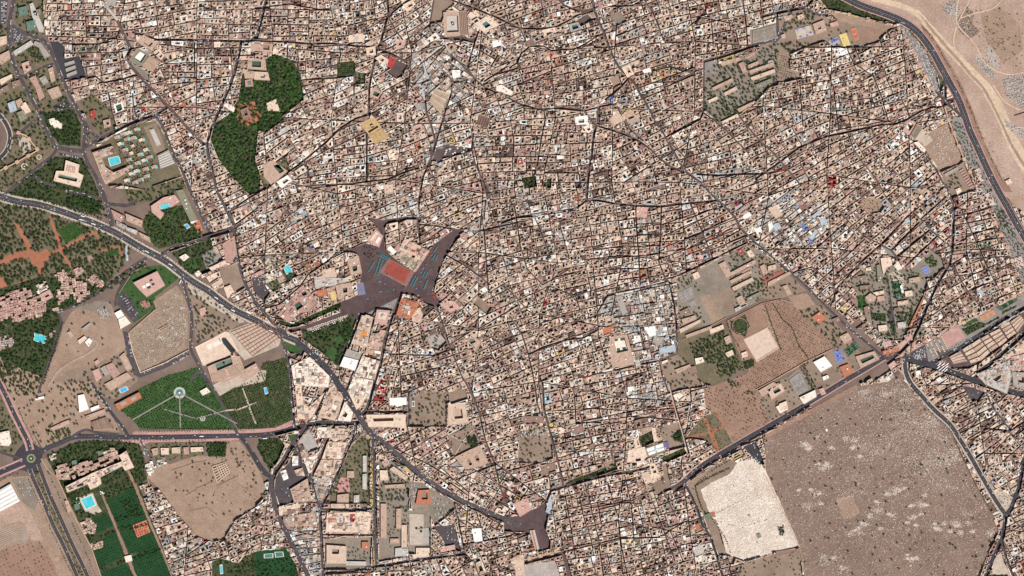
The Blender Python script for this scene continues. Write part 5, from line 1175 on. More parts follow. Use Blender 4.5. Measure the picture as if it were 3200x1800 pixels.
BL('house','C0','1510,52 1560,25 1590,58 1532,85',6,'offw','white house in the star garden','house',huts=1)
BL('house','C0','385,330 480,285 520,270 530,300 460,330 400,350',5,'tan','tan farmhouse in the dusty roadside ground','house')
BL(HOTEL,'B0','1790,1370 1932,1290 1960,1350 1840,1430',8,'tan','low tan building beside the mosque terrace',huts=5)
BL('cafe_block','B1','840,360 905,278 960,330 930,415',11,'rose','wedge-shaped pink block at the head of the square',huts=0,boxes=(('B1','858,355 905,295 920,310 875,368',1.5,'cream','terrace'),('B1','900,372 925,330 945,345 918,392',1.5,'offw','terrace'),('B1','890,340 900,328 912,340 900,352',1.2,'lgrey','skylight')))
BL('bank_block','B1','1055,480 1120,350 1312,440 1205,598',10,'sand','large block with a wide terrace facing the red paving',court='1180,470 1205,480 1195,500 1172,488',cfloor='brown',huts=16,boxes=(('B1','1060,482 1085,440 1225,540 1200,588',0.6,'olive','terrace_floor'),('B1','1180,430 1240,455 1232,470 1172,445',1.5,'red','awning')))
BL('arcade','B1','988,432 1012,402 1062,448 1035,472',7,'white','white-roofed arcade at the square corner',huts=0,ridges=2)
BL(HOTEL,'B1','690,510 775,480 800,605 720,630',9,'tan','tan courtyard hotel on the west side of the square','hotel',court='725,560 762,550 768,590 735,600',cfloor=DG,huts=4)
BL(HOTEL,'B1','600,705 715,680 735,750 630,815',9,'tan','tan palace block with a green court near the square','hotel',court='655,725 690,718 692,755 660,760',cfloor=DG,huts=4)
BL(HOTEL,'B1','165,925 350,705 470,830 400,900 340,910 250,985',9,'pink','old tan-pink hotel round treed courts at the mosque crossing','hotel',court=['290,850 330,820 360,860 310,895','340,760 375,745 390,770 355,785'],cfloor=DG,huts=8,wall='terra')
BL('block','B1','460,745 535,725 545,785 470,790',9,'terra','block with a salmon roof near the tan hotel',huts=1)
BL('block','B1','560,758 598,745 612,805 575,818',9,'yellow','pale yellow roof beside the tan palace block',huts=0)
BL('block','B1','440,640 680,650 700,672 600,700 450,720',9,'lgrey','grey metal-roofed block behind the square',huts=7)
BL('block','B1','500,590 600,570 610,640 510,660',8,'sand','wide sandy roof in the block behind the square',huts=1)
BL(COURT_HOUSE,'B1','1540,320 1570,302 1625,335 1590,370 1550,350',8,'pink','purple-pink roofed house at the northern funnel street',huts=2)
BL(COURT_HOUSE,'B1','1385,840 1500,822 1545,880 1470,910',8,'rose','salmon-roofed house off the square corner',court='1455,855 1485,850 1492,872 1462,878',huts=1)
BL(COURT_HOUSE,'B1','1590,1115 1640,1085 1705,1130 1665,1185',7,'tan','tan house with a pale green court and ridged wings',court='1605,1115 1640,1098 1662,1130 1622,1148',cfloor='green',huts=0)
BL('shop_block','B1','915,885 1012,892 985,1000 895,980',13,'rose','pink block with a round skylight at the southern pavement wedge',huts=0,domes=(('B1','958,930',18,'lgrey'),),boxes=(('B1','925,900 990,905 980,960 920,950',0.9,'cream','terrace'),))
BL('shop_block','B1','800,928 885,940 850,1100 842,1170 720,1140 760,1040',12,'sand','long block with an orange tarpaulin roof',huts=8,boxes=(('B1','775,1045 842,1035 835,1098 765,1092',0.9,'orange','tarpaulin'),))
BL('shop_block','B1','868,1075 975,1040 935,1245 828,1205',12,'tan','block with a planted court and pink edge',huts=9,boxes=(('B1','935,1040 968,1038 960,1070 930,1068',1.5,'rose','terrace'),))
BL('shop_block','B1','690,1182 798,1215 778,1262 668,1232',11,'grey','grey flat-roofed block below the city garden',huts=2)
BL('shop_block','B1','665,1240 775,1268 745,1345 635,1310',11,'white','bright white block below the grey flat roof',huts=2)
BL('shop_block','B1','805,1232 935,1272 895,1410 745,1380',12,'offw','white and grey block with red awnings on its street side',huts=12,boxes=(('B1','905,1300 925,1268 932,1275 915,1330',0.6,'red','awning'),))
BL('shop_block','B1','740,1390 885,1420 850,1560 690,1500',12,'offw','off-white block with many roof huts',huts=10)
BL('shop_block','B1','1100,795 1240,830 1200,900 1160,960 1060,925',12,'terra','red-rimmed block at the southern corner of the square',huts=12)
BL(COURT_HOUSE,'B1','1165,900 1235,870 1260,920 1240,985 1185,975',10,'sand','angled sandy building with a pink core',huts=2,boxes=(('B1','1195,940 1225,920 1248,950 1215,975',1.5,'rose','terrace'),))
BL(FLATS,'B1','270,1310 405,1243 555,1385 548,1470 290,1449',13,'offw','triangular apartment block with a roof garden','apartments',huts=16)
BL(FLATS,'C1','300,10 340,0 360,150 400,170 520,60 430,240 405,262 318,258',13,'cream','V-shaped cream apartment block','apartments',huts=10)
BL(FLATS,'C1','470,240 560,20 640,60 660,100 600,275',12,'sand','apartment block with many roof huts beside the V-shaped block','apartments',huts=14)
BL(FLATS,'C1','618,270 672,130 735,215 715,280',12,'offw','triangular white block with a dark court','apartments',court='650,240 672,195 695,225 680,250',huts=6)
BL(FLATS,'C1','700,60 730,0 860,-10 830,100 790,170 760,190',11,'cream','cream wedge block above the diagonal avenue','apartments',huts=8)
BL('market_hall','C1','1010,103 1136,98 1136,166 1010,162',8,'white','big white market roof','market',huts=1)
BL(HOTEL,'C1','832,228 1130,226 1130,320 852,320',13,'cream','long cream hotel ring with a roof pool','hotel',court='880,255 1040,250 1040,275 890,280',cfloor='tan',huts=5)
BL('palace','C1','1452,150 1580,140 1602,288 1452,312',10,'sand','square palace block round a large court','palace',court='1490,190 1555,185 1565,255 1500,262',cfloor='tan',huts=4)
BL('palace','C1','1500,550 1690,460 1760,600 1590,650',8,'tan','tan palace range below the quartered garden','palace',court=['1590,570 1612,560 1635,605 1612,615','1645,545 1672,532 1690,570 1665,582'],cfloor='brown',huts=6)
for i,(s,r,h,l)in enumerate((('330,480 360,460 400,540 350,570','tan',8,'tan corner block beside the pale grey lot'),('465,325 565,325 560,400 470,400','offw',10,'white block on the hotel road'),('570,335 712,335 690,400 600,440 560,400','sand',10,'sandy row of flats with red terraces'),('545,430 690,440 640,560 500,560','cream',10,'mixed cream flats with a blue terrace'),('495,570 640,570 590,700 440,680','sand',10,'sandy flats with many huts'),('440,700 570,710 545,770 440,740','lgrey',9,'pale flats above the corner'),('440,755 540,780 500,880 470,880','grey',9,'grey corner block with a round end'),('360,560 440,540 480,500 420,660 400,670','offw',9,'white narrow block by the bus sheds'),('275,540 318,540 318,610 275,615','white',5,'white bus shed in the asphalt yard'),('185,660 225,645 245,710 210,725','white',5,'white angled bus shed in the asphalt yard'),('290,650 350,630 370,690 310,690','tan',6,'tan hall beside the bus sheds'),('260,790 390,710 400,780 425,880 290,890','tan',9,'tan courtyard block above the villa pool'),('170,930 340,900 340,960 180,990','cream',8,'cream block with a small rooftop pool'),('215,1000 450,960 470,1080 250,1070','tan',8,'tan and grey workshops below the green court'))):
 BL('block','C1',s,h,r,l,huts=8)
BL(FLATS,'C1','538,968 850,962 866,980 862,1115 530,1112',11,'cream','long apartment block with red, blue and tan terraces','apartments',huts=26,boxes=(('C1','712,978 748,976 746,1036 712,1038',0.8,'red','terrace'),('C1','620,1005 645,1005 645,1035 620,1035',0.8,'blue','terrace'),('C1','685,1040 715,1040 712,1090 685,1092',0.8,'steel','terrace'),('C1','540,1005 600,1000 605,1035 545,1040',0.8,'terra','terrace')))
BL(SCHOOL,'C1','535,1212 682,1222 682,1352 535,1352',9,'sand','square sandy school with a green-spot court','school',court='575,1240 630,1245 628,1280 575,1280',cfloor='grey',huts=3)
BL(SCHOOL,'C1','680,1335 832,1338 830,1368 680,1366',7,'lgrey','long pale school roof on the southern street','school',huts=1)
BL('house','C1','800,1190 850,1190 850,1245 800,1245',7,'terra','brick-red roof beside the long avenue','house',huts=1)
for i,(s,r,l)in enumerate((('943,902 985,902 985,1160 943,1160','tan','very long tan school wing beside the avenue'),('1060,940 1096,938 1096,1090 1060,1090','tan','tan school wing in the middle of the campus'),('1100,1062 1140,1062 1140,1240 1100,1240','sand','sandy school wing by the pale sports yard'),('1015,1165 1080,1165 1080,1200 1015,1200','tan','short tan cross wing of the campus'),('1052,1238 1138,1230 1138,1295 1052,1298','lgrey','pale grey hall with square panels at the campus foot'),('970,762 1122,752 1125,780 975,785','tan','tan roof at the head of the campus'),('950,585 990,560 1010,600 970,625','tan','tan house by the diagonal avenue'),('1010,640 1040,620 1150,700 1130,725','sand','sandy long roof along the diagonal avenue'),('935,650 990,650 1000,720 940,725','cream','cream school house with a court'),('808,540 835,540 835,660 808,660','lgrey','slim pale school roof'),('806,680 836,675 836,795 806,790','lgrey','slim pale school roof below its twin'),('690,655 740,655 742,705 690,705','tan','tan school block above the red court'),('615,835 700,825 700,890 615,890','tan','tan school block below the red court'),('740,840 780,835 780,890 740,892','lgrey','pale small block below the red court'),('765,310 800,330 800,370 770,350','lgrey','pale wedge house at the avenue fork'))):
 BL(SCHOOL,'C1',s,7,r,l,'school',huts=2)
BL(SCHOOL,'C1','1225,800 1310,795 1318,905 1208,905',8,'terra','pink-red courtyard building in the parking ground',court='1250,820 1295,818 1298,868 1252,870',cfloor=DG,huts=1)
BL('warehouse','C1','1210,1235 1310,1235 1310,1300 1210,1305',7,'cream','cream row by the southern street',huts=4)
BL('block','C1','1390,1230 1500,1210 1505,1255 1395,1275',7,'rose','pink roof behind the asphalt yard',huts=2)
BL('warehouse','C1','1630,1090 1700,1085 1710,1180 1650,1190',8,'white','white house by the dark lane',huts=2)
BL('palace','B2','735,1095 868,1072 925,1300 870,1310 760,1330 745,1240',8,'tan','palace with a marble court and four green beds','palace',court='765,1108 850,1095 878,1195 792,1215',cfloor='offw',huts=6)
_p=BUILT[-1][0]
for s in('770,1105 798,1100 800,1122 775,1128','815,1098 845,1094 850,1118 820,1122','790,1180 812,1176 818,1200 795,1205','830,1172 858,1168 865,1190 838,1195'):
 m=MB();m.poly([px('B2',s)],1.0,C['dkgreen']);m.build('planting_bed','roof',_p)
BL('palace','B2','700,945 760,930 780,990 710,1010',7,'tan','tan range round a green-bed court north of the palace','palace',court='715,955 750,946 758,982 722,990',cfloor='lgrey',huts=0)
BL('palace','B2','680,1030 760,1010 770,1050 690,1080',7,'terra','rust-red roof beside the palace','palace',huts=1)
BL('market_hall','B2','788,790 825,780 872,915 835,930',7,'grey','long grey market roof in the grey-roofed quarter','market',huts=1)
for i,(s,r,l)in enumerate((('995,1020 1080,1010 1085,1080 1040,1090','white','large white roof in the grey-roofed quarter'),('920,1085 960,1080 970,1110 925,1120','white','small white roof beside the palace wall'),('1030,745 1060,730 1080,780 1050,790','lgrey','pale grey roof in the grey-roofed quarter'),('1110,1175 1230,1150 1235,1200 1115,1220','steel','blue-grey metal roof at the quarter edge'),('930,1270 960,1262 970,1310 935,1315','lgrey','grey roof by the palace corner'),('1075,1080 1140,1110 1130,1160 1060,1130','grey','grey stepped roof in the grey-roofed quarter'))):
 BL('warehouse','B2',s,8,r,l,huts=2)
BL('palace','B2','940,115 1025,118 1020,190 1000,205 940,185',7,'rose','pink palace with small roofs and a treed yard','palace',huts=5)
for i,(s,r,l)in enumerate((('1560,545 1605,522 1660,630 1620,645','tan','tan wing on the west side of the upper schoolyard'),('1650,605 1830,512 1840,535 1665,628','tan','long tan wing closing the upper schoolyard'),('1645,668 1800,590 1812,612 1660,690','tan','second long tan wing below the upper schoolyard'),('1660,720 1810,645 1825,668 1675,745','sand','sandy wing above the green bed court'),('1690,800 1730,780 1770,850 1730,870','tan','tan wing beside the green bed court'),('1770,800 1870,752 1880,775 1780,825','olive','green-grey roof at the foot of the school'),('1680,880 1770,835 1775,850 1690,905','lgrey','pale roof along the orchard wall'),('1730,600 1790,570 1800,580 1740,612','pink','short pink roof in the schoolyard'),('1360,620 1400,600 1420,640 1380,660','cream','cream house in the northern school corner'),('1870,560 1900,545 1930,610 1895,625','tan','tan block by the diagonal street'),('1770,450 1800,435 1830,480 1800,500','cream','cream gate house of the school'),('1700,440 1730,425 1750,455 1720,468','red','red-roofed hut near the street junction'),('1270,900 1330,870 1350,900 1290,930','brown','brown house in the southern school corner'),('1280,960 1380,930 1390,960 1290,1000','tan','tan house row in the southern school corner'),('1265,1035 1420,960 1425,980 1270,1065','sand','long sandy roof on the school boundary'),('1310,1080 1500,1010 1510,1030 1320,1100','tan','long tan roof above the wooded garden'),('1490,1040 1590,1000 1600,1030 1500,1070','cream','cream house at the head of the wooded garden'),('1600,1100 1640,1080 1660,1130 1620,1150','tan','tan house on the orchard side of the wooded garden'),('1610,1215 1660,1190 1675,1225 1630,1245','cream','cream house deep in the wooded garden'),('1380,1255 1440,1245 1450,1280 1390,1300','offw','pale terrace house in the wooded garden'),('1230,1340 1340,1300 1350,1320 1250,1370','tan','tan farmhouse in the walled grounds'),('1320,1330 1380,1310 1400,1360 1350,1380','brown','brown farmhouse in the walled grounds'),('1130,1280 1170,1265 1175,1280 1135,1295','offw','pale shed at the walled grounds'),('1730,1215 1770,1200 1780,1235 1740,1250','cream','cream pump house beside the great basin'))):
 BL('school_building' if i<16 else 'house','B2',s,6,r,l,'school' if i<16 else 'house',huts=2)
BL('basin','Z3','488,350 650,268 730,412 580,505',1.6,'sand','great square empty basin with pale floor','basin',court='496,352 648,275 720,410 583,495',cfloor=(.62,.48,.38),huts=0,wall='sand')
for i,(s,r,l)in enumerate((('590,700 690,640 720,660 620,740','tan','tan school wing by the orchard corner'),('650,690 740,650 770,700 680,760','sand','school round a planted court near the rampart road'),('870,745 975,695 985,740 900,790','offw','wide pale hall beside the grey sports yard'),('730,790 780,770 790,819 740,830','cream','cream house by the rampart road'),('965,505 1040,465 1092,530 1015,572','white','white gym hall with roof slits'),('1000,690 1030,680 1050,720 1020,730','rose','pink hut by the rampart road'))):
 BL(SCHOOL,'Z3',s,7,r,l,'school',huts=2,court='680,690 725,672 745,700 700,722' if i==1 else None,cfloor=DG)
for i,(s,r,l)in enumerate((('330,945 390,900 440,955 385,992','terra','salmon-roofed villa with a green court'),('540,1090 600,1060 635,1110 580,1145','tan','tan villa among trees by the football field'),('540,1320 605,1295 640,1365 580,1400','terra','red-roofed school at the rampart gate'),('660,1240 800,1200 840,1260 700,1330','tan','tan block round a planted court by the rampart'),('480,960 530,940 545,970 500,990','brown','brown villa beside the diagonal street'),('0,560 60,545 60,580 0,595','sand','sandy house at the red court'),('110,710 140,700 180,770 150,780','tan','tan barn beside the diagonal street'),('0,680 160,600 175,615 0,715','tan','long tan roof over the walled yard'),('410,1395 450,1380 460,1400 420,1420','white','small white shed behind the gym'))):
 BL('villa','B3',s,6,r,l,'villa',huts=2,court='690,1265 790,1225 805,1250 710,1295' if i==3 else None,cfloor=DG)
for i,(s,r,l)in enumerate((('630,20 735,10 740,90 690,110 660,180 645,120','cream','golden cream school with stepped roofs'),('760,90 800,50 840,120 800,140','offw','pale angled hall by the campus gate'),('485,120 530,105 540,135 490,145','cream','cream pavilion in the western campus yard'),('395,200 480,190 490,225 410,235','brown','brown L-shaped school roof'),('425,290 530,280 535,310 430,330','brown','brown school roof below the pale yard'),('480,400 530,360 590,400 570,440 510,450','tan','octagonal tan school round a court'),('560,355 660,335 662,365 590,385','cream','cream hall in the campus centre'),('595,395 665,385 668,435 600,445','tan','square tan hall in the campus centre'),('465,500 520,480 530,560 480,580','brown','brown octagonal school by the lawn'),('820,290 838,280 855,355 838,360','white','white grandstand beside the football pitch'),('865,345 935,335 945,385 875,400','cream','cream square hall beside the pitch'),('795,445 895,430 900,465 800,485','sand','sandy long school wing below the pitch'),('905,220 1010,200 1015,250 910,260','tan','tan block with dark roof panels'),('795,650 870,640 875,695 800,705','lgrey','pale hall near the campus road'),('605,680 690,670 695,725 615,735','cream','cream villa at the southern campus'),('760,510 810,500 815,535 765,540','brown','brown hut beside the campus road'),('860,775 935,755 940,819 870,819','rose','rose-roofed block at the southern tip'),('590,90 625,80 645,250 605,262','olive','long green-grey court roof'))):
 BL(SCHOOL,'Z5',s,7,r,l,'school',huts=2)
BL('row_houses','Z5','905,690 1040,410 1050,420 940,690',7,'terra','long red-tan row roof along the curving street','houses',huts=4)
BL('row_houses','B3','970,1165 1075,1070 1090,1090 990,1195',9,'rose','rose-roofed row on the bend of the curving street','houses',huts=4)
BL('row_houses','B3','862,1200 985,1170 990,1195 900,1225 870,1225',9,'terra','salmon-roofed row facing the rampart gate','houses',huts=4)
BL('row_houses','B3','865,1130 930,1120 940,1165 875,1175',9,'rose','rose-roofed school above the gate row','houses',huts=2)
for i,(s,r,l)in enumerate((('30,245 75,230 105,275 60,300','steel','pale steel workshop roof by the diagonal street'),('330,180 380,140 410,160 350,200','steel','light steel shed in the workshop quarter'),('385,200 430,185 445,225 405,260','steel','pale green-grey workshop roof'),('310,340 360,280 380,310 330,360','steel','long steel roof beside a blue tarpaulin'),('0,240 25,220 40,260 10,300','white','white workshop roof on the diagonal street'),('1030,210 1055,190 1075,225 1045,245','steel','blue-grey terrace roof in the terraced lanes'),('1580,740 1600,725 1630,770 1610,785','steel','long pale blue roof inside the rampart'),('0,120 60,100 110,170 60,200','sand','broad sandy workshop roof'))):
 BL('workshop','B3',s,7,r,l,'workshop',huts=1)
for i,s in enumerate(('245,245 262,235 300,265 285,280','255,275 290,265 305,280 265,300','295,340 318,345 345,385 325,390')):
 BL('tarpaulin_shed','B3',s,5,'blue',('bright blue tarpaulin over the upper workshop yard','bright blue tarpaulin just below the upper one','long bright blue tarpaulin beside the steel roof')[i],'shed',huts=0,parapet=False)
for i,(s,r)in enumerate((('1680,1565 1730,1535 1745,1555 1695,1590','steel'),('1710,1590 1780,1545 1790,1560 1725,1610','grey'),('1740,1630 1790,1600 1810,1625 1760,1655','white'),('1830,1730 1870,1710 1890,1750 1850,1770','white'))):
 BL('workshop','A2',s,7,r,('long steel workshop roof on the diagonal street','second long grey workshop roof on the diagonal street','white workshop below the long roofs','white square workshop in the workshop quarter')[i],'workshop',huts=0)
ORD='first second third fourth fifth sixth seventh'.split()
for i,(s)in enumerate(('130,1270 380,1130 560,1390 400,1560 230,1449','440,1090 620,970 910,1370 660,1449','645,965 850,830 1110,1190 920,1360','890,820 1050,730 1320,1040 1140,1160','1100,700 1330,590 1530,880 1350,1030','1360,520 1560,420 1740,710 1560,840','1600,420 1830,260 1960,430 2000,600 1780,690')):
 q=px('Z2',s)
 n4=[q[0],q[1],q[2],q[-1]]if i not in(0,6)else[q[0],q[1],q[2],q[-1]]
 for j in range(4):
  f0,f1=(j+0.08)/4,(j+0.80)/4
  a,b,c,d=lerp(n4[0],n4[3],f0),lerp(n4[1],n4[2],f0),lerp(n4[1],n4[2],f1),lerp(n4[0],n4[3],f1)
  BL('market_hall','P',' '.join('%.2f,%.2f'%p for p in(a,b,c,d)),7,'sand' if(i+j)%3 else 'tan','sandy market hall, %s from the park road in the %s row from the rampart gate'%(ORD[j],ORD[i]),'market',huts=1,group='rows of sandy market halls')
BL('station_building','B3','1570,1370 1700,1320 1820,1265 1830,1400 1800,1520 1640,1449',11,'lgrey','big pale grey block with a dark court outside the rampart',court='1690,1410 1720,1385 1760,1375 1755,1400 1720,1430',cfloor='grey',huts=12)
BL('station_building','B3','1700,1280 1820,1220 1932,1115 1950,1200 1830,1255',8,'sand','wedge of sandy workshops behind the market halls',huts=8)
BL('station_building','B3','1835,1240 1960,1210 1960,1330 1835,1350',10,'rose','rose flats beside the pale grey block',huts=9)
BL('station_building','C3','1840,-90 1990,-90 1990,40 1850,10',11,'grey','grey flats with inner courts outside the rampart',court='1880,-60 1930,-55 1930,-10 1885,-15',huts=5)
BL('kiosk','B3','1115,1350 1155,1345 1160,1375 1120,1385',5,'white','white kiosk on the junction island',huts=0)
BL('kiosk','B3','1110,1385 1145,1380 1150,1405 1112,1410',5,'cream','cream kiosk on the junction island',huts=0)
BL('gatehouse','B3','905,1305 950,1270 970,1300 930,1340',9,'rose','rampart gate tower with pale roof','gate',huts=1)
BL('palace','Z7','285,300 530,215 565,350 325,425',9,'olive','palace hall with a white glass roof in a grey frame','palace',huts=0,boxes=(('Z7','300,305 520,230 545,320 335,395',1.0,'white','glass_roof'),('Z7','400,272 425,264 450,352 425,360',1.25,'steel','roof_band'),('Z7','318,350 532,274 538,292 324,368',1.25,'steel','roof_band'),('Z7','415,315 440,306 446,322 420,331',2.4,'white','lantern')))
BL('palace','Z7','60,330 280,280 325,430 250,490 40,490',8,'cream','bright cream palace wing with a purple court','palace',court='150,440 225,430 232,470 158,482',cfloor=(0.12,0.08,0.25),huts=5)
BL('palace','Z7','370,30 420,25 460,210 410,230',7,'cream','narrow cream palace range between two gardens','palace',huts=3)
BL('palace','Z7','130,180 195,150 235,290 170,330',7,'cream','cream palace range beside the dark garden court','palace',court='165,200 185,192 205,255 185,265',huts=1)
BL('palace','Z7','230,640 330,610 380,750 290,790',12,'sand','tall pale slab of the old palace','palace',huts=1)
BL('palace','Z7','345,520 420,500 500,690 380,720',7,'cream','old palace range with sunken courts','palace',court=['360,545 400,535 410,570 370,580','385,600 430,590 440,630 395,640'],cfloor='brown',huts=2)
BL('palace','Z7','540,225 590,210 615,300 570,312',3,(0.16,0.13,0.30),'purple paved terrace beside the glass-roofed hall','palace',huts=0)
BL('market_hall','C2','255,960 290,835 305,840 300,940 290,985',7,'steel','long pale roof at the market square','market',huts=2)
BL('market_hall','C2','135,1105 170,1100 205,1240 180,1265',5,'lgrey','narrow grey market roof running into the gate square','market',huts=1,boxes=(('C2','145,1105 158,1103 190,1245 180,1250',0.5,'terra','roof_band'),))
BL('house','C2','10,900 120,860 140,950 60,1000',8,'rose','pink terrace block at the market square','house',huts=6)
BL('warehouse','C2','1360,1240 1420,1205 1450,1270 1390,1305',7,'lgrey','pale ribbed roof by the cemetery road',ridges=4,huts=0)
BL('club_house','C2','1362,1072 1408,1048 1428,1088 1378,1108',5,'terra','bright red-roofed house by the cemetery road','house',huts=1)
BL('gatehouse','C2','1455,985 1490,972 1505,1005 1470,1020',5,'green','green-roofed gate house of the white cemetery',huts=0)
BL('tomb','C2','1845,1135 1870,1125 1882,1150 1855,1162',3,'olive','small square tomb in the white cemetery','tomb',huts=0)
BL('tomb','C2','1780,990 1795,982 1802,995 1786,1002',3,'tan','tiny tan tomb in the white cemetery','tomb',huts=0)
BL('house','C2','1215,85 1265,65 1300,90 1250,130',8,'offw','house with a white roof light beside the walled street','house',huts=2)
for i,(s,r,l)in enumerate((('415,345 520,300 560,350 480,380','brown','brown house on the walled lane'),('20,1300 90,1280 95,1449 30,1449','sand','sandy house inside the southern walls'),('565,470 640,430 660,450 590,500','brown','brown courtyard house among flats'),('210,620 320,590 330,650 230,690','brown','brown house with dark courts near the parked cars'),('80,240 240,240 235,290 90,300','brown','long brown house above the car lot'))):
 BL(COURT_HOUSE,'C2',s,7,r,l,'house',huts=3)
BL('farm_shed','C3','60,1262 210,1240 215,1262 70,1290',4,'brown','long brown shed south of the white cemetery','shed',huts=0)
BL('gatehouse','C3','1705,1025 1730,1015 1750,1070 1725,1080',4,'sand','sandy gate lodge of the vast cemetery',huts=0)
BL('villa','C3','60,170 130,140 150,190 90,220',6,'offw','pale villa with a green court above the rampart road','villa',court='90,165 125,150 132,175 102,188',cfloor=DG)
BL(SCHOOL,'C3','-10,30 80,-10 95,20 0,70',6,'tan','tan school wing over the rampart road','school')
BL('tomb','C3','432,340 445,336 452,354 440,358',2.5,'offw','small walled white tomb in the vast cemetery','tomb',huts=0)
BL('tomb','B0','1195,1035 1275,995 1285,1010 1205,1055',3,'tan','roofless tan tomb enclosure in the old cemetery','tomb',huts=0,court='1203,1036 1272,1002 1277,1010 1208,1046')
# ======================== the old town: thousands of flat-roofed houses
FIELD='''200,60,0 400,60,10 550,60,0 480,170,0 420,250,25 460,400,25 350,280,15 800,60,0 700,120,0 830,150,5 1000,150,30 1050,200,45 980,240,30 900,250,25 780,300,25 720,400,35
800,470,5 900,450,0 1000,450,20 1100,300,20 1150,150,-30 1200,120,-30 1300,50,20 1400,50,15 1500,150,15 1250,250,20 1300,400,0 1400,300,-8 1400,400,0 1600,100,20 1700,150,20 1800,100,10 1700,300,25
1900,330,30 1650,200,20 2050,200,10 2200,170,25 2150,300,10 2250,250,20 2100,400,30 2000,400,30 2250,400,40 2350,480,40 1500,450,15 1600,400,30 1700,480,10 1800,420,15 1550,570,10 1630,600,5 1750,570,25
1450,600,10 1350,560,10 1300,650,10 1250,750,30 1200,800,40 1150,650,40 1130,750,45 1350,750,20 1420,750,15 1450,850,20 1350,900,25 1250,900,25 1150,900,20 1050,900,15 650,600,35 750,600,30 850,600,20
700,560,35 950,550,20 600,450,25 560,600,20 1600,950,10 1600,750,10 1500,950,15 1400,1000,15 1300,1000,15 1550,1050,12 1450,1100,12 1600,1150,15 1650,1050,15 1750,1180,30 1000,1100,25 1100,1150,30
1000,1180,-35 1150,1200,-35 1250,1150,15 1230,1230,-30 1400,1300,15 1500,1300,12 1600,1300,15 1700,1350,15 1450,1400,12 850,1300,0 850,1200,-20 800,1150,65 780,950,65 700,1380,20 750,1400,10 420,1350,20
600,1330,35 550,1400,15 470,1400,20 2050,500,35 2000,560,35 2100,620,42 2200,560,42 2300,600,42 2050,700,40 2150,720,42 2450,550,15 2480,700,20 2400,780,30 2450,820,30 2350,850,30 2450,1050,35
2480,1150,45 2400,1020,35 2540,1000,40 2560,1300,25 900,850,75 950,900,70 1000,800,30'''
_F=np.array([tuple(map(float,w.split(',')))for w in FIELD.split()])
_F[:,:2]*=3200/2576.0
_Fc,_Fs=np.cos(4*np.radians(-_F[:,2])),np.sin(4*np.radians(-_F[:,2]))
_Fl=-np.radians(_F[:,2])
def theta(u,v):
 """Direction of the lanes (photo-pixel axes) around a point."""
 d=(_F[:,0]-u)**2+(_F[:,1]-v)**2+400.0
 w=d**-1.6
 a=math.atan2((w*_Fs).sum(),(w*_Fc).sum())/4
 ref=_Fl[int(np.argmin(d))]
 while a-ref>math.pi/4:a-=math.pi/2
 while a-ref<-math.pi/4:a+=math.pi/2
 return a
GREYQ=[px('B2','700,770 1180,680 1245,1215 1100,1270 930,1300 890,1080 860,1060 700,930 640,930'),px('B3','-60,60 420,80 470,250 340,400 150,430 -100,260'),px('A1','1140,400 1450,330 1620,600 1560,720 1480,860 1400,1300 1280,1230 1300,950 1240,700'),px('B1','985,60 1230,40 1230,200 990,200'),px('C2','880,60 1180,-60 1180,120 900,160'),px('C1','240,1070 460,1070 490,1449 400,1449'),px('Z6','880,280 1200,250 1200,700 1092,700')]
ORANGEQ=[px('A2','120,380 420,420 450,820 200,810 60,560'),px('A0','1130,600 1500,800 1500,1100 1200,900')]
CG={}
for _i,(p,q,w)in enumerate(CUTS):
 L=max(int(math.hypot(q[0]-p[0],q[1]-p[1])/20)+1,1)
 seen=set()
 for j in range(L+1):
  x,y=lerp(p,q,j/L);r=int(w/40+1)
  for a in range(-r,r+1):
   for b in range(-r,r+1):seen.add((int(x//40)+a,int(y//40)+b))
 for c in seen:CG.setdefault(c,[]).append(_i)
def near_cuts(p):
 xs=[a[0]for a in p];ys=[a[1]for a in p];out=set()
 for i in range(int(min(xs)//40),int(max(xs)//40)+1):
  for j in range(int(min(ys)//40),int(max(ys)//40)+1):
   out.update(CG.get((i,j),()))
 return sorted(out)
def seg_hits(poly,p,q):
 """Does segment pq cross the convex polygon?"""
 t0,t1=0.0,1.0;n=len(poly)
 if area(poly)<0:poly=poly[::-1]
 dx,dy=q[0]-p[0],q[1]-p[1]
 for i in range(n):
  (x0,y0),(x1,y1)=poly[i-1],poly[i]
  nx,ny=-(y1-y0),x1-x0
  d=nx*(p[0]-x0)+ny*(p[1]-y0);e=nx*dx+ny*dy
  if abs(e)<1e-12:
   if d<0:return False
   continue
  t=-d/e
  if e>0:t0=max(t0,t)
  else:t1=min(t1,t)
  if t0>t1:return False
 return(t1-t0)*math.hypot(dx,dy)>0.8
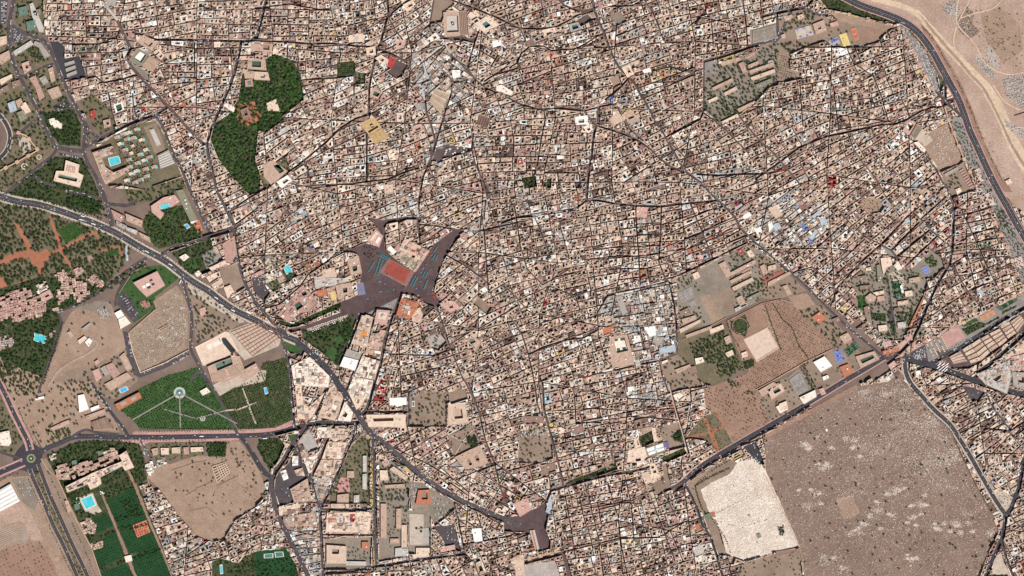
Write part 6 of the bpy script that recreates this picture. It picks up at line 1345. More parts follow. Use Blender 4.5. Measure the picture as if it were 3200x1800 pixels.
def carve(poly):
 pieces=[poly]
 for i in near_cuts(poly):
  p,q,w=CUTS[i];L=math.hypot(q[0]-p[0],q[1]-p[1])
  if L<0.5:continue
  tx,ty=(q[0]-p[0])/L,(q[1]-p[1])/L;nx,ny=-ty,tx;c0=nx*p[0]+ny*p[1];t0=tx*p[0]+ty*p[1]
  new=[]
  for c in pieces:
   if w==0:
    if seg_hits(c,p,q):
     for k in(clip(c,nx,ny,c0),clip(c,-nx,-ny,-c0)):
      if k:new.append(k)
    else:new.append(c)
    continue
   h=w/2;s=[(a[0]*nx+a[1]*ny-c0,a[0]*tx+a[1]*ty-t0)for a in c]
   if min(a[0]for a in s)>h or max(a[0]for a in s)<-h or min(a[1]for a in s)>L or max(a[1]for a in s)<0:new.append(c);continue
   mid=clip(clip(clip(clip(c,nx,ny,c0-h),-nx,-ny,-c0-h)or[],tx,ty,t0)or[],-tx,-ty,-t0-L)
   if not mid or abs(area(mid))<2:new.append(c);continue
   for k in(clip(c,nx,ny,c0+h),clip(c,-nx,-ny,-c0+h)):
    if k:new.append(k)
   m2=clip(clip(c,nx,ny,c0-h),-nx,-ny,-c0-h)
   if m2:
    for k in(clip(m2,-tx,-ty,-t0+0.0),clip(m2,tx,ty,t0+L)):
     if k:new.append(k)
  pieces=[k for k in new if abs(area(k))>14]
 return pieces
def blocked(p):
 c=cen(p);n=0;k=0
 for f in(0.0,0.55):
  for v in(p if f else p[:1]):
   n+=1
   if mask_at(c[0]+(v[0]-c[0])*f,c[1]+(v[1]-c[1])*f):k+=1
 return k>0.4*n
RB=random.Random(21)
def blocks():
 out=[];nx,ny=15,9
 gp={}
 for i in range(nx+1):
  for j in range(ny+1):
   jx=RB.uniform(-35,35)if 0<i<nx else 0;jy=RB.uniform(-35,35)if 0<j<ny else 0
   gp[i,j]=(-70+i*3340/nx+jx,-70+j*1940/ny+jy)
 st=[[gp[i,j],gp[i+1,j],gp[i+1,j+1],gp[i,j+1]]for i in range(nx)for j in range(ny)]
 while st:
  p=st.pop();A_=abs(area(p))
  if A_>RB.choice((1700,2400,3200,4200)):
   c=cen(p);th=theta(*c)+RB.uniform(-0.06,0.06);s=span(p,th)
   al=(s[3]-s[2])*2.3>(s[1]-s[0])
   for k in cut(p,th,RB.uniform(0.38,0.62),al):
    if k:st.append(k)
  else:out.append(p)
 return out
PAL=[('cream',22),('sand',21),('tan',22),('offw',11),('white',6.5),('brown',12),('pink',9),('rose',6),('lgrey',4),('grey',4),('terra',1.0),('red',0.25),('yellow',0.6),('steel',0.5),('blue',0.03),('dbrown',5),('olive',0.6)]
PALG=[('lgrey',26),('grey',24),('offw',12),('sand',10),('tan',12),('white',9),('brown',10),('steel',5),('dbrown',5),('pink',2)]
PALO=[('sand',16),('tan',20),('rose',12),('pink',16),('terra',4),('cream',14),('white',5),('brown',12),('red',1)]
_PALC={id(P):[sum(w for _,w in P[:i+1])for i in range(len(P))]for P in(PAL,PALG,PALO)}
def pick(pal,r):return r.choices([c for c,_ in pal],cum_weights=_PALC[id(pal)])[0]
LOTS=[]
_q=0
for b in blocks():
 b=inset(b,RB.choice((0.8,1.3,1.7,2.0)))
 if not b:continue
 bk=pick(PAL,RB)
 for c in carve(b):
  st=[c];ce=cen(c)
  sm=any(inpoly(g,*ce)for g in GREYQ)
  while st:
   p=st.pop();A_=abs(area(p))
   tgt=min(max(RB.lognormvariate(5.05 if not sm else 4.75,0.5),55),620)
   if A_>tgt*1.45:
    g,s=obb(p);al=(s[3]-s[2])>(s[1]-s[0])
    k1,k2=cut(p,g+RB.uniform(-0.04,0.04),RB.uniform(0.36,0.64),al)
    if k1 and k2:st+=[k1,k2];continue
   if A_<22 or blocked(p):continue
   LOTS.append((p,bk))
COURT_TREES=[]
ROOFED={'cream':'cream','sand':'sandy','tan':'tan','offw':'off-white','white':'white','brown':'brown','pink':'dusky pink','rose':'rose','lgrey':'pale grey','grey':'grey','terra':'brick-red','red':'red','yellow':'yellow','steel':'blue-grey','blue':'blue','dbrown':'dark brown','olive':'green-grey','orange':'orange'}
def house(lot,bk,get,r):
 """Builds one house on its lot; get(part) returns the builder that takes the faces of that part."""
 A_=abs(area(lot));ce=cen(lot)
 grey=any(inpoly(g,*ce)for g in GREYQ)
 pal=PALG if grey else PALO if any(inpoly(g,*ce)for g in ORANGEQ)else PAL
 key=bk if pal is PAL and r.random()<0.45 else pick(pal,r);rc=vary(C[key],0.70,1.14,r)
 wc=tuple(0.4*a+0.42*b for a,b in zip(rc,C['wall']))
 h=r.uniform(7,12)if not grey else r.uniform(5,9)
 desc='flat'
 court=A_>95 and r.random()<(0.72 if not grey else 0.25)and len(lot)<=6
 def col():
  x=r.random()
  if x<0.84:return vary(rc,0.76,1.12,r)
  return vary(C[pick(pal,r)],0.85,1.1,r)
 tops=[]
 if court:
  k=r.uniform(0.36,0.56);inn=scale_poly(lot,k,(ce[0]+r.uniform(-1,1),ce[1]+r.uniform(-1,1)));n=len(lot)
  for i in range(n):
   q=[lot[i-1],lot[i],inn[i],inn[i-1]]
   if abs(area(q))<4:continue
   hh=h+r.choice((0,0,0.6,-0.7,1.8,3.2,-3.2,-3.6));g=[G(*x)[:2]for x in q]
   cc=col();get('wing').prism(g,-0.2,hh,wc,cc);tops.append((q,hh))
  fl=r.random();m=get('courtyard');m.poly([inn],0.2,C['dkgreen']if fl<0.2 else C['dark']if fl<0.25 else C['teal']if fl<0.28 else vary(C['brown'],.8,1.2,r))
  if fl<0.13:COURT_TREES.append((cen(inn),math.sqrt(A_)*k*0.5))
  desc='court'
 else:
  st=[lot];res=[]
  while st:
   p=st.pop()
   if abs(area(p))>r.choice((45,70,110,200))and len(res)+len(st)<6:
    g,s=obb(p);k1,k2=cut(p,g,r.uniform(0.3,0.7),(s[3]-s[2])>(s[1]-s[0]))
    if k1 and k2:st+=[k1,k2];continue
   res.append(p)
  for p in res:
   hh=h+r.choice((0,0,0.5,1.8,3.2,-3.2,-3.4,-6.5));hh=max(hh,2.2)
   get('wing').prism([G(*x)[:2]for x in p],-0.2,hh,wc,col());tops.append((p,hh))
  if len(res)>2:desc='stepped'
 for p,hh in tops:
  if abs(area(p))>16 and r.random()<0.75:
   for _ in range(1 if r.random()<0.6 else 2):
    c=lerp(cen(p),p[r.randrange(len(p))],r.uniform(0.05,0.5));g=G(*c)
    sz=min(math.sqrt(abs(area(p)))*0.26,2.1)*r.uniform(0.5,1.0)
    x=r.random()
    cc=vary(C['white'],0.7,1.05,r)if x<0.2 else vary(rc,0.7,1.15,r)if x<0.85 else vary(C[pick(PALG,r)],0.8,1.1,r)
    hb=r.choice((0.8,1.6,2.4,2.8))
    get('roof_hut').box(g[0],g[1],hh-0.02,sz,sz*r.uniform(0.5,1.0),hb,-obb(p)[0],tuple(a*0.9 for a in wc),cc)
 return key,desc
LOTS.sort(key=lambda p:-abs(area(p[0])))
QUART=[((800,150),'in the northern quarter beside the dark market street'),((480,150),'above the mosque with the white court'),((640,300),'between the winding street and the garden street'),((1100,230),'near the square walled garden'),((1380,250),'among the souk roofs'),((1000,480),'below the large garden'),((1180,560),'near the golden-roofed mosque'),((1700,200),'near the mosque with the grey court'),((1850,300),'beside the diagonal street'),((2150,200),'near the western schoolyard'),((2600,250),'under the north-east sports grounds'),((2550,450),'near the pink-roofed mosque'),((1700,500),'near the large white courtyard house'),((2100,480),'below the cream mosque'),((1850,750),'along the straight southern lanes'),((2150,750),'beside the street with the school wall'),((1500,900),'east of the great square'),((1000,780),'north-west of the great square'),((1450,1150),'south of the great square'),((2000,1050),'in the grey-roofed quarter'),((1900,1250),'west of the palace with the marble court'),((2500,820),'among the straight terraced lanes'),((2800,700),'on the curving street past the campus'),((3050,800),'just inside the eastern rampart'),((1300,1400),'along the diagonal avenue'),((1700,1450),'near the long walled lane'),((1900,1600),'below the glass-roofed palace'),((2100,1650),'beside the road of the white cemetery'),((600,1650),'under the hotel wall'),((800,1650),'beside the ruin ground'),((1000,1500),'near the bus sheds'),((3080,1350),'across the road from the vast cemetery'),((700,780),'above the broad avenue'),((3100,200),'beyond the ring boulevard'),((500,60),'at the foot of the awning-covered street')]
TOWN=MB();CTY=MB()
RH=random.Random(77)
NIND=300;nind=0
for lot,bk in LOTS:
 c=cen(lot)
 if nind<NIND and 10<c[0]<3190 and 10<c[1]<1790:
  nind+=1
  parts=[]
  def get(nm,parts=parts):
   m=MB();parts.append((nm,m));return m
  key,desc=house(lot,bk,get,RH)
  q=min(QUART,key=lambda a:(a[0][0]-c[0])**2+(a[0][1]-c[1])**2)[1]
  lab='%s-roofed house %s %s'%(ROOFED[key],{'court':'with a courtyard','flat':'with a plain roof','stepped':'with stepped roofs'}[desc],q)
  t=thing('house',lab,'house',G(*c),'old town houses '+q)
  for nm,m in parts:m.build(nm,'roof',t)
 else:
  house(lot,bk,lambda nm:CTY if nm=='courtyard' else TOWN,RH)
_o=TOWN.build('old_town_houses','roof');tag(_o,'dense mass of small flat-roofed houses filling the old town','houses',kind='stuff')
_o=CTY.build('courtyard_floors','roof',_o);_o['kind']='stuff'
for lot,bk in LOTS:ras_poly(lot,8)
# ======================== ramparts and walls
def ground_z(u,v):
 z=0.0
 for poly,zz,_ in AREAS:
  if zz>z and inpoly(poly,u,v):z=zz
 return z
def WA(tile,s,th,h,label,towers=0.0,col='rampart',name='rampart'):
 pts=px(tile,s);t=thing(name,label,'wall',G(*pts[0]));m=MB();L,Rr=ribbon(pts,th)
 for i in range(len(pts)-1):
  m.prism([G(*L[i])[:2],G(*Rr[i])[:2],G(*Rr[i+1])[:2],G(*L[i+1])[:2]],-0.3,h+0.01*(i%3),tuple(x*0.85 for x in C[col]),vary(C[col],0.95,1.15))
  ras_seg(pts[i],pts[i+1],th+2,4)
 m.build('wall','stone',t)
 if towers:
  for(u,v,a)in resample(pts,towers)[1:]:
   g=G(u,v);m=MB();m.box(g[0],g[1],-0.3,th*0.95+1.2,th*0.95+1.2,h+1.8,-a,C[col],vary(C[col],1.0,1.2));m.build('tower','stone',t)
WA('A3','1005,215 1050,320 1120,430 1180,560 1250,690 1290,745',4,8,'old rampart between the old town and the long car park',42)
WA('A3','375,-20 455,82 560,95 750,142 965,190 990,200',3.5,7,'pink rampart along the green bank',60)
WA('A3','1330,800 1370,930 1430,1080 1485,1215 1540,1330 1590,1449 1630,1530 1720,1690 1800,1850 1890,2100 1945,2185',4,8,'long eastern rampart with square towers',44)
WA('B3','1945,735 1700,862 1460,992 1320,1062 1100,1165 960,1255',4,8,'southern stretch of rampart above the car park',44)
WA('A0','-40,1308 130,1222 290,1132 200,1022 140,1000',4,7,'old terracotta wall crossing the western park',40)
WA('C0','310,560 360,640 430,700 560,990 690,1230 770,1470',2.6,5,'long reddish garden wall of the grand hotel',0,name='garden_wall')
WA('C0','1110,700 1200,1000 1240,1150 1320,1460',1.6,4,'wall between hotel gardens and houses',0,name='garden_wall')
WA('B0','978,1055 1182,878 1160,822',1.8,4,'upper wall of the old cemetery',0,name=GRAVE_WALL)
WA('B0','972,1062 1000,1200 1060,1362 1240,1290 1424,1192',2.2,4,'lower wall of the old cemetery',0,name=GRAVE_WALL,col='cream')
WA('B0','1424,1180 1428,920 1388,780',1.4,3.5,'street wall of the old cemetery',0,name=GRAVE_WALL)
WA('A3','1188,1018 1355,930',1.4,3.5,'northern wall of the small cemetery',0,name=GRAVE_WALL);WA('A3','1176,1112 1265,1242 1300,1302 1484,1218',1.4,3.5,'southern wall of the small cemetery',0,name=GRAVE_WALL)
WA('C3','-20,692 110,950 240,1240',1.8,3,'wall between the white and the vast cemetery',0,name=GRAVE_WALL);WA('C3','60,1268 240,1240 285,1460',1.6,3,'wall south of the white cemetery',0,name=GRAVE_WALL)
WA('C3','1742,1115 1650,1305 1580,1470',1.4,3,'roadside wall of the vast cemetery',0,name=GRAVE_WALL)
WA('C2','1180,-10 1230,190 1280,355 1325,530 1240,560 1130,605',2.6,7,'high tan wall of the glass-roofed palace',0,name='palace_wall',col='sand')
WA('C2','410,790 560,738 730,698 860,678',2.2,6,'tan wall along the walled lane',0,name='palace_wall',col='sand');WA('C2','-40,1300 100,1322 350,1262 370,1258',4,7,'crenellated southern wall by the gate square',36,name='rampart')
WA('C2','345,1300 385,1460',2.4,6,'tan wall beside the southern street',0,name='palace_wall',col='rampart')
WA('Z3','375,225 610,105 740,76 818,98',1.4,3,'northern orchard wall',0,name='orchard_wall');WA('Z3','575,692 700,625 905,505 1092,418',1.8,4,'southern orchard wall',0,name='orchard_wall');WA('Z3','75,352 250,265 370,200',1.4,3.5,'wall between school and wooded garden',0,name='garden_wall')
WA('B0','900,762 1000,605 1110,552',1.2,3,'wall of the lawn grounds',0,name='garden_wall')
for s in('1400,840 1480,800 1490,830','1480,790 1600,740','1640,770 1800,690','1320,740 1360,800 1440,960','1430,960 1560,930 1640,990','1510,640 1540,700','1790,750 1870,800','1300,650 1480,590 1560,580'):WA('C0',s,2.2,1.8,'low ruined earth wall on the ochre ground',0,name='ruined_wall',col='brown')
WA('A3','1860,875 1940,850 2000,842',2.5,4,'ruined wall on the waste ground',0,name='ruined_wall',col='brown')
# ======================== pools
def POOL(tile,s,label,mat='pool_water',rim=1.6,oval=False,group=None):
 p=px(tile,s);z=max(ground_z(*cen(p)),0.1);g=G(*cen(p))
 if oval:
  (cx,cy),(ex,ey)=p[0],p[1];rx,ry=abs(ex-cx),abs(ey-cy);p=[(cx+rx*math.cos(k*math.pi/10)*(1+0.12*math.sin(3*k*math.pi/10)),cy+ry*math.sin(k*math.pi/10))for k in range(20)];g=G(cx,cy)
 t=thing('swimming_pool',label,'pool',(g[0],g[1],z),group)
 m=MB();m.poly([p],z+0.12,(1,1,1));m.build('water',mat,t)
 o=scale_poly(p,1+2*rim/max(math.sqrt(abs(area(p))),1),cen(p));m=MB();m.poly([o,p],z+0.2,C['offw']);m.walls(p,z+0.05,z+0.2,C['white']);m.build('rim','stone',t)
 ras_poly(o,4)
POOL('A0','820,1195 895,1178 908,1228 835,1252','large turquoise pool inside the ring hotel')
for s in('1045,975','985,1000','940,1010','895,1035','920,1085','970,1050','1020,1040','1080,1055','955,1130','1070,1165','1115,1130','985,1205','1050,1230','1100,1210','1140,1185','990,1260','1045,1290','1110,1275','1175,1260','1005,1310','1075,1355','1120,1330','970,1360','1030,1375'):
 x,y=map(float,s.split(','));POOL('A0',' '.join('%.1f,%.1f'%(x+a,y+b)for a,b in((-4,-9),(8,-12),(14,6),(3,10))),'little pool beside a small flat-roofed villa',rim=0.7,group='little pools of the pool-villa hotel')
POOL('B0','265,1065 352,1092 332,1142 258,1120','turquoise pool in the wooded western hotel garden');POOL('B0','1245,105 1282,132','curved turquoise pool between red-pink hotel wings',oval=True);POOL('B0','1390,252 1410,240 1432,262 1412,276','small blue pool in the lush hotel garden','blue_pool_water')
POOL('C0','612,872 690,840 720,912 650,945','large square turquoise pool of the grand hotel',rim=2.4);POOL('C0','902,42 950,20 966,44 916,66','bright blue pool above the red-roofed block','blue_pool_water');POOL('C0','1132,636 1146,648','round pool of the white villa',oval=True)
POOL('C0','1075,520 1090,514 1094,530 1080,536','small pool by the parking street',rim=0.8);POOL('C0','675,1050 690,1046 692,1060 678,1064','plunge pool among bungalows',rim=0.6);POOL('C0','742,1192 760,1188 762,1204 746,1208','plunge pool of the single bungalow',rim=0.6);POOL('C0','1660,1372 1678,1368 1682,1425 1664,1428','narrow turquoise pool at the quarter edge')
POOL('B1','205,562 250,548 274,602 232,618','turquoise hotel pool near the square, the upper of two');POOL('B1','172,668 206,655 216,690 186,702','turquoise hotel pool near the square, the lower of two')
POOL('C1','1056,282 1110,275 1112,312 1060,314','blue pool at the end of the ring-shaped hotel','blue_pool_water');POOL('C1','65,1285 125,1280 125,1310 65,1312','western teal pool in the walled garden','green_water');POOL('C1','145,1270 200,1268 206,1300 150,1306','eastern teal pool in the walled garden','green_water');POOL('C1','62,32 85,28 90,65 70,74','blue basin in the row garden','blue_pool_water')
POOL('C1','1180,135 1196,133 1196,165 1180,166','green basin in the walled grounds','green_water');POOL('A1','318,385 340,380 342,435 322,438','turquoise pool among northern houses');POOL('B2','655,600 675,598 678,625 660,628','blue pool in a walled garden','blue_pool_water');POOL('B2','1212,558 1232,552 1240,575 1220,580','turquoise pool beside the straight street')
POOL('A2','72,1385 88,1383 90,1415 76,1418','green pool in the dark walled garden','green_water',rim=0.8);POOL('C1','225,935 243,932 245,955 228,957','turquoise roof-garden pool near the bus sheds',rim=0.8)
def ROUND(tile,c,r,label,inner,outer,name='fountain'):
 u,v=px(tile,c)[0];r*=tk(tile);z=ZS[0]+0.05;g=G(u,v);t=thing(name,label,name.replace('_',' '),(g[0],g[1],0))
 def circ(k):return[(u+r*k*math.cos(i*math.pi/14),v+r*k*math.sin(i*math.pi/14))for i in range(28)]
 m=MB();m.poly([circ(1.0),circ(0.62)],z+0.1,C[outer]);m.walls(circ(1.0),0,z+0.1,C[outer]);m.build('rim','stone',t)
 m=MB();m.poly([circ(0.62)],z+0.02,(1,1,1));m.build('basin',inner,t)
 m=MB();m.prism([G(*p)[:2]for p in circ(0.16)[::3]],0,z+1.5,C['offw'],C['white']);m.build('spout','stone',t);ras_poly(circ(1.05),4)
ROUND('C0','1355,65',44,'large round fountain at the centre of the star garden','green_water','lgrey');ROUND('C0','1530,260',20,'small round fountain in the star garden','green_water','lgrey')
ROUND('C0','235,560',34,'green roundabout island with a pale rim','lawn','olive','traffic_island');ROUND('B0','1885,890',26,'round fountain plaza beside the avenue','grey_paving','offw');ROUND('C0','428,1315',16,'round paved circle on the sandy ground','clay','tan','paved_circle');ROUND('B3','1095,1330',26,'round island at the rampart junction','grey_paving','lgrey','traffic_island')
ROUND('A0','185,1255',26,'round flower bed in the western park','lawn','sand','flower_bed');ROUND('A0','295,1185',20,'small round flower bed in the western park','lawn','sand','flower_bed')
# ======================== sports courts
def CT(tile,s,mat,label,lines=1,col=None,name='sports_court'):
 p=px(tile,s);z=next_z();t=thing(name,label,'sports court',(*G(*cen(p))[:2],0));m=MB();m.poly([p],z,col or(1,1,1));m.build('surface',mat,t);ras_poly(p,1)
 if not lines:return
 z2=z+0.02;w=0.5;m=MB();q=scale_poly(p,0.9)
 for i in range(4):strip(m,[q[i-1],q[i]],w,z2+i*0.001)
 lo=math.hypot(q[1][0]-q[0][0],q[1][1]-q[0][1])>math.hypot(q[2][0]-q[1][0],q[2][1]-q[1][1])
 a,b,c,d=q if lo else(q[1],q[2],q[3],q[0])
 strip(m,[lerp(a,b,.5),lerp(d,c,.5)],w,z2+0.006)
 cc=cen(q);r=math.hypot(a[0]-d[0],a[1]-d[1])*0.17;ring=[(cc[0]+r*math.cos(i*math.pi/8),cc[1]+r*math.sin(i*math.pi/8))for i in range(17)]
 strip(m,ring,w,z2+0.008)
 for f in(0.0,1.0):
  g=abs(f-0.16);e1,e2=lerp(a,b,f),lerp(d,c,f);k1,k2=lerp(a,b,g),lerp(d,c,g)
  strip(m,[lerp(e1,e2,.3),lerp(k1,k2,.3),lerp(k1,k2,.7),lerp(e1,e2,.7)],w,z2+0.012)
 m.build('line','line_paint',t)
CT('A2','1815,232 1985,185 2005,290 1815,330',GREY,'grey earth football pitch beside the school street')
CT('A3','200,222 320,190 346,262 220,296',PALE,'pale concrete courts with blue patches');CT('A3','455,308 520,276 546,326 476,352','lgrey_lot','blue-white small court in the sports grounds',col=None);CT('A3','535,262 590,245 622,340 570,352','yellow_court','cream and yellow court in the sports grounds',0);CT('A3','620,216 655,206 692,296 656,312','clay','red court at the end of the sports grounds')
for s,l in(('205,215 225,210 230,225 210,230','western corner'),('255,205 275,200 280,215 260,220','northern side'),('285,260 300,256 304,272 288,276','southern side'),('235,270 250,266 254,280 238,284','southern corner'),('310,240 328,234 332,248 314,254','eastern side')):CT('A3',s,'blue_court','blue patch painted on the %s of the pale concrete courts'%l,0,name='painted_patch')
CT('A3','470,306 525,282 534,300 480,326','blue_court','blue strip painted on the small white court',0,name='painted_patch')
CT('B2','1252,762 1352,712 1372,790 1275,838','grey_paving','grey courts inside the large school');CT('B2','1330,835 1370,815 1390,850 1345,868','grey_paving','small grey court inside the large school')
CT('Z5','735,258 812,240 845,395 762,412','dark_lawn','dark green football pitch in the campus');CT('B3','570,1192 660,1132 696,1170 605,1246','dark_lawn','dark green football pitch by the gym');CT('B3','1722,872 1872,785 1882,822 1762,898','dark_lawn','dark green football field at the rampart foot');CT('B3','1592,942 1700,886 1722,922 1612,976','orange_court','orange court at the rampart foot')
CT('B3','1150,572 1192,556 1232,602 1190,622','blue_court','blue court beside the green grove');CT('B3','492,1202 540,1186 582,1270 520,1292','blue_court','blue court beside the white gym hall');CT('B3','780,1070 830,1060 870,1130 850,1145','light_blue','pale blue court above the gate row',0)
CT('C0','1000,1065 1105,1025 1136,1116 1036,1160','clay','orange clay tennis court in the hotel gardens');CT('B0','1455,222 1500,206 1532,290 1492,310','clay','orange tennis court beside the greenish hotel roof');CT('B0','1050,832 1108,812 1142,852 1092,890','clay2','dull red court behind the car park')
CT('C1','640,702 700,712 710,810 592,815','rose_court','faded red sports court in the school grounds');CT('C1','1156,978 1265,982 1265,1212 1160,1215',PALE,'pale concrete sports yard');CT('C1','1265,1086 1310,1086 1306,1210 1266,1212','lgrey_lot','grey extension of the pale sports yard',0)
CT('C2','1386,1116 1430,1092 1460,1160 1412,1182','dull_green','dull green court by the cemetery road');CT('Z3','800,625 870,575 930,690 860,735','grey_paving','grey sports yard with worn lines');CT('Z6','545,110 610,85 670,215 605,245','pale_pink','pale pink court between rampart and boulevard, the northern one');CT('Z6','665,370 730,340 795,470 720,500','pale_pink','pale pink court between rampart and boulevard, the southern one');CT('B3','1850,500 1910,482 1935,560 1890,592','pale_pink','pale pink court at the southern bend of the rampart',0)
CT('A3','1420,970 1450,960 1462,1015 1432,1025','dull_green','dull green court in the park strip');CT('B3','-40,640 110,590 120,620 -40,700','clay2','dull red court in the walled yards',0)
# ======================== awnings over market streets
def AWNING(tile,s,w,cols,label,step=6.0,h=4.6):
 k=tk(tile);pts=smooth(px(tile,s));rs=resample(pts,step)
 t=thing('street_awning',label,'awning',G(*pts[0]))
 for i in range(len(rs)-1):
  if R.random()<0.06:continue
  a,b=lerp(rs[i][:2],rs[i+1][:2],0.03),lerp(rs[i][:2],rs[i+1][:2],0.97);L,Rr=ribbon([a,b],w*k)
  m=MB();z0=h+R.uniform(-.5,.5);cc=vary(C[R.choice(cols)],0.9,1.12)
  P=[G(*L[0]),G(*L[1]),G(*Rr[1]),G(*Rr[0])];M=[tuple((P[0][d]+P[3][d])/2 for d in(0,1)),tuple((P[1][d]+P[2][d])/2 for d in(0,1))]
  m.face([(P[0][0],P[0][1],z0),(M[0][0],M[0][1],z0+.6),(M[1][0],M[1][1],z0+.6),(P[1][0],P[1][1],z0)],cc);m.face([(M[0][0],M[0][1],z0+.6),(P[3][0],P[3][1],z0),(P[2][0],P[2][1],z0),(M[1][0],M[1][1],z0+.6)],cc)
  m.build('sheet','canvas',t)
  m=MB()
  for p in(P[0],P[3]):m.box(p[0],p[1],0,0.08,0.08,z0+.02,0,C['dbrown'])
  m.build('post','bark',t)
AWNING('A0','765,10 830,82 890,155',20,['steel','lgrey'],'blue-grey awning over the winding street');AWNING('A0','1405,314 1500,316 1590,308',20,['steel','lgrey'],'pale blue awning over the straight market street')
AWNING('A1','1268,470 1282,560 1310,600',16,['steel'],'pale blue awning in the souk, upper bend');AWNING('A1','1232,632 1260,700 1278,762',18,['steel'],'pale blue awning in the souk, lower bend');AWNING('A1','1425,312 1450,372 1475,415',14,['steel','lgrey'],'grey-blue awning at the souk gate')
AWNING('A2','625,75 680,62 735,52',26,['steel','lgrey'],'blue-white awning at the northern market');AWNING('B1','1570,285 1640,290 1705,288',26,['olive','steel'],'green-grey awning north-east of the square');AWNING('B1','1718,270 1728,150 1738,70 1775,55',17,['steel'],'blue-grey awning along the eastern souk');AWNING('B1','1222,0 1216,100 1224,190',14,['steel','grey'],'grey awning leading north from the square');AWNING('B2','555,88 472,132 382,146 250,162 150,182',14,['steel','grey'],'long grey awning over the market lane')
# ======================== the market square: stalls, parasols
def stall_meshes(cname):
 m=MB();cc=C[cname];a,b,h0,h1=2.15,1.95,2.6,3.2
 m.face([(-a,-b,h0),(a,-b,h0),(a,0,h1),(-a,0,h1)],cc);m.face([(-a,0,h1),(a,0,h1),(a,b,h0),(-a,b,h0)],tuple(x*1.08 for x in cc));m.face([(-a,-b,h0),(-a,0,h1),(-a,b,h0)],cc);m.face([(a,-b,h0),(a,b,h0),(a,0,h1)],cc)
 return m.mesh('stall_canopy','canvas')
SM={c:stall_meshes(c)for c in('teal','sand','offw','steel','green')}
_m=MB();_m.box(0,0,0,0.06,0.06,2.62,0,C['grey']);POST=_m.mesh('stall_post','metal')
_m=MB();_m.box(0,0,0,1.5,0.5,0.95,0,C['brown'],C['tan']);COUNTER=_m.mesh('stall_counter','stone')
def STALL(u,v,a,cname,label,group):
 g=G(u,v);z=ground_z(u,v);t=thing('market_stall',label,'stall',(g[0],g[1],z),group,-a)
 obj('canopy',SM[cname],t);obj('counter',COUNTER,t)
 for x in(-2.0,2.0):
  for y in(-1.8,1.8):obj('post',POST,t,(x,y,0))
def ROW(s,n,label,w=0):
 (a,b)=px('Z1',s);an=math.atan2(b[1]-a[1],b[0]-a[0])
 for i in range(n):
  p=lerp(a,b,i/max(n-1,1));x=R.random();STALL(p[0],p[1],an,'sand' if x<0.03 else 'offw' if x<0.05 else 'teal',('sandy' if x<0.03 else 'white' if x<0.05 else 'teal')+'-roofed '+label,label)
for s,n,l in(('628,372 812,462',6,'market stall in the double row at the corner of the red paving'),('606,405 790,500',6,'market stall in the double row at the corner of the red paving'),('600,478 505,780',8,'market stall in the long double row west of the red paving'),('655,505 560,805',8,'market stall in the long double row west of the red paving'),('475,540 360,735',6,'market stall in the single western row'),('1362,850 1265,1030',6,'market stall in the double row east of the red paving'),('1410,870 1310,1060',6,'market stall in the double row east of the red paving'),('1630,930 1555,1105',6,'market stall in the outer eastern row'),('1572,755 1525,840',3,'market stall in the short double row'),('1622,780 1575,865',3,'market stall in the short double row'),('1785,395 1745,465',3,'market stall in the north-eastern double row'),('1838,410 1795,500',3,'market stall in the north-eastern double row'),('1835,225 1780,300',3,'market stall at the northern end of the square')):ROW(s,n,l)
def cone_mesh(c,r,h0,h1):
 m=MB();N=8;P=[(r*math.cos(i*2*math.pi/N),r*math.sin(i*2*math.pi/N),h0)for i in range(N)]
 for i in range(N):m.face([P[i],P[(i+1)%N],(0,0,h1)],tuple(x*(1 if i%2 else 0.92)for x in c))
 return m.mesh('parasol_canopy','canvas')
CM={c:cone_mesh(C[c],2.3,2.1,2.9)for c in('teal',DG,'red','blue')};CW=cone_mesh(C['white'],1.5,2.0,2.5)
_m=MB();_m.box(0,0,0,0.05,0.05,2.45,0,C['grey']);POLE=_m.mesh('parasol_pole','metal')
def PARASOL(u,v,me,label,group,cat='parasol'):
 g=G(u,v);t=thing('parasol',label,cat,(g[0],g[1],ground_z(u,v)),group);obj('canopy',me,t,rz=R.random());obj('pole',POLE,t)
for s in '590,955 612,965 705,1010 895,1120 893,1145 605,1180 635,1172 790,1160 350,1340 760,800 1390,1110 1500,945 1600,590 1690,700 1490,765 1120,1085 1145,1100 1525,690 1545,660 1475,960 1700,395 1720,380 330,1330 570,970'.split():
 p=px('Z1',s)[0];PARASOL(p[0],p[1],CM[R.choice(['teal','teal',DG,'blue'])],'dark blue-green parasol standing alone on the great square','single parasols on the great square')
for s in '1730,1205 1745,1225 1755,1280 1775,1300 1785,1325 1490,1330 1510,1345 1005,490 1190,615 1350,745 1690,325 1640,380'.split():
 p=px('Z1',s)[0];PARASOL(p[0],p[1],CM['red'],'red parasol at the rim of the great square','red parasols at the rim of the square')
for row in range(3):
 a,b=px('B1','%d,%d %d,%d'%(385+row*8,1036+row*12,680+row*8,932+row*10))
 for i in range(22):
  p=lerp(a,b,i/21)
  if R.random()<0.9:PARASOL(p[0]+R.uniform(-.6,.6),p[1]+R.uniform(-.6,.6),CW,'small white canopy in the rows along the city garden','white canopies along the city garden')
for k in range(26):
 a,b=px('Z4','300,580 420,720');p=(R.uniform(a[0],a[0]+12),R.uniform(a[1],b[1]))if k%2 else(a[0]+75+R.uniform(0,16),a[1]-22+R.uniform(0,16))
 PARASOL(p[0],p[1],CW,'white parasol beside the large hotel pool','white parasols round the large hotel pool')
for k in range(26):
 p=px('A1','%f,%f'%(R.uniform(1420,1600),R.uniform(1115,1165)))[0]
 if ground_z(*p):STALL(p[0],p[1],R.uniform(0,3),R.choice(['sand','offw','steel','green']),'small canvas stall on the crowded souk square','stalls on the souk square')
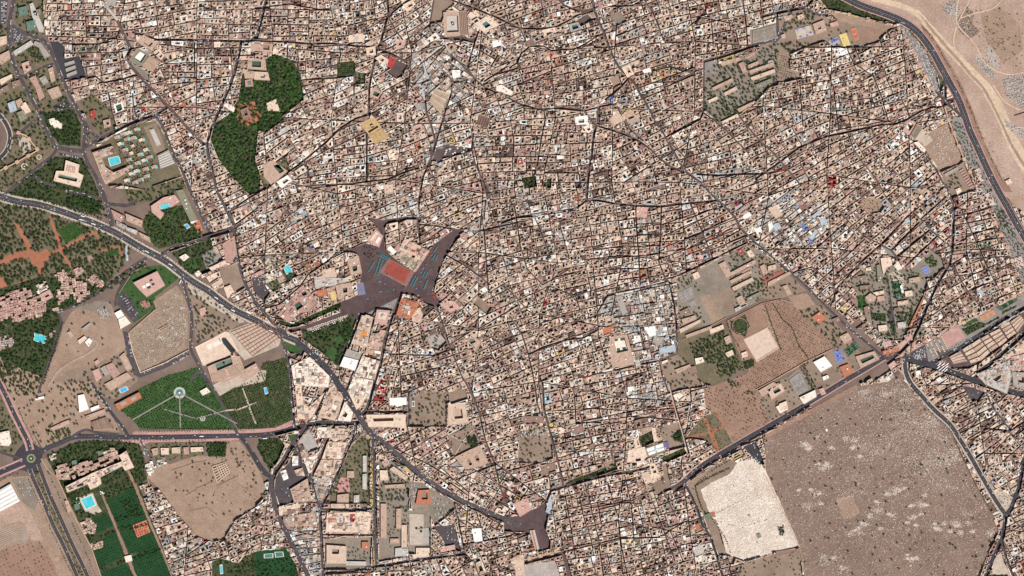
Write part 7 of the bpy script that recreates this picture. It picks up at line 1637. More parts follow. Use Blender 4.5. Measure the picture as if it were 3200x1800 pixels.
for i in range(5):
 for j in range(9):
  p=lerp(lerp(*px('B3','1200,1150 1310,1092'),i/4),lerp(*px('B3','1245,1232 1360,1190'),i/4),j/8);STALL(p[0],p[1],0.5,R.choice(['sand','sand','green']),'brown canvas stall in the grid beside the pale pink square','grid of stalls at the rampart foot')
# ======================== trees
TR=[]
GREENS=dict(dark=(0.027,0.052,0.016),mid=(0.045,0.088,0.022),bright=(0.07,0.155,0.03),olive=(0.075,0.078,0.042),lush=(0.034,0.085,0.02),dry=(0.085,0.075,0.045))
RT=random.Random(9)
def TS(tile,s,sp,r0,r1,tints,label,prob=1.0,ang=None,avoid=2|4|8):
 poly=px(tile,s);xs=[p[0]for p in poly];ys=[p[1]for p in poly];cx,cy=cen(poly)
 R_=max(max(xs)-min(xs),max(ys)-min(ys))*0.8;n=int(R_/sp)+1
 a=math.radians(-ang)if ang is not None else RT.uniform(0,1.5);ca,sa=math.cos(a),math.sin(a);jt=0.12 if ang is not None else 0.5
 for i in range(-n,n+1):
  for j in range(-n,n+1):
   x=(i+RT.uniform(-jt,jt))*sp;y=(j+RT.uniform(-jt,jt))*sp;u,v=cx+ca*x-sa*y,cy+sa*x+ca*y
   if not(-20<u<3220 and-20<v<1820)or RT.random()>prob or not inpoly(poly,u,v):continue
   if mask_at(u,v)&avoid:continue
   r=RT.uniform(r0,r1);TR.append((u,v,r,r*MPP*RT.uniform(1.3,1.9)+0.8,GREENS[RT.choice(tints)],label))
def LI(tile,s,sp,r0,r1,tints,label,off=0.0,prob=1.0):
 pts=smooth(px(tile,s));pts=offset_line(pts,off)if off else pts
 for u,v,_ in resample(pts,sp):
  if RT.random()>prob or mask_at(u,v)&4 or not(-20<u<3220 and-20<v<1820):continue
  r=RT.uniform(r0,r1);TR.append((u+RT.uniform(-1,1),v+RT.uniform(-1,1),r,r*MPP*1.6+0.8,GREENS[RT.choice(tints)],label))
D,M_,B_,O_,U=['dark','dark','mid','lush'],['dark','mid','mid'],['bright','mid','bright'],['olive','dry','dark'],['lush','dark','bright']
gl='tall tree in the large garden beside the main street'
TS('O',K8,7.6,2.6,6.0,U,gl,0.84);TS('O','650,295 700,280 715,300 668,335 650,325',7,3,5.5,D,gl,.9)
TS('A1','225,530 290,520 300,570 320,640 345,720 260,760 250,650 225,590',5.5,3,5,['bright','bright','mid'],'bright green tree in the large garden');TS('O','655,440 720,395 730,425 665,480',9,2.5,4.5,M_,'tree in the walled orchard beside the large garden',.7)
TS('A1','612,470 742,458 757,572 612,584',6.2,2,3.2,D,'small tree in the square walled garden',.75,5);TS('A1','755,540 830,550 822,632 750,632',8,3,5,M_,'tree in the small walled orchard',.8);TS('A1','135,335 235,345 225,440 160,470 100,450',8,3,5,M_,gl,.8)
for t,s in(('A0',K9),('A0',K12),('A0',K11),('A0',K10)):TS(t,s,11,3,5.5,D+['olive'],'tree in the leafy villa district',.62)
TS('A0','195,375 270,345 355,430 300,450 260,450',6,2.4,3.6,['mid','lush'],'orchard tree in the garden block',.95);TS('A0',K13,8,3.2,6,D,'tall tree in the dense wooded park',.9);TS('A0',K14,9.5,2.8,5,D+['olive'],'tree in the park along the old wall',.62)
TS('A0',K15,9,3,5.5,D,'tree in the council building grounds',.72);TS('B0','500,40 620,30 780,80 810,190 760,200 650,170 500,120',8,3.2,5.5,D,'tree beside the broad avenue near the council building',.85)
TS('A0',K16,10,3,5,M_,'tree in the villa gardens at the old quarter',.6);TS('A0','655,985 700,1040 745,1050 660,1075',7,2,3.5,M_,'tree on the triangular traffic island',.8);TS('A0','860,1022 1050,930 1160,1170 1200,1260 1100,1400 960,1400',6,1.6,2.8,D,'small tree between the pool villas',.6,avoid=4);TS('A0',K17,9,3,5,M_,'tree behind the pool villas',.75)
pk='old tree in the public park of red paths'
TS('B0','-40,55 120,95 300,140 430,180 560,225 740,280 900,355 975,430 975,500 850,650 560,660 300,640 -40,740',8.6,3.2,6.2,D+['olive'],pk,.82)
for k in range(len(TR)-1,-1,-1):
 if TR[k][5]==pk and any((l.startswith(('wide red','straight red','red path','narrow red'))or 'citrus' in l or 'clearing' in l)and inpoly(p,TR[k][0],TR[k][1])for p,z,l in AREAS):TR.pop(k)
TS('B0','430,290 560,225 640,300 500,390',5.5,2,2.8,['bright'],'bright citrus tree in the large plot',1,30);TS('B0','790,460 880,420 900,470 800,500',5.5,2,2.8,['bright'],'bright citrus tree in the small plot',1,20)
TS('B0','-40,750 300,650 560,660 850,650 640,830 500,880 440,900 470,990 400,1180 320,1449 290,1560 -40,1500',8.6,3,5.6,D,'tree in the wooded hotel grounds',.8);TS('B0','440,880 850,660 1100,520 1110,545 900,700 600,850',9,3.5,5,D,'tree shading the road beside the park',.8,avoid=4)
LI('B0','475,990 445,1085 415,1185 375,1305 330,1449',9,3,4.5,D,'tree along the lane by the bare ground')
TS('B0','560,880 740,820 830,830 920,1040 950,1170 740,1300 520,1340 370,1470',42,2,4.5,['olive','dark'],'lone tree on the bare ground',.6);TS('B0','740,1290 950,1190 1010,1330 1040,1420 900,1560 600,1540 360,1520',12,3,5,D,'tree among the low houses below the old cemetery',.6);TS('B0','980,740 1100,770 1160,800 1180,860 1040,920 960,780',11,2.2,4,M_,'tree on the lawns of the pink-roofed building',.5);TS('B0','1000,610 1110,565 1230,560 1360,640 1240,720 1190,600',11,2.5,4,M_,'tree on the lawns of the pink-roofed building',.5)
TS('B0','1080,240 1130,150 1400,95 1530,300 1500,340 1330,400 1200,430 1130,370',8,2.6,5.2,U,'tree in the lush hotel garden',.8);TS('B0',K18,9,3,5,D,'tree in the private gardens beside the avenue',.7);TS('B0',K19,10,3,5,D+['olive'],'tree in the mosque garden',.62)
LI('B0',K46,9,1.4,2.2,D,'small street tree on the avenue pavement',14.5,.85);LI('B0',K46,9,1.4,2.2,D,'small street tree on the avenue pavement',-14.5,.85)
TS('B0','-40,20 120,10 480,120 470,150 280,80',9,2.5,4,D,'tree beside the broad avenue near the park',.4);TS('B0','120,0 440,0 430,110 300,70',9,3,5,D,'tree beside the broad avenue near the council building',.7)
TS('C0',K20,7.4,2.0,3.0,['mid','bright','dark','dark'],'orchard tree in the star garden',.88,28)
for a,b in(('1000,270','1355,65'),('1355,65','1790,300'),('1355,65','1362,330'),('1240,190','1700,200')):
 (p,q)=px('C0',a+' '+b)
 for k in range(len(TR)-1,-1,-1):
  if TR[k][5]=='orchard tree in the star garden':
   dx,dy=q[0]-p[0],q[1]-p[1];L=math.hypot(dx,dy);w=(TR[k][0]-p[0],TR[k][1]-p[1]);f=(w[0]*dx+w[1]*dy)/L/L
   if 0<=f<=1 and abs(w[0]*dy-w[1]*dx)/L<3.4:TR.pop(k)
TS('C0','1660,110 1760,40 1932,-40 1990,-160 2160,-200 2200,120 2210,270 2090,320 1932,335 1800,335',7.6,2,3.2,['mid','dark','bright'],'tree in the row garden',.8,22);LI('C0','1010,362 1500,356 1932,348',8,1.4,2,M_,'small round tree on the pink pavement');LI('C0','1060,342 1500,338 1790,340',6,1.8,2.4,M_,'clipped tree along the star garden front');LI('C0','920,428 1560,424',10,1.5,2.2,M_,'small tree on the pink pavement')
TS('C0','60,60 120,-140 300,-60 480,0 690,-30 780,120 880,300 900,360 640,350 480,430 330,490',13,2.4,5,O_+['dark'],'tree in the dusty roadside ground',.45);TS('C0','360,350 480,330 620,380 500,420 370,440',8,3,5,D,'tree beside the curved slip road',.9);TS('C0',K21,10,2.6,4.6,D+['olive'],'tree west of the pink-paved avenue',.6);TS('C0','-40,690 120,660 180,690 60,700 -40,760',9,2,3.5,O_,'tree by the white tent hall',.6)
TS('C0','350,540 560,440 700,425 900,430 1050,450 1080,520 1110,720 1050,760 930,700 760,780 640,850 500,860 430,700',8,2.8,5,D,'tree in the grand hotel front grounds',.82);TS('C0','520,830 610,810 600,870 620,960 760,980 700,1010 600,1010 560,950',8,3,5,D,'tree round the large hotel pool',.75);TS('C0','770,790 1010,690 1040,790 990,790 810,880',7,2.4,4,D,'tree in the terraced hotel garden',.8)
TS('C0','910,890 1010,860 1060,950 1000,990 930,960',7,3,5,D+['olive'],'tall tree in the lawn above the tennis court',.9)
for s in(K22,K23,K24,'690,1220 870,1110 940,1300 740,1400',K25,K26):TS('C0',s,8.2,1.7,2.5,['lush','mid'],'round olive tree on the dark hotel lawns',.92,22)
for s in('690,1180 900,1080 1140,1050 1090,1085 900,1110','740,1410 960,1320 1220,1225 1230,1250 960,1345','1200,1180 1260,1330 1250,1340 1190,1200','870,1010 1090,960 1100,990 880,1040','640,1130 720,1110 700,1200 660,1190'):TS('C0',s,6.5,2.4,3.8,['dark'],'dark tree of the hedge rows between the hotel lawns',.9)
TS('C0',K27,8,1.8,3.2,D,'tree on the planted median',.85);LI('C0','340,600 400,740 520,1000 640,1250 730,1470',9,1.6,2.8,M_,'tree on the verge by the hotel wall',0,.8);LI('C0','215,720 300,900 380,1090 460,1250 540,1430',8,1.5,2.4,M_,'tree beside the western carriageway',0,.8);LI('C0','140,190 230,380 290,480',8,1.5,2.4,M_,'tree on the verge of the pink-paved avenue')
TS('C0',K28,13,1.2,2.4,O_,'young olive on the reddish field',.7,25);TS('C0','1560,440 1712,440 1700,550 1570,545',6,3,5,D,'tree of the square thicket',1);TS('C0',K29,9,2,3.6,M_,'tree in the villa row',.6);TS('C0','1250,650 1500,570 1800,430 1960,660 1990,860 1780,1010 1600,1000 1400,950',20,1.8,4.2,['olive','dark','dry'],'scattered tree on the ochre ruin ground',.55);TS('C0','1720,440 1850,480 1960,660 1940,760 1760,600',13,2,4,['olive','dark','dry'],'scrub tree east of the ruin',.6)
TS('C0',K30,9,2.6,4.5,D,'tree by the narrow turquoise pool',.6);TS('C1','-40,1330 300,1320 330,1470 -40,1500',8,2.4,4.4,D,'tree in the walled garden of teal pools',.65);LI('C1','230,1240 300,1360 330,1460',7,3,4.5,D,'tree along the wall of the teal-pool garden')
TS('B1',K31,8.6,3,6.2,D+['lush'],'tall tree in the triangular city garden',.8)
for k in range(len(TR)-1,-1,-1):
 if TR[k][5].endswith('city garden')and any(l.startswith(('bright lawn','strip lined'))and inpoly(p,TR[k][0],TR[k][1])for p,z,l in AREAS):TR.pop(k)
TS('B1',K32,8,3.2,5.5,D,'tree along the old hotel',.9);TS('B1','500,880 560,860 600,830 640,840 630,900 540,920',7,4,6.5,D,'big tree at the mouth of the square',1);TS('B1','190,590 240,550 310,620 250,680',6,2,3.2,D,'palm round the upper hotel pool',.8);TS('B1','70,690 160,650 200,720 130,750',7,2.4,4,D,'tree by the lower hotel pool',.8);TS('B1','885,1000 960,990 945,1060 880,1050',6,3,4.6,U,'tree in the planted court of the shop block',1,avoid=0);TS('B1','805,410 840,395 915,430 920,480 860,505 810,470',6.5,2,3.2,M_,'tree round the little garden of the square',.55);TS('B1','1300,1090 1380,1060 1440,1130 1380,1195',8,2.5,4,M_,'tree on the rubble lot',.5)
TS('A3',K6,7,2,3.6,D,'tree on the green bank',.7);TS('A3',K5,6.5,1.8,3.2,U,'tree on the verge by the long car park',.8);LI('A3','1150,190 1235,280 1320,420 1400,560 1470,690 1530,830 1590,980 1640,1100 1700,1230 1790,1400',7,1.4,2.6,M_,'small tree along the outer side of the boulevard',0,.8)
TS('A3','75,140 280,75 380,115 330,190 190,210 120,240',9,3,5,D,'tree in the north-east school',.8);TS('A3','0,340 100,320 330,320 250,360 160,400 90,345',8,3,5,D,'tree along the school boundary',.8);TS('A3','20,400 150,420 165,540 240,580 100,610 30,560',7.5,1.6,2.4,M_+['olive'],'small tree in the school orchard',.8,75);TS('A3','430,120 740,330 560,360 470,330',15,2,4,M_,'tree among the sports courts',.5)
TS('A3','1500,60 1932,60 1932,500 1700,520 1560,380 1450,250',13,0.9,2.6,['dry','olive','dark'],'shrub on the dry waste ground',.55);TS('A3','1530,930 1640,960 1740,1180 1800,1380 1700,1250',9,0.8,1.6,['dry','olive'],'shrub beside the boulevard verge',.6);TS('A3','1560,260 1680,230 1800,300 1780,420 1620,330',9,0.9,1.8,['dry','dark'],'shrub on the dry waste ground',.6);TS('A3','1340,830 1520,1000 1740,1449 1650,1449 1480,1210',6.5,1.6,3,M_,'tree in the park strip by the boulevard',.7);TS('A3','1350,1330 1420,1300 1470,1420 1380,1449',8,2.5,4,D,'tree in the walled yard by the rampart',.7)
TS('A2',K7,9,2.6,5,D+['olive'],'tree in the large school grounds',.75);TS('A2','1560,750 1660,700 1720,830 1620,890',6,1.8,3,M_,'tree in the school garden beds',.8);TS('A2','70,1340 180,1325 190,1405 90,1425',6,2.6,4.4,['dark'],'dark tree in the walled garden with a pool',1);TS('A2','262,1350 300,1338 295,1415 265,1418',6,2.6,4,D,'tree in the narrow walled garden',1)
TS('B2','1240,645 1400,585 1440,720 1400,760 1380,700 1260,740',9,2.4,4.4,D,'tree in the school corner',.7);TS('B2','1250,860 1400,860 1480,980 1270,1050',10,2.4,4.4,D,'tree among the southern school houses',.6);TS('B2','1640,465 1760,410 1960,510 1960,720 1830,840 1680,880 1640,700',9,2.2,4.4,D,'tree in the upper schoolyard',.6);TS('B2','1740,710 1850,660 1900,700 1770,790',6,2,3,U,'tree in the green bed court',.8)
TS('B2','1330,1150 1600,1040 1730,1280 1650,1390 1560,1400 1540,1300 1400,1290',7.2,2.8,4.8,D,'tree in the large wooded garden',.9);TS('B2',K33,11,2.6,4.6,D,'tree in the walled grounds',.6);TS('B2','640,540 730,530 730,640 650,630',8,3,5,O_,'tree in the garden with a blue pool',.8)
ol='olive tree planted in rows round the great basin'
TS('Z3','610,110 740,80 815,100 870,150 1000,280 1092,360 1092,420 970,490 575,690 520,580 560,510 735,410 655,265',7.2,1.1,2.1,['dark','mid','olive'],ol,.74,62)
LI('Z3','690,110 760,220 820,270 860,380 930,480',6,2,3,D,'taller tree along an orchard walk');LI('Z3','640,130 700,300 745,420',6,2,3,D,'taller tree along an orchard walk');LI('Z3','375,230 410,320 460,410 520,570',7,1.8,3.2,D,'tree along the western orchard wall');LI('Z3','385,220 610,108 740,80',7,1.8,2.8,D,'tree along the northern orchard wall')
TS('Z3',K35,7,1.6,3,M_,'shrub in the oval flower garden',.6);TS('Z3','480,500 560,480 560,530 500,560',5.5,2,3.2,D,'tree in the small dark grove',1);TS('Z3','400,550 480,520 500,560 420,590',6,2.2,3.4,D,'tree in the small dark grove',.9)
TS('Z3',K34,10,0.9,2.6,['dark','olive','dark'],'scattered tree of the sparse orchard',.55,62);TS('Z3','380,620 450,640 460,680 390,660',6,2.5,4,['dark'],'clump tree in the sparse orchard',.9);TS('Z3','510,690 555,700 550,730 515,720',5,2.5,3.6,['dark'],'clump tree in the sparse orchard',1);TS('C2','1450,60 1840,-30 1900,90 1960,280 1680,450 1570,300 1500,220',11,1,2.4,['dark','olive'],'scattered tree of the brown field',.55)
TS('Z3','575,690 780,610 900,810 760,900 660,930',12,2,3.6,M_,'tree in the school by the rampart road',.55);TS('Z3','870,530 905,520 990,690 960,710',6.5,2.2,3.4,D,'tree in the hedge of the sports yard',.9);TS('Z3',K36,16,2.2,3.8,M_,'tree among the halls by the rampart road',.4);TS('B3',K37,9.5,2.6,4.6,D,'tree in the villa plots',.65);TS('B3','0,480 150,620 290,740 170,790 -80,790 -80,500',12,2.4,4,D,'tree in the walled yards',.45)
TS('Z5','270,225 480,110 640,0 760,50 960,110 1060,190 1020,450 890,740 860,819 720,819 620,740 480,600 370,450 400,350',9,2.6,4.6,D,'tree in the school campus',.6);TS('Z5','530,560 680,560 690,640 540,620',6,1.8,2.6,M_,'orchard tree in the campus',.9,10);TS('Z5','700,180 790,140 860,190 860,300 740,240',7,1.2,1.8,M_,'small tree on the pale campus plaza',.7,20);TS('Z5','760,560 960,540 930,660 800,640',7,2.8,4.4,D,'tree beside the campus road',.85);TS('Z5','410,340 560,300 560,330 420,370',6,2.4,3.6,D,'tree of the campus hedge',.9);TS('Z5','690,640 760,640 780,800 700,800',7,2.8,4.4,D,'tree in the southern campus',.8)
TS('B3','1180,510 1240,480 1290,540 1230,575',5.5,2.8,4.2,U,'tree of the green grove',1);TS('B3',K38,9,1.4,2.6,O_,'tree on the open earth lot',.6);LI('Z5','672,190 690,300 715,450 740,540',5,1.1,1.7,M_,'small tree along the campus road')
TS('Z2',K39,6,2,3.2,D,'tree in the long green bed at the rampart foot',.85);TS('Z2','410,500 770,320 830,400 500,560',7,1.6,2.8,M_,'tree in the green bed by the pale square',.6);TS('Z2','1390,190 1760,20 1760,70 1400,260',6,2,3.4,D,'tree by the football field',.85);LI('Z2','100,1130 540,870 900,690 1350,430 1850,140',8,1.4,2.2,D,'street tree at the rampart foot');TS('B3','1650,20 1700,0 1840,280 1990,500 1990,760 1880,600 1760,280',6.5,1.8,3,M_,'tree in the park strip outside the rampart',.7);TS('Z6','760,540 850,500 930,620 1010,760 960,800 830,660',6,1.8,3,M_,'tree in the planted beds outside the rampart',.8)
TS('C3','-20,420 640,40 1000,-60 1360,320 1550,720 1710,1010 1740,1110 1580,1449 280,1449 240,1240 -20,690',34,1.8,4.4,['dark','olive','dark'],'dark bush in the vast cemetery',.62);TS('C3','-20,420 640,40 1000,-60 1360,320 1550,720 1740,1110 1580,1449 280,1449 -20,690',15,0.5,1.1,['dark','olive'],'low scrub in the vast cemetery',.4)
LI('C3','1080,20 1230,215 1360,330 1440,480 1550,720 1710,1010',9,1.6,2.6,D,'street tree along the vast cemetery',0,.85);LI('C2','1385,770 1410,870 1450,960 1500,1000',5.5,2.4,3.4,D,'hedge tree at the white cemetery');LI('C2','1390,765 1500,700 1640,635',5,2.4,3.4,D,'hedge tree at the white cemetery');LI('C2','1370,790 1500,660 1650,570',9,2,3.2,M_,'tree on the verge of the white cemetery');LI('C2','1510,1020 1560,1090 1620,1180 1650,1270',7,1.6,2.6,M_,'tree on the verge of the white cemetery');LI('C2','1540,975 1640,925 1720,880',5,1,2,['dark'],'shrub along a path of the white cemetery',0,.8);LI('C2','1500,1012 1600,1050 1740,1080 1800,1060 1932,1020',5,1,1.9,['dark'],'shrub along a path of the white cemetery',0,.7);TS('C3','75,1065 120,1065 130,1140 85,1140',5,2.5,4,['dark'],'dark tree clump in the white cemetery',1);TS('C2','1425,800 1640,680 1870,560 2172,1230 1750,1335 1560,1060',34,1,2,['dark','olive'],'shrub in the white cemetery',.3)
TS('C2',K40,13,2,3.8,O_,'tree in the brown fields',.5);TS('C3','1690,840 1740,780 1870,870 1800,955',7,1.2,2.2,M_,'tree in the triangular park',.6);TS('C3','1640,100 1700,80 1760,240 1720,250',8,1.8,2.8,M_,'tree by the eastern blocks',.5,avoid=4|8);LI('C3','1850,760 1890,600 1910,560',6,2,3,D,'tree beside the south-western road')
TS('C1',K41,7.5,3,4.6,D,'tree in the wooded corner garden',.88);TS('C1',K42,9.5,2.4,4.2,D,'tree in the school grounds by the long avenue',.6);TS('C1','930,560 1020,580 1160,700 1160,760 1130,880 930,880',8.5,2.8,4.8,D,'tree at the head of the campus',.75);TS('C1','990,900 1060,900 1140,920 1150,1060 1100,1060 1010,1280 990,1160',9,2,3.8,D,'tree in the campus court',.65);TS('C1','500,928 870,920 870,940 500,945',6,2,3.4,D,'street tree north of the long flats',.85,avoid=4);TS('C1','690,1220 850,1250 850,1330 690,1320',9,2,3.6,M_,'tree in the southern schoolyard',.6);TS('C1','1440,950 1490,960 1490,1020 1430,1010',6,3.5,5,['dark'],'big tree beside the parking ground',1);TS('C1','1205,1080 1260,1080 1260,1115 1205,1110',6,2.5,4,['dark'],'tree in the pale sports yard',1,avoid=4)
TS('C1',K43,11,2.8,5,D,'tree in the walled grounds behind the market',.55);TS('C1','1590,400 1670,390 1690,440 1640,480 1590,450',6.5,4,6,['dark'],'huge dark tree in the quartered garden',1);TS('C1','1450,400 1540,350 1640,310 1700,440 1500,550',13,2,3.6,O_+D,'tree in the quartered palace garden',.5);TS('C2',K44,6.5,2.4,3.8,D,'tree in the long palace garden strip',.85);TS('C2','960,395 1055,345 1075,435 980,475',6,2.6,4,['dark','olive'],'tree in the dark palace court',.95);TS('C2','1215,370 1270,350 1300,400 1280,440 1230,430',6,4.5,6,['dark'],'huge tree in the palace garden',1);TS('C2','1120,560 1300,480 1320,520 1170,590',7,2.2,3.4,M_,'tree in the narrow palace garden',.8);TS('C2','1085,335 1250,285 1210,400 1120,400',9,2,3.4,M_,'tree in the palace garden with red earth',.5);TS('C2','1310,400 1440,240 1540,215 1670,450 1560,530',7,1.2,2.2,M_+O_,'shrub in the garden of red paths',.55);TS('C2',K45,10,2.2,4.2,O_+['dark'],'tree in the car and rubble lot',.5);TS('C2','130,320 180,310 190,350 140,360',5,3.2,4.4,['bright'],'bright tree above the parked cars',1)
for(u,v),r in COURT_TREES:TR.append((u,v,min(r,3.0),6.0,GREENS[RT.choice(['dark','mid','lush'])],'courtyard tree'))
TR[:]=[t for t in TR if not any(l.startswith(('long straight reddish','reddish walk'))and inpoly(p,t[0],t[1])for p,z,l in AREAS)]
def crown_faces(n,seed):
 """Leaf clumps spread through a ragged crown of unit radius; returns quads and a shade per quad."""
 r=random.Random(seed);Q=[];S=[]
 lob=[(r.uniform(-.5,.5),r.uniform(-.5,.5),r.uniform(0.0,0.5),r.uniform(.45,.68))for _ in range(5)]
 for i in range(n):
  lx,ly,lz,lr=lob[i%5];th=r.uniform(0,2*math.pi);ph=math.acos(r.uniform(-0.45,1.0));k=lr*r.uniform(0.7,1.05)
  nx,ny,nz=math.sin(ph)*math.cos(th),math.sin(ph)*math.sin(th),math.cos(ph)
  c=Vector((lx+nx*k,ly+ny*k,lz+nz*k*0.85));N=Vector((nx+r.uniform(-.5,.5),ny+r.uniform(-.5,.5),nz+r.uniform(-.3,.6))).normalized()
  a=N.orthogonal().normalized();b=N.cross(a);w=r.uniform(0,6.28);a,b=a*math.cos(w)+b*math.sin(w),b*math.cos(w)-a*math.sin(w)
  s=r.uniform(0.55,1.0)*(4.6/n)**0.5
  Q.append([tuple(c+a*s*r.uniform(.8,1.2)),tuple(c+b*s*r.uniform(.6,1.1)),tuple(c-a*s*r.uniform(.8,1.2)),tuple(c-b*s*r.uniform(.6,1.1))]);S.append(r.uniform(0.7,1.25))
 return Q,S
TR.sort(key=lambda t:-t[2])
IND=[t for t in TR if 4<t[0]<3196 and 4<t[1]<1796][:300];ids=set(map(id,IND));REST=[t for t in TR if id(t)not in ids]
CROWNS={};TINT=dict(zip(GREENS.values(),('dark green','mid-green','bright green','greyish olive','deep green','dry brownish')))
def trunk_mesh():
 m=MB();N=6
 def tube(p0,p1,r0,r1):
  a,b=Vector(p0),Vector(p1);d=(b-a).normalized();x=d.orthogonal().normalized();y=d.cross(x)
  A_=[tuple(a+(x*math.cos(i*6.283/N)+y*math.sin(i*6.283/N))*r0)for i in range(N)];B=[tuple(b+(x*math.cos(i*6.283/N)+y*math.sin(i*6.283/N))*r1)for i in range(N)]
  for i in range(N):m.face([A_[i],A_[(i+1)%N],B[(i+1)%N],B[i]],(1,1,1))
 tube((0,0,-.05),(0,0,.5),.07,.05)
 for k in range(4):tube((0,0,.42),(.3*math.cos(k*1.6),.3*math.sin(k*1.6),.78),.035,.012)
 return m.mesh('tree_trunk','bark')
TRUNK=trunk_mesh()
def crown_mesh(tint,k):
 key=(tint,k)
 if key not in CROWNS:
  Q,S=crown_faces(170,k);m=MB()
  for q,s in zip(Q,S):m.face(q,tuple(c*s for c in tint))
  CROWNS[key]=m.mesh('tree_crown','leaves')
 return CROWNS[key]
for i,(u,v,r,h,tint,label)in enumerate(IND):
 g=G(u,v);rw=r*MPP*1.05;nb=min(BUILT,key=lambda b:(cen(b[1])[0]-u)**2+(cen(b[1])[1]-v)**2)[0]['label']
 lb='%s %s %s'%('broad' if r>5.3 else 'middling',TINT[tint],label)
 if len((lb+' near the '+nb).split())<=16:lb+=' near the '+nb
 t=thing('tree',lb,'tree',(g[0],g[1],ground_z(u,v)),'trees: '+label);rz=RT.uniform(0,6.28)
 obj('trunk',TRUNK,t,(0,0,0),rz,(h,h,h*0.8));obj('crown',crown_mesh(tint,i%5),t,(0,0,h*0.52),rz,(rw,rw,h*0.5))
def merge_crowns(name,lst,nq,seeds):
 protos=[]
 for s in seeds:
  Q,S=crown_faces(nq,100+s);protos.append((np.array(Q,np.float32),np.array(S,np.float32)))
 V=[];Cc=[]
 for i,(u,v,r,h,tint,label)in enumerate(lst):
  Q,S=protos[i%len(protos)];g=G(u,v);rw=r*MPP*1.05;a=RT.uniform(0,6.28);ca,sa=math.cos(a),math.sin(a)
  P=Q.copy();x=P[...,0]*rw;y=P[...,1]*rw;P[...,0]=g[0]+ca*x-sa*y;P[...,1]=g[1]+sa*x+ca*y;P[...,2]=np.maximum(h*0.55+P[...,2]*h*0.5,0.1)
  V.append(P.reshape(-1,3));Cc.append(np.array(tint,np.float32)[None]*S[:,None])
 V=np.concatenate(V);Cc=np.concatenate(Cc);n=len(V)//4;me=bpy.data.meshes.new(name)
 me.vertices.add(len(V));me.vertices.foreach_set('co',V.ravel());me.loops.add(n*4);me.loops.foreach_set('vertex_index',np.arange(n*4,dtype=np.int32));me.polygons.add(n);me.polygons.foreach_set('loop_start',np.arange(0,n*4,4,dtype=np.int32));me.update()
 at=me.attributes.new('Col','FLOAT_COLOR','FACE');c4=np.ones((n,4),np.float32);c4[:,:3]=Cc;at.data.foreach_set('color',c4.ravel());me.materials.append(MATS['leaves'])
 return obj(name,me)
_o=merge_crowns('trees',REST,34,range(4));tag(_o,'mass of smaller trees and shrubs in gardens, orchards and streets','trees',kind='stuff')
_tm=MB()
for(u,v,r,h,tint,label)in REST:
 if r>1.2:
  g=G(u,v);_tm.box(g[0],g[1],-0.05,0.14,0.14,h*0.62,0,(1,1,1))
_to=_tm.build('trunks','bark',_o);_to['kind']='stuff'
# ======================== vehicles
CARC=[((0.78,0.78,0.76),46,'white'),((0.03,0.03,0.035),16,'black'),((0.32,0.33,0.35),16,'silver'),((0.10,0.10,0.11),10,'grey'),((0.35,0.03,0.03),4,'red'),((0.04,0.08,0.22),5,'blue')]
def car_mb(c,taxi=False):
 """Hatchback 4.2 m long: sills, bonnet, cabin with glass, wheels."""
 m=MB();L,W=2.1,0.88;gl=(0.02,0.025,0.03);ty=(0.02,0.02,0.02)
 prof=[(-L,.35),(-L,.85),(-1.6,.95),(-1.15,1.42),(0.35,1.45),(0.95,1.0),(1.9,.86),(L,.6),(L,.35)]
 n=len(prof)
 for i in range(n-1):
  (x0,z0),(x1,z1)=prof[i],prof[i+1];w0=W*(0.82 if z0>1.2 else 1);w1=W*(0.82 if z1>1.2 else 1)
  m.face([(x0,-w0,z0),(x0,w0,z0),(x1,w1,z1),(x1,-w1,z1)],gl if i in(2,4)else c)
 for s in(-1,1):
  P=[(x,s*W*(0.82 if z>1.2 else 1),z)for x,z in prof]
  body=[P[0],P[1],P[2],P[5],P[6],P[7],P[8]];cab=[P[2],P[3],P[4],P[5]]
  m.face(body if s<0 else body[::-1],c);m.face(cab if s<0 else cab[::-1],gl)
  for x in(-1.3,1.3):m.box(x,s*0.8,0.0,0.32,0.1,0.62,0,ty)
 if taxi:m.box(-0.3,0,1.43,0.12,0.3,0.15,0,(0.8,0.8,0.7))
 return m
CARM={n:car_mb(c).mesh('car_body','paint')for c,w,n in CARC};CARM['yellow']=car_mb((0.62,0.42,0.06),True).mesh('car_body','paint')
def bus_mb(c):
 m=MB();m.box(0,0,0.4,5.8,1.25,2.7,0,(0.05,0.055,0.06),c);m.box(0,0,0.35,5.82,1.27,1.0,0,c);m.box(0,0,3.1,5.3,1.05,0.12,0,c);m.box(-2.5,0,3.2,0.8,0.7,0.25,0,(0.5,0.5,0.5))
 for x in(-3.6,3.8):
  for s in(-1,1):m.box(x,s*1.15,0,0.5,0.14,0.95,0,(0.02,0.02,0.02))
 return m
BUSM=bus_mb((0.80,0.80,0.78)).mesh('bus_body','paint')
CARS=[];RC=random.Random(4)
def carcol():return RC.choices([n for c,w,n in CARC],[w for c,w,n in CARC])[0]
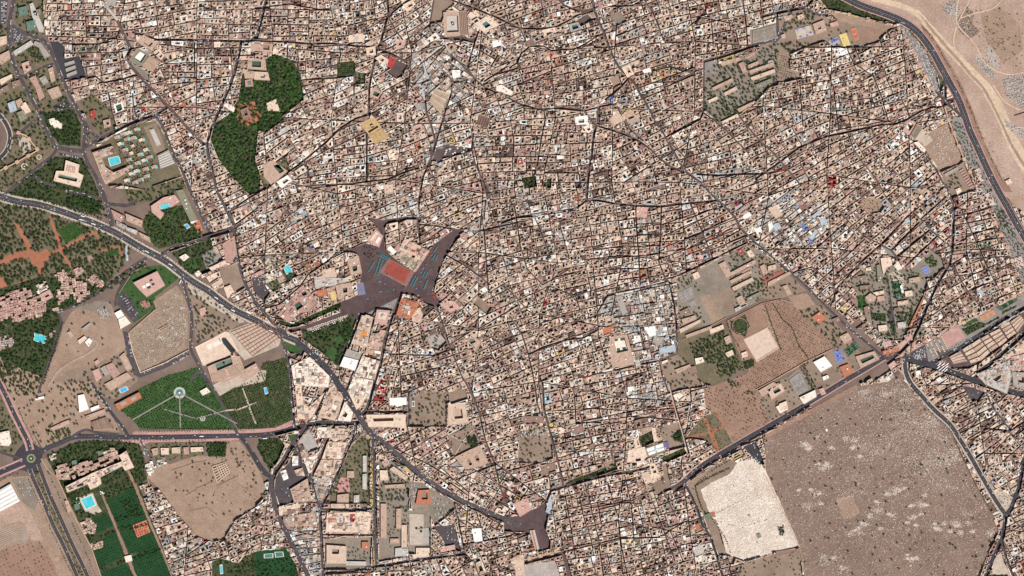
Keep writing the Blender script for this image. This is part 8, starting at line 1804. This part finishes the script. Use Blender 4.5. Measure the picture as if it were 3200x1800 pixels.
for st in STREETS:
 pts,w=st['pts'],st['w'];lab=st['label']
 if st['cars']:
  for(u,v,a)in resample(pts,2.0):
   if RC.random()<st['cars']*2.0*0.5:
    s=RC.choice((-1,1));d=RC.uniform(0.14,0.34)*w;CARS.append((u-math.sin(a)*d*s,v+math.cos(a)*d*s,a+(0 if s>0 else math.pi),st['z'],'yellow' if RC.random()<.08 else carcol(),'driving on',lab))
 if st['parked']:
  tx='taxis' in lab
  for s in(-1,1):
   for(u,v,a)in resample(pts,4.2 if tx else 5.6):
    if RC.random()<st['parked']*4.2:
     d=0.43*w-0.3;CARS.append((u-math.sin(a)*d*s,v+math.cos(a)*d*s,a+RC.choice((0,math.pi)),st['z'],'yellow' if tx and s>0 and RC.random()<.85 else carcol(),'parked on',lab))
def PARK(tile,s,rows,n,label,fill=0.8,turn=math.pi/2):
 q=px(tile,s)
 for i in range(rows):
  a,b=lerp(q[0],q[3],(i+.5)/rows),lerp(q[1],q[2],(i+.5)/rows);an=math.atan2(b[1]-a[1],b[0]-a[0])
  for k in range(n):
   if RC.random()<fill:
    p=lerp(a,b,(k+.5)/n);CARS.append((p[0],p[1],an+turn+RC.choice((0,math.pi))+RC.uniform(-.06,.06),ground_z(*p),carcol(),'parked in',label))
PARK('A0','5,0 10,175 40,175 58,0',3,24,'the car park beside the western avenue');PARK('A0','95,235 110,325 195,290 130,235',5,8,'the fork car park');PARK('A0','410,805 500,765 540,805 440,845',3,10,'the small car park by the wooded park');PARK('A0','450,1155 590,1182 588,1196 452,1168',1,18,'the council building parking')
PARK('A3','1010,215 1040,212 1120,310 1075,340',8,3,'the long rampart car park',.6);PARK('A3','1100,340 1140,330 1215,430 1160,470',10,3,'the long rampart car park',.75);PARK('A3','1165,470 1215,430 1270,540 1215,590',12,5,'the long rampart car park',.8);PARK('A3','1215,590 1270,550 1300,710 1270,700',14,4,'the long rampart car park',.7)
PARK('B0','905,780 950,765 1045,915 1000,965',9,4,'the car park of the pink-roofed building',.7,0);PARK('B0','720,890 800,870 840,930 760,960',5,9,'the earth parking yard',.6);PARK('B0','960,1080 985,1240 1000,1240 975,1080',1,24,'the strip by the old cemetery wall',.8);PARK('B0','1080,1375 1420,1215 1415,1200 1075,1360',1,40,'the strip under the old cemetery wall',.5);PARK('B0','1300,1290 1420,1225 1425,1235 1305,1300',1,16,'the strip under the old cemetery wall',.9)
PARK('B3','1080,1225 1180,1165 1200,1280 1110,1255',8,14,'the rampart gate car park',.55);PARK('C1','1160,750 1210,750 1225,830 1160,920',7,5,'the sandy parking ground',.8);PARK('C1','1330,830 1470,890 1440,990 1350,1050',5,14,'the sandy parking ground',.55);PARK('C1','1420,1080 1500,1070 1540,1230 1450,1200',5,8,'the asphalt yard behind the parking ground',.5);PARK('C1','150,780 260,770 270,850 180,880',3,12,'the bus yard',.4);PARK('C1','1312,1080 1330,1080 1330,1260 1312,1260',22,1,'the strip by the pale sports yard',.8,0)
PARK('C2','60,360 240,340 245,380 70,400',4,16,'the car and rubble lot',.8);PARK('C2','170,575 300,565 300,590 175,600',2,14,'the car and rubble lot',.8);PARK('C2','1440,1195 1485,1185 1510,1245 1465,1255',4,6,'the car park by the cemetery road',.8);PARK('C2','1780,470 1830,450 1880,590 1860,600',8,3,'the dark yard between cemeteries',.5);PARK('C3','1480,30 1620,65 1595,100 1545,120',3,10,'the eastern parking square',.4);PARK('B1','-20,650 20,650 90,760 50,800',7,3,'the yard by the winding street',.6);PARK('C0','110,730 215,710 270,880 190,870',6,5,'the gravel by the tent hall',.35);PARK('B2','550,990 615,970 635,1045 570,1055',4,6,'the little lane square',.6);PARK('B3','1380,1290 1400,1285 1420,1370 1400,1375',7,1,'the reddish bus yard',.8,0)
for k in range(46):
 p=px('B1','%f,%f'%(RC.uniform(850,1340),0))[0];t_=RC.random();q=lerp(*px('B1','850,900 1330,760'),t_)if k<26 else lerp(*px('B1','1345,740 1400,560'),t_)
 CARS.append((q[0]+RC.uniform(-5,5),q[1]+RC.uniform(-5,5),RC.uniform(0,3),ground_z(*q),RC.choice(['yellow','white','white','black','silver']),'standing on','the great square'))
RC.shuffle(CARS)
_cars=[c for c in CARS if 3<c[0]<3197 and 3<c[1]<1797]
CARMB={n:car_mb(c)for c,w,n in CARC};CARMB['yellow']=car_mb((0.62,0.42,0.06),True)
def short(l):return l if l.startswith('the ')else 'the '+l
REST_C=MB()
for i,(u,v,a,z,cn,how,lab)in enumerate(_cars):
 g=G(u,v)
 if i<300:
  o=obj('car',CARM[cn],None,(g[0],g[1],z),-a);lb=' '.join((cn+' car '+how+' '+short(lab)).split()[:16]);tag(o,lb,'car','cars '+how+' '+short(lab))
 else:
  m=CARMB[cn];n=len(REST_C.v);ca,sa=math.cos(-a),math.sin(-a)
  REST_C.v.extend((g[0]+ca*p[0]-sa*p[1],g[1]+sa*p[0]+ca*p[1],z+p[2])for p in m.v);REST_C.f.extend(tuple(n+k for k in f)for f in m.f);REST_C.c.extend(m.c)
if REST_C.f:tag(REST_C.build('parked_cars','paint'),'many small cars parked and driving all over the town','cars',kind='stuff')
for s,tl,lb in(('612,178 640,185','B0','white coach on the broad avenue above the park'),('598,205 628,212','B0','white coach beside the park edge of the avenue'),('688,236 722,243','B0','white coach on the avenue below the coach pair'),('1095,440 1125,458','B0','white bus at the avenue junction'),('1275,540 1300,555','B0','white bus on the avenue past the junction'),('1355,690 1370,660','B0','white coach at the old cemetery street'),('1620,790 1645,805','B0','white bus beside the round fountain plaza, first of three'),('1660,845 1685,860','B0','white bus beside the round fountain plaza, second of three'),('1745,885 1775,900','B0','white bus beside the round fountain plaza, third of three'),('100,1040 128,1055','B1','white bus at the mosque crossing'),('390,1145 412,1165','B1','white bus below the city garden, upper one'),('430,1178 455,1200','B1','white bus below the city garden, lower one'),('530,1270 555,1300','B1','white bus at the tip of the city garden'),('205,500 215,525','C1','white bus on the curving road by the bus sheds'),('185,545 195,520','C1','white bus queued on the curving road'),('165,585 175,560','C1','white bus second in the queue on the curving road'),('230,470 240,440','C1','white bus at the green traffic island'),('1010,555 1030,570','C1','white bus on the diagonal avenue'),('1085,610 1110,630','C1','white bus stopped on the diagonal avenue'),('1475,1020 1545,970','Z2','white bus behind the market halls'),('1000,1449 1090,1385','Z2','white coach at the foot of the market halls'),('1505,393 1540,393','C0','white bus on the road below the star garden'),('1020,1410 1050,1440','B3','white bus at the rampart junction'),('50,410 85,408','C1','white coach on the pink-paved corner'),('280,180 282,215','C1','white coach by the V-shaped block'),('120,680 128,650','C1','white bus leaving the bus yard')):
 a,b=px(tl,s);c=lerp(a,b,.5);g=G(*c);o=obj('bus',BUSM,None,(g[0],g[1],ZS[0]),-math.atan2(b[1]-a[1],b[0]-a[0]));tag(o,lb,'bus','buses')
for i in range(9):
 p=px('B3','%f,%f'%(1290+(i%3)*28+RC.uniform(-4,4),1300+(i//3)*22))[0];g=G(*p);o=obj('bus',BUSM,None,(g[0],g[1],ground_z(*p)),0.7);tag(o,'white bus parked in the reddish bus yard','bus','buses in the reddish yard')
# ======================== graves
def GRAVES(name,polys,n,ang,cols,label,sz=(1.0,0.42),clusters=()):
 r=random.Random(len(label));m=MB();w=[abs(area(p))for p in polys];sub=[(r.gauss(c[0],c[2]*1.1),r.gauss(c[1],c[2]*1.1),c[2]*r.uniform(.15,.6))for c in clusters for _ in range(6)]
 for k in range(n):
  p=r.choices(polys,w)[0];xs=[a[0]for a in p];ys=[a[1]for a in p]
  if clusters and r.random()<0.5:
   c=r.choice(sub);u,v=r.gauss(c[0],c[2]),r.gauss(c[1],c[2]*.6);br=r.random()<0.14
  else:u,v=r.uniform(min(xs),max(xs)),r.uniform(min(ys),max(ys));br=False
  if not inpoly(p,u,v)or mask_at(u,v)&6:continue
  g=G(u,v);f=r.uniform(0.6,1.35);c=vary(C[r.choice(cols)]if not br else C['white'],0.75,1.05,r)
  m.box(g[0],g[1],0.2,sz[0]*f,sz[1]*f*r.uniform(.8,1.4),r.uniform(1.3,1.6),ang+r.gauss(0,.12),c)
 o=m.build(name,'stone');tag(o,label,name,kind='stuff')
big=px('C3','-20,420 300,245 640,40 900,0 1000,-70 1050,-10 1110,110 1240,235 1350,330 1430,490 1540,730 1690,1010 1720,1110 1640,1300 1570,1490 290,1490 250,1240 -10,700')
bc=[(*px('C3',s)[0],k)for s,k in(('320,450',16),('660,470',20),('400,590',14),('970,810',12),('1080,1040',14),('1170,900',14),('690,1100',16),('860,1000',20),('1310,1090',14),('1480,1110',20),('1000,150',60),('1030,120',70),('1150,250',60),('1000,300',80),('1100,500',90),('1400,600',60),('850,420',80),('1050,420',90),('1300,520',70),('900,650',90),('1200,650',80),('1600,900',40),('500,1300',30),('330,850',20),('1090,1320',10),('1250,250',50))]
GRAVES('graves',[big],34000,math.radians(30),['tan','sand','lgrey','cream','brown','offw','offw','pink'],'countless small graves scattered over the vast brown cemetery',(0.95,0.48),bc)
old=px('B0','990,1070 1190,880 1330,720 1380,790 1418,920 1418,1170 1070,1345 1005,1200');oc=[(*px('B0',s)[0],22)for s in('1330,850','1350,1000','1280,900','1250,1150','1150,1120','1380,1080')]
GRAVES('graves',[old],3600,math.radians(55),['tan','sand','lgrey','offw','brown'],'weathered graves crowding the walled old cemetery',(0.95,0.42),oc)
sml=px('A3','1200,1030 1350,945 1460,1180 1310,1270 1280,1220');GRAVES('graves',[sml],420,math.radians(40),['white','offw','lgrey'],'white graves in the small cemetery by the boulevard',(1.1,0.55))
wht=px('C2','1440,810 1640,690 1860,580 2160,1220 1760,1320 1630,1280 1570,1060');GRAVES('graves',[wht],6000,math.radians(28),['white','white','offw','offw','cream'],'close-set whitewashed graves of the bright cemetery',(1.0,0.5))
rocks=[px('A3',s)for s in(K0,K1,K2,K4,K3)]
GRAVES('rocks',rocks,2600,0.4,['lgrey','grey','tan','brown','offw','dbrown'],'loose rocks and rubble on the dry waste ground',(0.9,0.7))
for s in('170,880 140,750 200,690 290,610 330,515 470,430 640,330 800,270','390,1449 550,1210 640,1070 700,980 770,850','770,1449 870,1170 930,1000 930,850 985,700 985,450 1030,180','930,1310 1050,1060 1140,880 1130,740 1170,600 1180,450 1100,230','1205,1240 1190,1060 1150,960 1140,890','1350,1180 1325,1100 1330,900 1290,730 1240,600 1190,480','860,1340 1080,1270 1200,1240 1350,1190 1640,1130','1090,1449 1180,1360 1300,1240','270,400 420,330 520,280 610,290','1250,360 1330,470 1430,650 1530,820 1600,960'):
 m=MB();strip(m,smooth(px('C3',s)),1.6,next_z());tag(m.build('footpath','dirt_road'),'thin worn footpath through the vast cemetery',kind='structure')
m=MB();zz=next_z(0.02)
for i in range(9):
 a=lerp(*px('Z8','1180,70 1830,800'),i/8);b=lerp(*px('B1','0,985 190,1085'),i/8);strip(m,[a,b],1.5,zz+i*.002)
for i in range(11):
 a=lerp(*px('Z8','1180,70 2350,-420'),i/10);b=lerp(*px('Z8','1830,800 2700,330'),i/10);strip(m,[a,b],1.5,zz+.03+i*.002)
tag(m.build('paving_band','red_path'),'pink bands dividing the pale prayer plaza',kind='structure')
m=MB();zz=next_z(0.02)
for i in range(9):
 strip(m,smooth([(x*tk('C0'),1200+y*tk('C0'))for x,y in((-30,1110+i*17),(60,1080+i*15),(140,1050+i*14),(190-i*2,1090+i*11),(230-i*6,1150+i*8))]),0.55,zz+i*.002)
tag(m.build('seating_arc','line_paint'),'pale concentric arcs on the arena ground',kind='structure')
m=MB();c=px('Z3','465,258')[0];strip(m,[(c[0]+24*math.cos(k*.3142),c[1]+24*math.sin(k*.3142))for k in range(21)],1.8,next_z(0.02));tag(m.build('ring_path',TAN),'ring path in the oval flower garden',kind='structure')
for s in('1000,270 1355,65','1355,65 1790,300','1355,65 1362,330','1240,190 1480,260 1700,200'):
 m=MB();strip(m,px('C0',s),4.2,next_z());tag(m.build('garden_path','grey_paving'),'straight path of the star garden',kind='structure')
for s in('1500,540 1560,430 1640,340','1470,390 1560,430 1690,440'):
 m=MB();strip(m,px('C1',s),3,next_z());tag(m.build('garden_path',PALE),'pale walk of the quartered palace garden',kind='structure')
for s in('1830,30 1860,110 1890,200 1932,300','1700,200 1800,190 1932,140'):
 m=MB();strip(m,px('C0',s),5,next_z());tag(m.build('garden_path',PALE),'pale walk of the row garden',kind='structure')
# ======================== people on the great square, too small to tell apart
def person_mb():
 """Standing figure 1.7 m: legs, torso, arms, neck, head as one closed skin of tapering rings."""
 m=MB();N=6
 def chain(pts):
  prev=None
  for(x,y,z,rx,ry)in pts:
   ring=[(x+rx*math.cos(i*6.2832/N),y+ry*math.sin(i*6.2832/N),z)for i in range(N)]
   if prev:
    for i in range(N):m.face([prev[i],prev[(i+1)%N],ring[(i+1)%N],ring[i]],(1,1,1))
   prev=ring
  m.face(prev,(1,1,1))
 for s in(-1,1):
  chain([(s*.1,.03,0,.05,.1),(s*.1,0,.45,.06,.07),(s*.09,0,.85,.09,.1)]);chain([(s*.27,.02,.75,.03,.04),(s*.26,0,1.1,.04,.05),(s*.2,0,1.42,.06,.06)])
 chain([(0,0,.8,.17,.12),(0,0,1.05,.15,.11),(0,0,1.38,.2,.12),(0,0,1.46,.07,.07),(0,.02,1.55,.09,.11),(0,.01,1.66,.09,.1),(0,0,1.72,.04,.05)])
 return m
PM=person_mb();CR=MB();RP=random.Random(3)
for k in range(420):
 u,v=px('B1','%f,%f'%(RP.uniform(700,1460),RP.uniform(420,930)))[0]
 if 'great' not in(next((l for p,z,l in reversed(AREAS)if inpoly(p,u,v)),'')):continue
 g=G(u,v);z=ground_z(u,v);a=RP.uniform(0,6.28);ca,sa=math.cos(a),math.sin(a);c=RP.choice([(.05,.05,.06),(.5,.45,.4),(.3,.08,.06),(.08,.12,.3),(.15,.12,.1),(.6,.6,.58)]);n=len(CR.v)
 CR.v.extend((g[0]+ca*p[0]-sa*p[1],g[1]+sa*p[0]+ca*p[1],z+p[2])for p in PM.v);CR.f.extend(tuple(n+i for i in f)for f in PM.f);CR.c.extend([c]*len(PM.f))
tag(CR.build('crowd','canvas'),'scattered crowd of tiny figures on the great square','people',kind='stuff')
